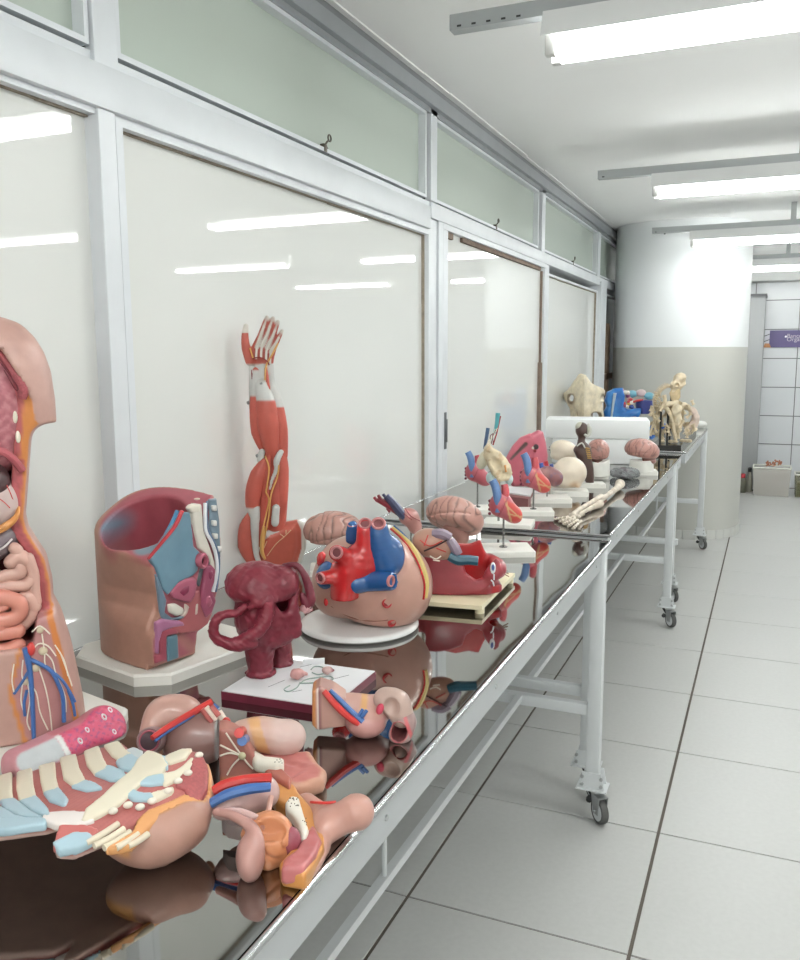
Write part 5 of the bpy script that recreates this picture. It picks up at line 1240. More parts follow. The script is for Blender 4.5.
    def hand(P):
        d = path(P, [p(258, 362), p(257, 351), p(259, 345)], [7*s, 7.5*s, 5*s]); d = smin(d, path(P, [p(268, 362), p(269, 352), p(269, 346)], [6*s, 7*s, 5*s]), 0.012)
        Q = P.copy(); Q[:, 1] = P[:, 1]*1.9; d = smin(path(Q, [p(263, 363), p(263, 352), p(264, 345)], [10*s, 12*s, 9*s])*0.6, d*0+1, 0.001)
        for pts, r in fingers: d = smin(d, path(P, [p(x, y, -0.012*i/3) for i, (x, y) in enumerate(pts)], [v*s for v in r]), 0.005)
        d = smin(d, path(P, [p(x, y, -0.012) for x, y in th], [4.8*s, 4.4*s, 3.5*s, 2.5*s]), 0.010)
        return d
    tipz = p(246, 333)[2]
    def hc(P):
        m_ = np.zeros(len(P))
        for pts, r in fingers:
            d = path(P, [p(x, y, -0.012-0.012*i/3) for i, (x, y) in enumerate(pts)], [1.6*s]*4); m_ = np.maximum(m_, lt(d, 0.0022, 0.001)*lt(P[:, 1], -0.003, .003))
            tt = p(*pts[3], -0.01); m_ = np.maximum(m_, lt(sph(P, tt, 0.0), 0.010, 0.003))
        m_ = np.maximum(m_, lt(tipz, P[:, 2], 0.001)*lt(P[:, 0], p(252, 330)[0], 0.002)); m_ = np.maximum(m_, lt(P[:, 2], p(260, 364)[2], 0.003))
        return mixc((200, 88, 70), (m_, (214, 206, 196)))
    c = p(264, 342); organ('hand', hand, (c[0]-0.075, -0.05, c[2]-0.09), (c[0]+0.075, 0.05, c[2]+0.085), 0.0026, hc, paint(), t)
    fn_ = []
    for pts, r in fingers: fn_.append([p(pts[0][0]-1, pts[0][1]+12, -0.020)]+[p(x, y, -0.013-0.010*i/3-0.004) for i, (x, y) in enumerate(pts[:3])])
    tubes('palm_tendon', fn_, 0.0035, mat('tendon_white2', (216, 210, 200), rough=0.4), t, 6)
    tubes('palm_artery', [[p(252, 359, -0.024), p(257, 357.5, -0.027), p(262, 358, -0.027), p(267, 361, -0.026), p(269, 365, -0.022)]], 0.0016, mat('dark_artery', (150, 36, 34), rough=0.4), t, 6)
    ye = mat('nerve_yellow', (230, 170, 84), rough=0.4)
    tubes('nerve', [[p(278, 343, -0.018), p(272, 355, -0.024), p(266, 366, -0.024), p(265, 380, -0.026)], [p(250, 348, -0.024), p(253, 358, -0.024)],
                    [p(265, 456, -0.03), p(269, 468, -0.032), p(267, 486, -0.034), p(266, 492, -0.034), p(269, 500, -0.034), p(266, 515, -0.036), p(263, 530, -0.036), p(262, 545, -0.034)],
                    [p(279, 465, -0.03), p(277, 478, -0.032), p(271, 495, -0.034), p(269, 515, -0.036), p(265, 535, -0.036), p(263, 550, -0.034)]], 0.0024, ye, t, 6)
    tubes('nerve_trunk', [[p(264, 526, -0.036), p(262, 540, -0.036), p(262, 552, -0.032), p(265, 559, -0.026)]], [0.004, 0.0055, 0.0055, 0.0035], ye, t)
    tubes('fine_nerve', [[p(267, 556, -0.026), p(276, 544, -0.027), p(284, 537, -0.027), p(291, 530, -0.026)], [p(284, 537, -0.027), p(280, 534, -0.027)], [p(286, 534, -0.027), p(286, 530, -0.027)], [p(264, 548, -0.032), p(267, 541, -0.03)]], 0.0011, mat('fine_nerve', (236, 206, 160), rough=0.4), t, 5)
    # shoulder blade with its muscle
    bl = [(262, 530), (272, 527), (282, 523), (298, 521), (304, 524), (307, 534), (307, 548), (303, 562), (298, 574), (288, 578), (268, 566), (258, 560)]
    q = [p(x, y, 0.0) for x, y in bl]; pl = [(v[0], max(v[2], 0.0)) for v in q]; a = np.array(pl)
    q2 = [p(x, y, 0.0) for x, y in [(262, 530), (272, 527), (282, 523), (297, 521), (301, 530), (302, 548), (298, 562), (293, 580), (268, 572), (255, 562)]]; pl2 = [(v[0], v[2]) for v in q2]
    gw = [(v[0], v[2]) for v in (p(x, y) for x, y in [(262, 532), (278, 526), (279, 531), (270, 534), (264, 539)])]
    def bc2(P): return mixc((214, 210, 200), (lt(poly2(P, pl2), 0.0), (206, 92, 70)), (lt(poly2(P, gw), 0.0), W_))
    organ('shoulder_blade', lambda P: np.maximum(smin(ext(poly2(P, pl), P[:, 1]-0.25*(P[:, 0]-pl[0][0]), -0.014, 0.012, 0.010), ext(poly2(P, pl2)+0.014, P[:, 1]-0.25*(P[:, 0]-pl[0][0]), -0.026, 0.0, 0.012), 0.012), -P[:, 2]), (a[:, 0].min()-.01, -0.035, -0.002), (a[:, 0].max()+.012, 0.075, a[:, 1].max()+.01), 0.0032, bc2, paint(), t)
    # support pin and screws
    MB().lathe([(0.045, 0), (0.045, 0.008), (0.042, 0.010), (0.004, 0.010)], 24, c=(0.015, 0.02, 0)).build('base', mat('arm_base', (220, 220, 216), rough=0.4), t)
    mm = mat('screw_metal', (150, 150, 150), rough=0.3, metal=0.9)
    for x, y, d in ((248, 403, -0.004), (257, 456, -0.012), (261, 384, -0.024)):
        q = p(x, y, d); MB().lathe([(0.004, -0.003), (0.005, 0), (0.005, 0.004), (0.002, 0.005)], 8, M=Matrix.Translation(q) @ Matrix.Rotation(math.radians(70), 4, 'Y')).build('screw', mm, t)
build_arm()
BR = (204, 150, 136); STEEL = None
def post(parent, x, y, z0, z1, r=0.003):
    MB().tube([(x, y, z0), (x, y, z1)], r, 8, sm=1).build('post', mat('post_metal', (150, 150, 148), rough=0.25, metal=0.9), parent)
def base_box(F, parent, hx, hy, h, cx=0.0, cy=0.0, rot=0, c=0.0, col=PLAS, name='base'):
    poly = cham(hx, hy, max(c, 0.002), cx, cy, rot); return slab(name, poly, 0, h, parent, col=col, tap=0.002)
def brain_mesh(F, t, c, r, rot=(0, 0, 0), col=BR, f=None, depth=0.05, cereb=True, name='brain', h=None, fissure=True, gyr=True):
    """c centre, r half sizes (length, width, height) before the turn; front end towards -x"""
    s = max(r); f = f or 10.5/s; R = rotm(*rot)
    def fn(P):
        Q = (P-A(*c)) @ R
        d = ell(Q, (0, 0, 0), r); d = smin(d, ell(Q, (-0.35*r[0], 0, -0.25*r[2]), (0.5*r[0], 0.8*r[1], 0.62*r[2])), 0.1*s)
        d = smax(d, -(Q[:, 2]+0.62*r[2]), 0.15*s)
        if gyr: d = d+depth*s*(1-gyri(Q, f, 7))
        if fissure: d = d+0.06*s*np.exp(-(Q[:, 1]/(0.022*s))**2)*(Q[:, 2] > -0.3*r[2])
        if gyr: d = d+0.05*s*np.exp(-((Q[:, 2]+0.12*r[2]-0.30*Q[:, 0])/(0.025*s))**2)*(Q[:, 0] < 0.35*r[0])
        return d
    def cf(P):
        Q = (P-A(*c)) @ R; k = gyri(Q, f, 7) if gyr else np.ones(len(P)); return mixc(col, (np.clip((1-k)*1.3-0.1, 0, 0.75), tuple(int(v*0.5) for v in col)))  # sulci painted darker: shade of the folds put into the colour
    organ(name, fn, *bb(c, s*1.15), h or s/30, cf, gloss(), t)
    if cereb:
        Ri = Matrix.Rotation(math.radians(rot[2]), 3, 'Z') @ Matrix.Rotation(math.radians(rot[1]), 3, 'Y') @ Matrix.Rotation(math.radians(rot[0]), 3, 'X')
        cc = Vector(c)+Ri @ Vector((0.55*r[0], 0, -0.72*r[2]))
        organ('cerebellum', lambda P: ell((P-A(*cc)) @ R, (0, 0, 0), (0.36*s, 0.55*r[1], 0.25*s))+0.012*s*np.sin(((P-A(*cc)) @ R)[:, 2]*2.2*60/s*0.1), *bb(cc, s*0.62), s/22, tuple(int(v*0.86) for v in col), gloss(), t)
        b0 = Vector(c)+Ri @ Vector((0.25*r[0], 0, -0.5*r[2])); b1 = Vector(c)+Ri @ Vector((0.42*r[0], 0, -1.25*r[2]))
        MB().tube([b0, (b0+b1)/2, b1], [0.2*s, 0.17*s, 0.12*s], 12).build('brain_stem', mat('stem_%d' % col[0], tuple(int(v*0.85) for v in col), rough=0.4), t)
def small_heart(F, t, c, s, cut=True, cool=(86, 124, 176)):
    """heart on a stand: c centre, s height of the muscle; apex to the lower right"""
    c = Vector(c)
    def fn(P):
        d = ell(P, (c.x-0.10*s, c.y, c.z+0.10*s), (0.36*s, 0.30*s, 0.38*s), (0, 20, 0)); d = smin(d, ell(P, (c.x+0.22*s, c.y, c.z-0.15*s), (0.38*s, 0.26*s, 0.28*s), (0, 38, 0)), 0.15*s)
        return d
    def cf(P):
        x = (P[:, 0]-c.x)/s; z = (P[:, 2]-c.z)/s; y = (P[:, 1]-c.y)/s
        cutm = lt(0.08, x+0.25*z, 0.02)*lt(y, 0.05, 0.02)*lt(np.abs(z+0.55*x-0.02), 0.30, 0.02) if cut else np.zeros(len(P))
        rim = cutm*(lt(np.abs(x+0.25*z-0.12), 0.03, 0.01)+lt(np.abs(z+0.9*x-0.18), 0.025, 0.01)+lt(np.abs(z+0.25*x+0.1), 0.02, 0.01))
        return mixc((200, 92, 104), (cutm, (204, 60, 50)), (rim, (222, 176, 120)), (lt(np.abs(x*0.8-z*0.4+0.05), 0.018, .01), (150, 50, 66)))
    organ('heart_muscle', fn, *bb(c, (0.75*s, 0.45*s, 0.65*s)), s/26, cf, gloss(), t)
    bl = mat('heart_blue', cool, rough=0.35); rd = mat('heart_pink_red', (208, 76, 84), rough=0.35)
    MB().tube([c+Vector((-0.18*s, -0.18*s, -0.1*s)), c+Vector((-0.20*s, -0.16*s, 0.35*s)), c+Vector((-0.26*s, -0.1*s, 0.66*s)), c+Vector((-0.36*s, -0.08*s, 0.86*s))], [0.10*s, 0.13*s, 0.13*s, 0.12*s], 12).build('pulmonary_artery', bl, t)
    MB().tube([c+Vector((0.02*s, -0.05*s, 0.3*s)), c+Vector((0.03*s, -0.03*s, 0.55*s)), c+Vector((0.0*s, 0, 0.72*s))], [0.13*s, 0.12*s, 0.10*s], 12).build('aorta', rd, t)
    for k in range(4):
        MB().ball(c+Vector((-0.43*s, -0.05*s, 0.22*s-0.13*k*s)), 0.05*s).build('vein_stub', mat('stub_maroon', (120, 40, 64), rough=0.4), t)
def heart_on_stand(label, hx, hy, s_px, bx, by, bw, cut=True, dyh=0.0, z=TZ, rot=12, hh=0.018, cool=(86, 124, 176), bd=None):
    F = Frame(bx, by, z=z)
    t = F.thing('heart_model', label, 'anatomical model', 'small heart models on stands')
    k = (Vector(F.p(bx+50, by))-Vector(F.p(bx-50, by))).length/100
    base_box(F, t, bw*k/2, (bd or bw*0.62)*k/2, hh, rot=rot, c=0.004)
    c = F.p(hx, hy, dyh); s = s_px*k
    post(t, c[0]*0.55, dyh, hh, c[2]-0.2*s); MB().lathe([(0.012, 0), (0.012, 0.003), (0.004, 0.006)], 14, c=(c[0]*0.55, dyh, hh)).build('post_foot', mat('post_metal', (1, 1, 1)), t)
    small_heart(F, t, c, s, cut, cool)
    return F, t

# ---- whole brain behind the giant heart
F = Frame(338, 572); t = F.thing('brain_model', 'pink brain model behind, between the arm shoulder blade and the giant heart', 'anatomical model')
k = (Vector(F.p(388, 572))-Vector(F.p(288, 572))).length/100
base_box(F, t, 0.075, 0.05, 0.016, cy=0.0)
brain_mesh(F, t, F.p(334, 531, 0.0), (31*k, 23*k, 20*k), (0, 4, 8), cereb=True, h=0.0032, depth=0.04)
post(t, 0.0, 0.0, 0.016, F.p(334, 545)[2], 0.006)

# ---- small heart with long dark vessels on a thin post
F = Frame(411, 566); t = F.thing('heart_model', 'small pink heart model with long dark vessels on a thin post behind the giant heart', 'anatomical model', None)
c = Vector(F.p(411, 519)); base_box(F, t, 0.05, 0.035, 0.014); post(t, c.x, 0, 0.014, c.z, 0.0022)
organ('heart_muscle', lambda P: smin(ell(P, (c.x-0.006, 0, c.z+0.006), (0.028, 0.026, 0.025)), ell(P, (c.x+0.010, 0, c.z-0.018), (0.020, 0.02, 0.026), (0, -15, 0)), 0.012), *bb(c, 0.06), 0.0024, (206, 144, 136), gloss(), t)
dkb = mat('dark_blue_vessel', (70, 76, 108), rough=0.35); mar = mat('maroon_vessel', (140, 36, 50), rough=0.35)
tubes('vein', [[F.p(406, 519, -0.012), F.p(399, 511, -0.014), F.p(392, 502, -0.014), F.p(386, 496, -0.014)]], [0.011, 0.0125, 0.011, 0.009], dkb, t)
tubes('artery', [[F.p(398, 513, 0.0), F.p(388, 505, -0.004), F.p(377, 499, -0.004)]], [0.008, 0.0095, 0.008], mar, t)
for x, y, m_ in ((374, 497, mar), (378, 495, mar), (383, 494, dkb), (388, 495, dkb), (387, 508, mar)):
    MB().tube([F.p(x+3, y+4, -0.008), F.p(x, y, -0.008)], 0.0042, 8, sm=1).build('vessel_branch', m_, t)
tubes('surface_vessel', [[F.p(405, 508, -0.024), F.p(411, 516, -0.029), F.p(420, 521, -0.02)], [F.p(402, 512, -0.02), F.p(412, 520, -0.029)]], 0.0013, mar, t, 5)

# ---- red hollow heart model on a cream board
F = Frame(462, 604); t = F.thing('opened_heart_model', 'big hollow red heart model lying open on a cream footed board', 'anatomical model')
p = F.p
z1 = 0.022
T4 = [F.inv @ (on_z(x, y, TZ+z1)-F.o) for x, y in ((408, 600), (482, 606), (515, 573))]; a, b_, d_ = [np.array((q.x, q.y)) for q in T4]
MB().prism([tuple(a), tuple(b_), tuple(d_), tuple(a+d_-b_)], z1-0.010, z1, taper=0.001).build('board', mat('cream_board', (226, 214, 178), rough=0.4), t, smooth=False)
cen = (a+d_)/2
for q in (a, b_, d_, a+d_-b_):
    w = q+(cen-q)*0.12; MB().lathe([(0.011, 0), (0.011, z1-0.010)], 12, c=(w[0], w[1], 0)).build('foot', mat('cream_board', (1, 1, 1)), t)
fo = [(424, 556), (428, 592), (440, 595), (464, 595), (480, 592), (492, 583), (499, 573), (500, 562), (496, 558), (489, 566), (484, 577), (476, 580), (466, 573), (463, 563), (450, 557), (436, 555)]
bo = [(440, 545), (456, 540), (470, 541), (480, 538), (484, 548), (489, 557), (494, 560), (500, 566), (492, 580), (440, 590)]
pf = [(q[0], max(q[2], z1)) for q in (p(x, y, 0.0) for x, y in fo)]; pb_ = [(q[0], max(q[2], z1)) for q in (p(x, y, 0.085) for x, y in bo)]
def bowl(P):
    fr = ext(poly2(P, pf), P[:, 1]+0.5*np.maximum(P[:, 0]-0.03, 0)*0-0.0, -0.006, 0.008, 0.005)
    bk = ext(poly2(P, pb_), P[:, 1]-0.35*(P[:, 0]-0.03), 0.055, 0.068, 0.004)
    flo = ext(np.maximum(poly2(P, [(q[0], q[1]) for q in [(-0.085, 0.0), (0.06, 0.0), (0.095, 0.03), (0.09, 0.075), (-0.08, 0.07)]], (0, 1)), -1), P[:, 2], z1, z1+0.02, 0.004)
    rt = path(P, [p(492, 575, 0.0), p(498, 570, 0.02), p(497, 566, 0.05), p(490, 560, 0.08)], [0.016, 0.02, 0.02, 0.016])
    lf = ext(poly2(P, [(-0.11, 0.0), (-0.075, 0.0), (-0.07, 0.07), (-0.11, 0.07)], (0, 1)), P[:, 2], z1, z1+0.05, 0.006)
    return np.maximum(un(fr, bk, flo, rt, lf, k=0.012), z1-P[:, 2])
def bcol(P):
    ins = lt(0.009, P[:, 1], 0.002)*lt(P[:, 1], 0.068, 0.004)*lt(P[:, 0], 0.088); return mixc((158, 48, 60), (ins, (176, 22, 24)))
organ('heart_wall', bowl, (-0.125, -0.02, z1-0.004), (0.125, 0.12, 0.17), 0.0032, bcol, gloss(), t)
q = p(493, 568, -0.014)
MB().ball(q, (0.0065, 0.004, 0.014)).build('white_valve', mat('valve_white', (226, 230, 236), rough=0.4), t); MB().ball((q[0], q[1]-0.003, q[2]+0.002), (0.0035, 0.003, 0.008)).build('blue_spot', mat('spot_blue', (70, 96, 160), rough=0.4), t)
tubes('white_cord', [[p(491, 580, -0.016), p(493, 582, -0.016), p(494, 586, -0.014)], [p(494, 574, -0.014), p(494, 580, -0.016)]], 0.0018, mat('valve_white', (1, 1, 1)), t, 6)
for k_ in range(7):
    aa = 0.3+k_*0.35; MB().tube([p(499, 571, 0.04), (p(499, 571, 0.04)[0]+0.024*math.cos(aa-0.4), 0.04, p(499, 571, 0.04)[2]+0.024*math.sin(aa-0.9))], 0.0013, 5, sm=1).build('tree_cord', mat('cord_tan', (168, 130, 104), rough=0.6), t)
# heart with dark vessels resting in it
F2 = Frame(440, 588, z=TZ+0.075); t2 = F2.thing('heart_model', 'beige heart model with thick teal vessels resting on the open red heart', 'anatomical model'); p2 = F2.p
c = Vector(p2(431, 543, 0.01))
t2.location.z -= 0.0
organ('heart_muscle', lambda P: smin(ell(P, c, (0.042, 0.032, 0.032), (0, 15, 0)), ell(P, (c.x+0.03, c.y, c.z-0.012), (0.03, 0.026, 0.024)), 0.015), *bb(c, 0.075), 0.0028, (202, 150, 128), gloss(), t2)
tubes('surface_artery', [[p2(420, 540, -0.02), p2(430, 546, -0.026), p2(442, 541, -0.024)], [p2(428, 535, -0.015), p2(424, 546, -0.024)], [p2(436, 548, -0.024), p2(446, 552, -0.02)]], 0.0013, m_red(), t2, 5)
tubes('dark_band', [[p2(424, 551, -0.022), p2(436, 546, -0.026), p2(447, 540, -0.024)]], 0.0018, mat('dark_line', (56, 36, 40), rough=0.4), t2, 5)
vio = mat('violet_grey_vessel', (150, 132, 150), rough=0.3)
tubes('vessel', [[p2(433, 534, -0.005), p2(442, 534, -0.01), p2(450, 538, -0.01)], [p2(450, 540, -0.012), p2(455, 548, -0.016), p2(458, 554, -0.016)]], [0.010, 0.012, 0.011], vio, t2)
tubes('teal_vessel', [[p2(449, 556, -0.02), p2(458, 560, -0.022), p2(468, 560, -0.02), p2(478, 561, -0.02)]], [0.010, 0.012, 0.011, 0.0105], mat('teal_dark', (30, 84, 104), rough=0.3), t2)
tubes('white_cord', [[p2(430, 556, -0.02), p2(436, 559, -0.024), p2(441, 556, -0.022)], [p2(433, 560, -0.022), p2(440, 561, -0.022)]], 0.0016, m_nrv(), t2, 5)

# ---- brain behind the open heart
F = Frame(455, 553); t = F.thing('brain_model', 'pink brain model with fine grooves right behind the open red heart', 'anatomical model')
k = (Vector(F.p(505, 553))-Vector(F.p(405, 553))).length/100
base_box(F, t, 0.07, 0.05, 0.014); c = F.p(455, 517, 0.0)
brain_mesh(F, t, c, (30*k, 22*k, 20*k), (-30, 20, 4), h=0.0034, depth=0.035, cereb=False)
organ('brain_stem', lambda P: path(P, [F.p(452, 524), F.p(462, 536), F.p(458, 544)], [0.03, 0.022, 0.018]), *bb(F.p(458, 536), (0.06, 0.05, 0.07)), 0.004, (176, 122, 110), gloss(), t)

# ---- small hearts on stands
T2 = TZ+0.012
heart_on_stand('front small heart on stand, nearest the camera of the small hearts on white bases', 504, 508, 33, 503, 553, 58, rot=10, dyh=0.0, bd=42)
heart_on_stand('small pink heart on stand farthest left, touching the glass wall side', 477, 474, 26, 478, 512, 46, cut=False, z=T2, bd=30)
heart_on_stand('small heart with open red side on stand, in front of the pink kidney shaped model', 534, 479, 30, 533, 514, 40, z=T2, rot=6, bd=26)
# dark small heart
F = Frame(549, 501, z=T2); t = F.thing('heart_model', 'greyish brown small heart model with blue and red tips beside the cream brain half', 'anatomical model', 'small heart models on stands')
base_box(F, t, 0.082, 0.06, 0.018, rot=8, c=0.004); c = Vector(F.p(550, 475)); post(t, c.x-0.01, 0, 0.018, c.z)
organ('heart_muscle', lambda P: smin(ell(P, (c.x-0.010, 0, c.z+0.008), (0.036, 0.032, 0.030)), ell(P, (c.x+0.018, 0, c.z-0.012), (0.034, 0.03, 0.034), (0, 30, 0)), 0.015)+0.0008*wob(P, 200, 2), *bb(c, 0.075), 0.003, lambda P: mixc((150, 96, 98), (lt(P[:, 0], c.x-0.012, 0.01), (204, 146, 142)), (lt(0.35, wob(P, 130, 9), 0.1)*0.6, (110, 90, 120))), gloss(), t)
for x, y, cc in ((541, 463, (60, 96, 180)), (546, 461, (196, 44, 56)), (551, 464, (70, 90, 160)), (543, 466, (60, 80, 150))):
    MB().tube([F.p(x+1, y+5), F.p(x, y)], 0.008, 10, sm=1).build('vessel_end', mat('vend%d' % cc[0], cc, rough=0.35), t)

# ---- cream bone and vessel model on a post
F = Frame(508, 525, z=T2); t = F.thing('skull_bone_model', 'cream bone model with teal topped vessels on a stand behind the front small heart', 'anatomical model'); p = F.p
base_box(F, t, 0.085, 0.06, 0.014, rot=-8, c=0.004); k = 0.0032
c = Vector(p(498, 466))
post(t, p(499, 480)[0], 0, 0.014, c.z-0.02, 0.004)
def bonef(P):
    d = ext(poly2(P, [(q[0], q[2]) for q in (p(*v) for v in ((488, 443), (493, 448), (500, 452), (505, 458), (510, 465), (513, 473), (508, 480), (499, 481), (492, 474), (488, 465), (483, 455), (484, 447)))]), P[:, 1]-0.012*wob(P, 40, 3), -0.02, 0.02, 0.012)
    d = sub(d, ell(P, p(497, 464, -0.03), (0.018, 0.02, 0.03), (0, -30, 0)), 0.006)
    return d+0.003*wob(P, 110, 6)
organ('bone', bonef, *bb(c, (0.07, 0.05, 0.075)), 0.003, lambda P: mixc((226, 208, 172), (lt(0.4, wob(P, 160, 3), .1)*0.5, (196, 150, 100))), bone_m(), t)
organ('bone_wing', lambda P: ell(P, p(483, 460, 0.01), (0.02, 0.015, 0.035), (0, 20, 0))+0.003*wob(P, 120, 8), *bb(p(483, 460, 0.01), 0.045), 0.003, (230, 224, 196), bone_m(), t)
tubes('blue_horn', [[p(484, 449, 0.0), p(486, 440, 0.0), p(488, 428, 0.0)]], [0.003, 0.006, 0.0065], mat('horn_blue', (66, 92, 124), rough=0.4), t)
tubes('teal_vessel', [[p(495, 434, 0.0), p(497, 424, 0.0), p(498, 413, 0.0)]], [0.006, 0.008, 0.008], mat('teal', (70, 158, 164), rough=0.35), t)
tubes('red_edge', [[p(493, 445, -0.002), p(497, 432, -0.004), p(500.5, 416, -0.002)]], 0.0025, mat('edge_red', (168, 56, 56), rough=0.4), t)
lat = []
rr = random.Random(9)
for i in range(9):
    x0 = 488+rr.random()*6; y0 = 450-rr.random()*8; lat.append([p(x0, y0, -0.008), p(x0+rr.uniform(-1, 4), y0-7, -0.01), p(495+rr.uniform(-2, 3), 430+rr.uniform(-2, 5), -0.006)])
for i, l in enumerate(lat): tubes('lattice_cord', [l], 0.0015, mat('lat%d' % (i % 3), [(236, 226, 200), (120, 40, 44), (190, 200, 190)][i % 3], rough=0.4), t, 5)
for q in (p(490, 478, 0), p(509, 479, 0)): MB().ball(q, (0.014, 0.012, 0.02)).build('pale_blue_cartilage', mat('pale_blue', (190, 214, 214), rough=0.4), t)
tubes('orange_cord', [[p(498, 478, -0.015), p(499, 486, -0.01), p(501, 492, 0)], [p(505, 465, -0.02), p(506, 472, -0.02)]], 0.004, mat('orange_cord', (222, 150, 70), rough=0.4), t)

# ---- pink kidney shaped model
F = Frame(530, 492, z=T2); t = F.thing('pink_organ_model', 'tall pink two lobed model with a dark groove and small holes behind small hearts', 'anatomical model'); p = F.p
def outl(*v): return [(q[0], q[2]) for q in (p(x, y, 0) for x, y in v)]
la = outl((505, 470), (506, 457), (512, 446), (520, 437), (530, 433), (536, 436), (538, 450), (535, 470), (530, 486), (512, 486)); lb = outl((530, 434), (538, 430), (543, 432), (546, 443), (548, 456), (547, 468), (542, 476), (534, 484), (522, 486), (524, 460))
organ('lobe', lambda P: sub(ext(poly2(P, la), P[:, 1], -0.035, 0.02, 0.022), cap(P, p(511, 459, -0.036), p(526, 444, -0.036), 0.0035, 0.0065), 0.003), *bb(p(521, 460), (0.09, 0.06, 0.13)), 0.0042, lambda P: mixc((214, 104, 122), (lt(cap(P, p(511, 459, -0.036), p(526, 444, -0.036), 0.004, 0.007), 0.001), (104, 78, 74))), gloss(), t)
organ('lobe', lambda P: ext(poly2(P, lb), P[:, 1]-0.3*(P[:, 0]), -0.035, 0.03, 0.022), *bb(p(536, 458), (0.09, 0.07, 0.13)), 0.0042, (220, 110, 130), gloss(), t)
for x, y, r_, cc in ((536, 447, 0.010, (60, 40, 44)), (535, 451, 0.006, (150, 40, 50)), (533, 448, 0.005, (216, 206, 190))):
    MB().lathe([(r_*0.5, 0.001), (r_, 0.001), (r_*1.15, -0.003)], 14, M=Matrix.Translation(p(x, y, -0.042)) @ Matrix.Rotation(math.radians(90), 4, 'X')).build('opening', mat('op%d' % cc[0], cc, rough=0.5), t)
MB().box((-0.05, -0.05, 0), (0.07, 0.02, 0.004)).build('paper', mat('white_paper', (1, 1, 1)), t, smooth=False)
# maroon card box and papers under it
F = Frame(521, 507, z=T2); t = F.thing('paper_stack', 'small stack of papers on a dull maroon block under the pink model', 'papers')
MB().prism([F.g(508, 505)[:2], F.g(528, 508)[:2], F.g(533, 500)[:2], F.g(511, 498)[:2]], 0, 0.035, taper=0.002).build('block', mat('dull_maroon', (152, 92, 92), rough=0.5), t, smooth=False)
MB().prism([F.g(504, 502)[:2], F.g(530, 506)[:2], F.g(534, 498)[:2], F.g(509, 496)[:2]], 0.035, 0.040).build('papers', mat('white_paper', (1, 1, 1)), t, smooth=False)
# low white base at the far left by the glass
F = Frame(478, 500, z=T2); F_ = F
# ---- cream brain halves
def half(label, bx, by, cx, cy, w, h_, base=True):
    F = Frame(bx, by, z=T2); t = F.thing('brain_half_model', label, 'anatomical model', 'cream brain halves')
    k = (Vector(F.p(bx+50, by))-Vector(F.p(bx-50, by))).length/100; c = F.p(cx, cy)
    base_box(F, t, w*k*0.55, w*k*0.35, 0.022, cx=c[0], rot=4, c=0.01)
    def fn(P):
        d = ell(P, c, (w*k/2, 0.05, h_*k/2), (0, 14, 0)); d = smin(d, ell(P, (c[0]-0.2*w*k, 0, c[2]-0.30*h_*k), (0.28*w*k, 0.045, 0.22*h_*k)), 0.02)
        d = smin(d, ell(P, (c[0]+0.25*w*k, 0, c[2]-0.42*h_*k), (0.10*w*k, 0.03, 0.10*h_*k)), 0.01)
        return np.maximum(d+0.0012*wob(P, 130, 4), 0.02-P[:, 2])
    organ('brain_half', fn, *bb(c, (w*k*0.62, 0.065, h_*k*0.7)), 0.004, lambda P: mixc((238, 222, 200), (lt(sph(P, (c[0]+0.15*w*k, -0.03, c[2]-0.42*h_*k), 0.02), 0, .01)*0.6, (222, 170, 110))), gloss(), t)
half('smooth cream brain half model on white base beside the black torso figure', 572, 495, 570, 472, 34, 31)
half('smooth beige brain half model behind, in front of the white foam box', 564, 470, 564, 450, 28, 20)

# ---- black and brown standing figure
F = Frame(590, 487, z=T2); t = F.thing('muscle_figure', 'small dark brown standing torso figure with half bare skull', 'anatomical model'); p = F.p
base_box(F, t, 0.062, 0.04, 0.02, rot=8, c=0.004)
D_ = (84, 60, 54)
def figf(P):
    d = path(P, [p(582, 437), p(581, 443), p(583, 452)], [0.015, 0.016, 0.026]); d = smin(d, path(P, [p(584, 450), p(585, 460), p(588, 468), p(589, 476), p(590, 484)], [0.030, 0.029, 0.023, 0.021, 0.017]), 0.02)
    d = smin(d, ell(P, p(582, 430), (0.028, 0.03, 0.034)), 0.01); d = smin(d, path(P, [p(578, 450, -0.01), p(580, 457, -0.01)], [0.02, 0.012]), 0.01)
    return np.maximum(d, 0.018-P[:, 2])
organ('body', figf, *bb(p(585, 457), (0.08, 0.06, 0.17)), 0.004, D_, gloss(), t)
organ('skull_half', lambda P: smax(smin(ell(P, p(580, 427), (0.020, 0.025, 0.023)), ell(P, p(588, 430), (0.010, 0.018, 0.022)), 0.010), -ell(P, p(583.5, 430, -0.03), (0.012, 0.03, 0.03)), 0.003), *bb(p(582, 430), 0.055), 0.003, (206, 204, 186), bone_m(), t)
tubes('face_bone', [[p(588, 424, -0.005), p(591, 430, -0.012), p(588, 436, -0.012), p(584, 434, -0.02)]], 0.006, mat('face_bone', (214, 214, 206), rough=0.5), t)
for i in range(6):
    MB().tube([p(585.5+0.4*i, 448+2.0*i, -0.045), p(589.5+0.4*i, 448.5+2.0*i, -0.04)], 0.0028, 6, sm=1).build('rib', mat('rib_yellow', (206, 160, 70), rough=0.5), t)
tubes('collar_bone', [[p(577, 446, -0.04), p(582, 443, -0.045), p(585, 448, -0.045)]], 0.003, mat('face_bone', (1, 1, 1)), t)

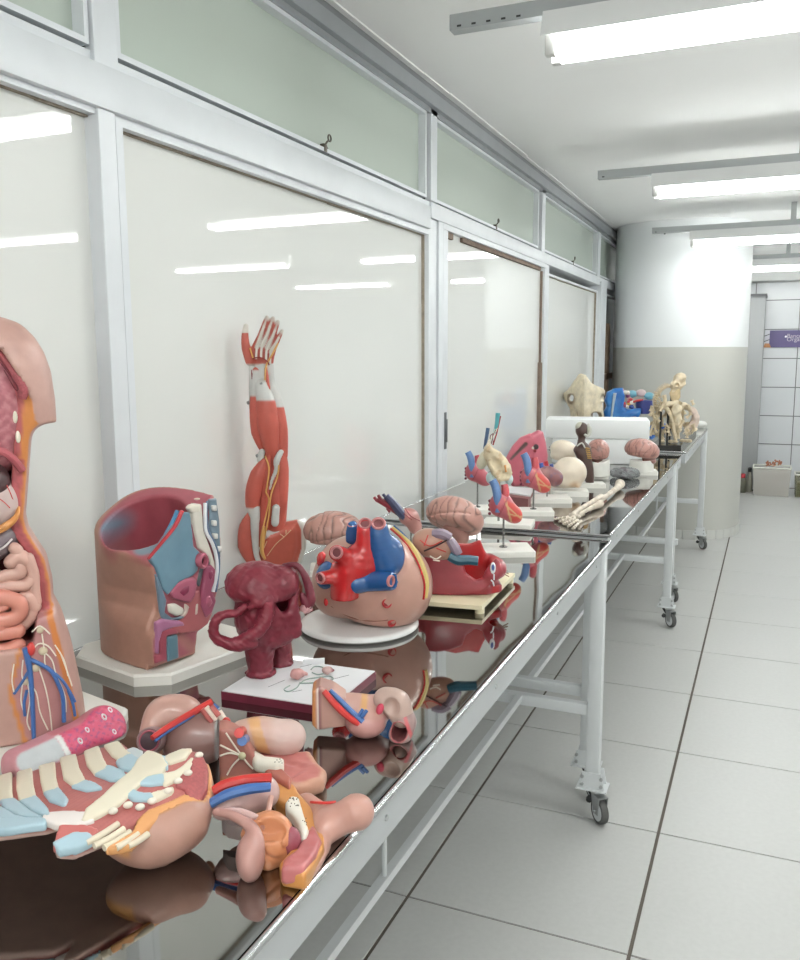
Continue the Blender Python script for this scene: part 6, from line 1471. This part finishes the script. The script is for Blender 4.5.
# ---- two grooved brains on white cradles
def brain_cradle(label, bx, by, cx, cy, rx, rz, rot, bw):
    F = Frame(bx, by, z=T2); t = F.thing('brain_model', label, 'anatomical model', None)
    k = (Vector(F.p(bx+50, by))-Vector(F.p(bx-50, by))).length/100; c = F.p(cx, cy)
    base_box(F, t, bw*k/2, bw*k*0.4, 0.02, rot=6, c=0.006)
    organ('cradle', lambda P: sub(np.maximum(cap(P, (c[0], 0, 0.0), (c[0], 0, c[2]-0.3*rz*k), 0.06, 0.052), 0.01-P[:, 2]), ell(P, c, (rx*k*1.05, 0.09, rz*k*1.02)), 0.004), *bb((c[0], 0, 0.05), (0.08, 0.08, 0.09)), 0.0045, PLAS, gloss(), t)
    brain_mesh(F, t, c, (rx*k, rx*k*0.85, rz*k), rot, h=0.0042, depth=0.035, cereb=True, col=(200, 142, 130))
brain_cradle('pink brain model seen from its back end on white cradle beside the dark figure', 598, 478, 598, 451, 13.5, 12.5, (0, 0, 100), 20)
brain_cradle('pink brain model seen from its side on white cradle, rightmost by the table edge', 643, 474, 642, 450, 18, 12, (0, 10, 8), 28)
# ---- grey wrapped lump
F = Frame(624, 478, z=T2); t = F.thing('wrapped_organ', 'dark grey lump wrapped in crumpled clear plastic in front of the right brain', 'specimen')
c = F.p(624, 472); organ('lump', lambda P: ell(P, (c[0], 0, 0.026), (0.045, 0.035, 0.026))+0.003*wob(P, 90, 2), *bb((c[0], 0, 0.03), (0.06, 0.05, 0.04)), 0.0035, (92, 84, 88), gloss(), t)
plas = mat('clear_plastic', (225, 228, 230), rough=0.15, trans=0.75, ior=1.2)
organ('plastic_wrap', lambda P: np.abs(ell(P, (c[0]+0.004, 0, 0.022), (0.068, 0.045, 0.030))+0.006*wob(P, 70, 5))-0.0012+np.where(P[:, 2] < 0.002, 0.01, 0), *bb((c[0], 0, 0.03), (0.085, 0.06, 0.05)), 0.0028, (225, 228, 230), plas, t)
# ---- arm bones with hand
F = Frame(592, 515, z=T2); t = F.thing('arm_bones', 'off white upper arm, forearm and hand bones lying folded near the table edge', 'bones'); g = F.g
bcr = (228, 214, 196)
def bone(name, pts, r, par=t): 
    q = np.array([g(*x) for x in pts]); c = q.mean(0); e = np.abs(q-c).max(0)+max(r)+0.006
    organ(name, lambda P: path(P, q, r)+0.0006*wob(P, 120, 3), tuple(c-e), tuple(c+e), 0.003, lambda P: mixc(bcr, (lt(0.3, wob(P, 60, 4), .2)*0.4, (206, 178, 150))), bone_m(), par)
bone('upper_arm_bone', [(620, 484, 0.024), (616, 489, 0.018), (606, 496, 0.020), (596, 503, 0.018)], [0.021, 0.012, 0.0095, 0.016])
bone('forearm_bone', [(601, 497, 0.03), (592, 502, 0.032), (580, 509, 0.028), (573, 515, 0.02)], [0.013, 0.009, 0.008, 0.011])
bone('forearm_bone', [(600, 504, 0.016), (588, 509, 0.014), (578, 515, 0.012)], [0.015, 0.009, 0.009])
rr = random.Random(5)
for i in range(8): MB().ball(g(571+rr.random()*8, 512+rr.random()*6, 0.012+0.008*rr.random()), (0.009, 0.008, 0.007), seg=8, rings=6).build('wrist_bone', mat('bone_plain', bcr, rough=0.6, var=0.2, vscale=60), t)
for i in range(5):
    x0, y0 = 568+i*3.2, 517+i*1.0
    for j in range(4):
        L = [5, 3.6, 2.6, 2][j]; x1, y1 = x0-L*(1.0-0.10*i), y0+L*(0.30+0.16*i)*0.6
        MB().tube([g(x0, y0, 0.016-0.003*j), g((x0+x1)/2, (y0+y1)/2, 0.018-0.003*j), g(x1, y1, 0.014-0.003*j)], [0.0058, 0.0038, 0.005], 8, sm=3).build('finger_bone', mat('bone_plain', bcr), t)
        x0, y0 = x1, y1
T3 = TZ+0.024
# ---- white foam boxes
F = Frame(600, 464, z=T2)
def foam(label, x0, x1, ytop_z, z0, z1, d=0.20, lip=0.0, dy=0.0):
    a = F.p(x0, 450, dy)[0]; b = F.p(x1, 450, dy)[0]
    t = F.thing('foam_box', label, 'box'); t.location.z += z0
    MB().box((a, dy, 0), (b, dy+d, z1-z0), bev=0.008).build('foam_block', mat('white_foam', (238, 240, 240), rough=0.75), t)
    return t
zt = F.p(600, 439, 0.0)[2]; zl = F.p(600, 418, 0.05)[2]
foam('long white foam box behind the two cradle brains', 552, 648, 0, 0.0, zt, 0.22)
tl = foam('white foam lid resting on the long foam box', 545, 649, 0, zt+0.001, zl-0.005, 0.235, dy=-0.008)
# ---- cow skull on the lid
F = Frame(585, 438, z=TZ+0.024); t = F.thing('cow_skull', 'large cream animal skull standing upright behind the white foam lid', 'skull'); p = F.p
k = (Vector(F.p(635, 424))-Vector(F.p(535, 424))).length/100
def cow(P):
    o = [(q[0], q[2]) for q in (p(x, y) for x, y in ((574, 381), (580, 374.5), (586, 375), (592, 383), (598, 387), (605, 391), (605, 400), (602, 405), (604, 421), (604, 435), (568, 435), (571, 421), (569, 408), (564, 400), (563, 394), (567, 390)))]
    d = ext(poly2(P, o), P[:, 1]-1.0*np.abs(P[:, 0]-p(584, 400)[0])+0.06, -0.03, 0.10, 0.04)
    d = sub(d, ell(P, p(571, 399, 0.0), (0.024, 0.14, 0.034)), 0.01); d = sub(d, ell(P, p(596, 417, 0.0), (0.040, 0.16, 0.034)), 0.01); d = sub(d, ell(P, p(603, 398, 0.04), (0.018, 0.10, 0.028)), 0.01)
    d = sub(d, ell(P, p(577, 416, -0.06), (0.008, 0.04, 0.04)), 0.008)
    d = sub(d, cap(P, p(584, 384, -0.12), p(583, 430, -0.12), 0.006, 0.012), 0.01); d = d+0.004*np.exp(-((P[:, 2]-p(584, 404)[2])/0.006)**2)
    return np.maximum(d+0.006*wob(P, 45, 3), -P[:, 2])
def cowc(P): return mixc((240, 226, 196), (lt(0.2, wob(P, 22, 5), 0.3)*0.4, (214, 188, 146)), (lt(ell(P, p(596, 417, 0.0), (0.040, 0.17, 0.034)), 0.0, 0.01)*0.8, (122, 86, 60)), (lt(ell(P, p(571, 399, 0.0), (0.024, 0.15, 0.034)), 0.0, 0.01)*0.6, (170, 130, 90)))  # tone varies at random; socket shade is put into the colour as brown
organ('skull', cow, *bb(p(585, 405), (0.20, 0.18, 0.26)), 0.007, cowc, bone_m(), t)
# ---- blue head section model
F = Frame(628, 436, z=T3); t = F.thing('head_section_model', 'bright blue head section model with coloured inner vessels behind the foam lid', 'anatomical model'); p = F.p
bl_ = [(q[0], q[2]) for q in (p(x, y) for x, y in ((604, 400), (607, 392), (614, 388), (623, 388), (625, 396), (624, 406), (628, 409), (641, 408), (641, 413), (637, 420), (636, 436), (612, 436), (608, 424), (603, 412), (607, 406)))]
organ('blue_shell', lambda P: ext(poly2(P, bl_), P[:, 1], -0.06, 0.06, 0.03)+0.004*wob(P, 60, 2), *bb(p(622, 412), (0.18, 0.09, 0.24)), 0.007, lambda P: mixc((20, 112, 196), (lt(0.2, wob(P, 40, 3), .2)*0.5, (60, 150, 220))), gloss(), t)
tubes('white_streak', [[p(611, 421, -0.065), p(613, 406, -0.068), p(615, 393, -0.062)]], [0.006, 0.008, 0.011], mat('pale_streak', (190, 206, 220), rough=0.4), t)
cols = [(226, 180, 70), (210, 60, 70), (236, 226, 214), (40, 70, 150), (216, 150, 150), (200, 50, 60), (240, 236, 226), (120, 60, 110)]
rr = random.Random(2)
for i in range(16):
    x, y = 622+rr.random()*10, 390+rr.random()*18
    if x > 628 and y < 398: y += 8
    MB().ball(p(x, y, -0.02-0.02*rr.random()), (0.012+0.008*rr.random(), 0.012, 0.010+0.008*rr.random()), seg=10, rings=6).build('inner_part', mat('ip%d' % (i % 8), cols[i % 8], rough=0.35), t)
tubes('red_vessel', [[p(630, 404, -0.03), p(636, 401, -0.03), p(643, 400, -0.02)]], 0.008, m_red(), t)
MB().lathe([(0.05, -0.06), (0.058, 0), (0.055, 0.03), (0.02, 0.035)], 16, c=(p(644, 405)[0], 0.02, p(644, 405)[2])).build('striped_cylinder', mat('navy', (50, 60, 130), rough=0.4), t)
for x, y, cc in ((632, 394, (110, 180, 200)), (649, 396, (110, 190, 210)), (641, 393, (230, 206, 206))):
    MB().ball(p(x, y, 0.05), (0.035, 0.02, 0.026)).build('pale_lobe', mat('pl%d' % cc[0], cc, rough=0.4), t)
base_box(F, t, 0.14, 0.09, 0.012)
# pink brain peeking over the lid
F = Frame(634, 440, z=T3); t = F.thing('brain_model', 'pink brain top showing over the right end of the foam lid', 'anatomical model')
brain_mesh(F, t, F.p(634, 425, -0.12), (0.085, 0.07, 0.055), (0, 0, 5), h=0.006, cereb=False); post(t, 0, -0.12, 0, F.p(634, 425, -0.12)[2], 0.012)
MB().box((-0.06, -0.17, 0), (0.06, -0.07, 0.012)).build('base', mat('white_plastic_base_%d_%d_%d' % PLAS, PLAS), t, smooth=False)
# ---- animal skeleton on a black base
F = Frame(668, 449, z=T3); t = F.thing('animal_skeleton', 'cream animal skeleton mounted on black rods over a dark base at table end', 'skeleton'); p, g = F.p, F.g
c = [g(650, 450), g(681, 450), g(696, 434)]; a, b_, d_ = [np.array(q[:2]) for q in c]
MB().prism([tuple(a), tuple(b_), tuple(d_), tuple(a+d_-b_)], 0, 0.028, taper=0.003).build('base', mat('black_lacquer', (34, 32, 30), rough=0.15), t, smooth=False)
zb = 0.028
bm2 = mat('skeleton_bone', (222, 202, 166), rough=0.6, var=0.3, vscale=40)
for x, dy in ((660, 0.04), (667, 0.04), (669.5, 0.18)): MB().tube([(p(x, 440, dy)[0], dy, zb), (p(x, 440, dy)[0], dy, p(x, 408 if dy < 0.1 else 395, dy)[2])], 0.006, 8, sm=1).build('rod', mat('black_rod', (30, 30, 30), rough=0.4), t)
def B(name, pts, r, dy=0.1):
    MB().tube([p(x, y, dy if len(q) == 2 else q[2]) for q in pts for x, y in [q[:2]]], r, 8).build(name, bm2, t)
organ('skull', lambda P: sub(sub(un(ell(P, p(680, 378, 0.1), (0.035, 0.05, 0.032)), ell(P, p(676, 385, 0.08), (0.034, 0.05, 0.028), (0, 20, 0)), cap(P, p(684, 384, 0.09), p(673, 391, 0.07), 0.012, 0.016), k=0.02), ell(P, p(677, 385, 0.03), (0.011, 0.03, 0.011)), 0.004), ell(P, p(682, 384, 0.04), (0.007, 0.03, 0.010)), 0.004)+0.003*wob(P, 90, 3), *bb(p(679, 383, 0.09), (0.07, 0.08, 0.08)), 0.0045, (224, 204, 170), bone_m(), t)
# spine from the neck down over the back
spn = [(674, 388), (668, 386), (662, 389), (658, 394), (655, 400), (657, 408), (662, 406)]
Ps, _ = spline([p(x, y, 0.1) for x, y in spn], 0.01, 4)
for i, q in enumerate(Ps): 
    m_ = MB(); m_.ball(tuple(q), (0.013, 0.014, 0.010), seg=8, rings=6); m_.tube([tuple(q), tuple(q+np.array([-0.016, 0, 0.018]))], [0.004, 0.002], 5, sm=1); m_.build('vertebra', bm2, t)
for i in range(8):
    x = 654.5+0.7*(i % 2); y = 392+i*2.3; B('rib', [(x, y, 0.06), (x+4, y+1.5, 0.03), (x+6, y+3, 0.07), (x+4, y+2, 0.13)], 0.0035)
organ('shoulder_blade', lambda P: ext(poly2(P, [(q[0], q[2]) for q in (p(x, y, 0.06) for x, y in ((672, 388), (680, 389), (681, 397), (677, 403), (671, 400), (669, 393)))]), P[:, 1]-0.06, -0.006, 0.006, 0.005)+0.002*wob(P, 60, 2), *bb(p(675, 396, 0.06), (0.06, 0.03, 0.07)), 0.004, (222, 196, 150), bone_m(), t)
def pel(P):
    d = path(P, [p(661, 408, 0.05), p(668, 404, 0.05), p(677, 403, 0.06), (p(684, 406, 0.08))], [0.012, 0.016, 0.02, 0.014]); d = smin(d, path(P, [p(684, 406, 0.08), p(690, 409, 0.1), p(695, 415, 0.1), p(694, 424, 0.1), p(686, 430, 0.08)], [0.018, 0.022, 0.024, 0.022, 0.012]), 0.01)
    d = smin(d, path(P, [p(677, 408, 0.04), p(677, 416, 0.04), p(677, 426, 0.05), p(679, 430, 0.05)], [0.03, 0.026, 0.022, 0.014]), 0.01); d = sub(d, ell(P, p(676.5, 424, 0.0), (0.009, 0.05, 0.009)), 0.003); d = sub(d, ell(P, p(684, 417, 0.06), (0.014, 0.05, 0.03)), 0.006)
    return d+0.009*wob(P, 75, 4)
organ('pelvis', pel, *bb(p(680, 415, 0.07), (0.14, 0.10, 0.13)), 0.006, lambda P: mixc((228, 212, 180), (lt(p(690, 410, 0.1)[0], P[:, 0], 0.01)*0.7, (224, 196, 190))), bone_m(), t)
B('leg_bone', [(666, 408), (670, 414), (673, 424), (675, 436), (676, 440)], [0.015, 0.011, 0.009, 0.011, 0.009], 0.02)
B('leg_bone', [(664, 395), (665, 402), (662, 408), (660, 411)], [0.014, 0.009, 0.008, 0.010], 0.02)
B('leg_bone', [(652, 406), (653, 414), (655, 420), (652, 428), (650, 436)], [0.012, 0.009, 0.012, 0.008, 0.010], 0.06)
B('leg_bone', [(658, 410), (656, 418), (659, 426), (661, 434)], [0.010, 0.007, 0.009, 0.006], 0.10)
B('leg_bone', [(671, 418), (672, 427), (674, 434)], [0.011, 0.008, 0.009], 0.05)
rs = random.Random(12)
for i in range(70):
    x, y, dd = rs.uniform(652, 694), rs.uniform(400, 436), rs.uniform(0.02, 0.13); a_ = rs.uniform(0.6, 2.5); L_ = rs.uniform(4, 9)
    B('small_bone', [(x, y, dd), (x+L_*0.5*math.cos(a_)+rs.uniform(-1, 1), y+L_*0.5*math.sin(a_), dd), (x+L_*math.cos(a_), min(y+L_*math.sin(a_), 442), dd)], [0.013, 0.006, 0.011])
for i in range(5): B('rib', [(684+i*2, 422+i), (687+i*2, 428), (683+i*2.2, 434)], 0.0035, 0.12)
for q in ((671, 442), (675, 443), (662, 440), (683, 434), (687, 434), (690, 433)): MB().ball((p(*q, 0.03)[0], 0.06 if q[0] < 680 else 0.13, zb+0.012), (0.018, 0.015, 0.011), seg=8, rings=6).build('foot_bone', bm2, t)
# little white thing at the very end of the table
F = Frame(701, 428, z=T3); t = F.thing('white_bone_piece', 'small white rounded piece with thin prongs at the far end of the tables', 'specimen')
MB().ball((0, 0.0, 0.028), (0.045, 0.035, 0.028)).build('body', mat('white_piece', (228, 228, 222), rough=0.4), t)
for dx, dz in ((-0.05, 0.06), (-0.035, 0.075), (-0.02, 0.062)): MB().tube([(dx*0.4, 0, 0.04), (dx, 0, dz+0.01)], 0.004, 6, sm=1).build('prong', mat('white_piece', (1, 1, 1)), t)
# blue bits behind the rods
F = Frame(662, 432, z=T3); t = F.thing('blue_model', 'small bright blue model seen behind the black rods of the skeleton', 'anatomical model')
for i, (x, y) in enumerate(((652, 432), (664, 428), (668, 431))):
    q = F.p(x, y, 0.05); MB().ball((q[0], q[1], max(q[2], 0.03)), (0.025, 0.02, 0.03)).build('blue_part', mat('blue_part', (34, 110, 200), rough=0.35), t)
MB().box((-0.06, 0.02, 0), (0.05, 0.08, 0.02)).build('base', mat('blue_base', (60, 90, 150), rough=0.4), t)

# ================================================================ BACK OF THE ROOM
t = thing('steel_cabinet', 'tall grey steel cabinet between the column and the tiled far wall', 'cabinet', (-0.34, 10.15, 0))
MB().box((-0.4, -0.1, 0.02), (0.24, 0.32, 2.10), bev=0.004).build('cabinet_body', mat('grey_enamel', (150, 152, 153), rough=0.45), t)
MB().box((-0.39, -0.112, 0.05), (0.235, -0.1, 2.08), bev=0.003).build('door', mat('grey_enamel2', (158, 160, 161), rough=0.45), t)
MB().box((-0.4, -0.1, 0.0), (0.24, 0.33, 0.02)).build('plinth', dark_m, t); MB().box((-0.405, -0.115, 2.10), (0.25, 0.325, 2.125)).build('top', mat('dark_grey_steel', (96, 98, 100), rough=0.5), t)
# purple sign on the far wall
pz = ony = None
def on_y(px, py, y): d = ray(px, py); k_ = y/d.y; return Vector((0, 0, CAM_H))+d*k_
s0 = on_y(769, 347.5, 10.47); s1 = on_y(769, 330.5, 10.47); W_ = 0.62
t = thing('wall_sign', 'purple wall sign with pale lettering and an orange corner on the tiled wall', 'sign', (s0.x, 10.475, s0.z))
H_ = s1.z-s0.z
MB().box((0, 0, 0), (W_, 0.012, H_)).build('sign_board', mat('purple_sign', (88, 76, 128), rough=0.4), t, smooth=False)
MB().prism([(-0.06, 0), (0.02, 0), (0.0, 0.045), (-0.045, 0.045)], 0, 0.004, M=Matrix.Rotation(math.radians(90), 4, 'X')).build('orange_corner', mat('orange_corner', (206, 140, 84), rough=0.5), t, smooth=False)
MB().prism([(-0.05, 0.045), (0.0, 0.045), (0.0, H_), (-0.045, H_)], 0, 0.003, M=Matrix.Rotation(math.radians(90), 4, 'X')).build('pale_side', mat('sign_pale', (206, 206, 216), rough=0.5), t, smooth=False)
L_ = MB()
for z_ in (0.075, 0.135): L_.tube([(-0.055, -0.005, z_-0.01), (0.0, -0.005, z_+0.012)], 0.004, 4, sm=1)
tag(L_.build('dark_lines', mat('ink', (1, 1, 1)), t), kind='stuff')
MB().ball((0.165, -0.002, H_*0.63), (0.012, 0.003, 0.012)).build('white_dot', mat('sign_white', (236, 236, 240), rough=0.4), t)
for i, (tx, zz_) in enumerate((('Banco de', 0.56), ('Orgânica', 0.36))):
    cu = bpy.data.curves.new('lettering', 'FONT'); cu.body = tx; cu.size = 0.062; cu.extrude = 0.0005
    o = bpy.data.objects.new('tmp', cu); COL.objects.link(o); dg = bpy.context.evaluated_depsgraph_get(); dg.update(); me = bpy.data.meshes.new_from_object(o.evaluated_get(dg)); bpy.data.objects.remove(o)
    obj('lettering', me, mat('sign_letters', (196, 186, 200), rough=0.5), t, (0.175, -0.001, H_*zz_), (math.radians(90), 0, 0))
# bins
def bin_box(label, x, y, w, d, h, content, tint):
    t = thing('plastic_bin', label, 'bin', (x, y, 0))
    pm_ = mat('cloudy_plastic_%d' % tint[0], tint, rough=0.35, alpha=0.38)
    m_ = MB(); th = 0.006; e = 0.03
    for (a, b_) in (((-w/2, -d/2), (w/2, -d/2)), ((w/2, -d/2), (w/2, d/2)), ((w/2, d/2), (-w/2, d/2)), ((-w/2, d/2), (-w/2, -d/2))):
        V = [(a[0]*0.92, a[1]*0.92, 0), (b_[0]*0.92, b_[1]*0.92, 0), (b_[0], b_[1], h), (a[0], a[1], h)]; Vi = [(v[0]*0.97, v[1]*0.97, v[2]) for v in V]
        m_.add(V+Vi, [(0,1,2,3), (7,6,5,4), (3,2,6,7), (0,3,7,4), (1,0,4,5), (2,1,5,6)])
    m_.box((-w*0.46, -d*0.46, 0), (w*0.46, d*0.46, 0.006)); m_.build('bin_wall', pm_, t, smooth=False)
    r_ = MB()
    for (a, b_) in (((-w/2, -d/2), (w/2, -d/2)), ((w/2, -d/2), (w/2, d/2)), ((w/2, d/2), (-w/2, d/2)), ((-w/2, d/2), (-w/2, -d/2))): r_.tube([(a[0], a[1], h), (b_[0], b_[1], h)], 0.008, 6, sm=1)
    r_.build('rim', mat('bin_rim', (216, 216, 206), rough=0.4), t)
    return t
bx = bin_box('open cloudy plastic bin full of bones on the floor by the tiled wall', 0.055, 9.88, 0.37, 0.28, 0.30, None, (222, 218, 210))
rr = random.Random(8); m_ = MB()
for i in range(120):
    z_ = 0.03+0.22*rr.random(); x_, y_ = rr.uniform(-0.15, 0.15), rr.uniform(-0.11, 0.11); a_ = rr.uniform(0, 6.3); L2 = rr.uniform(0.02, 0.05)
    m_.tube([(x_, y_, z_), (x_+L2*math.cos(a_)*0.6, y_+L2*math.sin(a_)*0.5, z_+rr.uniform(-0.02, 0.02))], [0.010, 0.007], 6, sm=1)
o = m_.build('bone_heap', mat('bone_heap', (176, 146, 128), rough=0.7, var=0.4, vscale=30), None, (0.055, 9.88, 0)); tag(o, 'heap of small bones filling the cloudy plastic bin', 'bones', kind='stuff')
rb = thing('bone_cluster', 'rust coloured cluster of bones sticking up out of the plastic bin', 'bones', (0.055, 9.87, 0.3))
for i in range(14):
    x_, z_ = rr.uniform(-0.06, 0.08), 0.29+0.06*rr.random()
    o = MB().tube([(0, 0, 0), (0.012, 0.004, 0.012), (rr.uniform(-0.03, 0.03), rr.uniform(-0.02, 0.02), 0.035)], [0.008, 0.006, 0.009], 7).build('rust_bone', mat('rust_bone', (186, 118, 84), rough=0.7), None, (0.055+x_, 9.96, z_-0.05)); o.parent = rb; o.location = (x_, 0, z_-0.3)
b2 = bin_box('olive tinted plastic tub cut off by the right picture edge', 0.40, 9.9, 0.24, 0.24, 0.24, None, (132, 130, 96))
o = MB().box((-0.095, -0.095, 0.008), (0.095, 0.095, 0.15), bev=0.01).build('olive_liquid', mat('olive_liquid', (110, 104, 72), rough=0.3), b2)
t = thing('specimen_jar', 'murky glass jar with red and black lids beside the bin, half behind the column', 'jar', (-0.235, 9.93, 0))
MB().lathe([(0.042, 0), (0.048, 0.01), (0.048, 0.12), (0.04, 0.15), (0.032, 0.16)], 20).build('jar_body', mat('murky_jar', (122, 122, 104), rough=0.3, var=0.4, vscale=20), t)
MB().lathe([(0.03, 0.16), (0.03, 0.20), (0.028, 0.205)], 16).build('red_lid', mat('red_lid', (180, 30, 44), rough=0.4), t)
t = thing('spray_bottle', 'slim bottle with black cap standing behind the murky jar', 'bottle', (-0.165, 9.985, 0))
MB().lathe([(0.026, 0), (0.03, 0.01), (0.03, 0.14), (0.015, 0.20), (0.012, 0.22)], 16).build('bottle_body', mat('bottle_grey', (170, 166, 150), rough=0.4), t); MB().lathe([(0.016, 0.22), (0.02, 0.26), (0.012, 0.27)], 12).build('black_cap', blk, t)
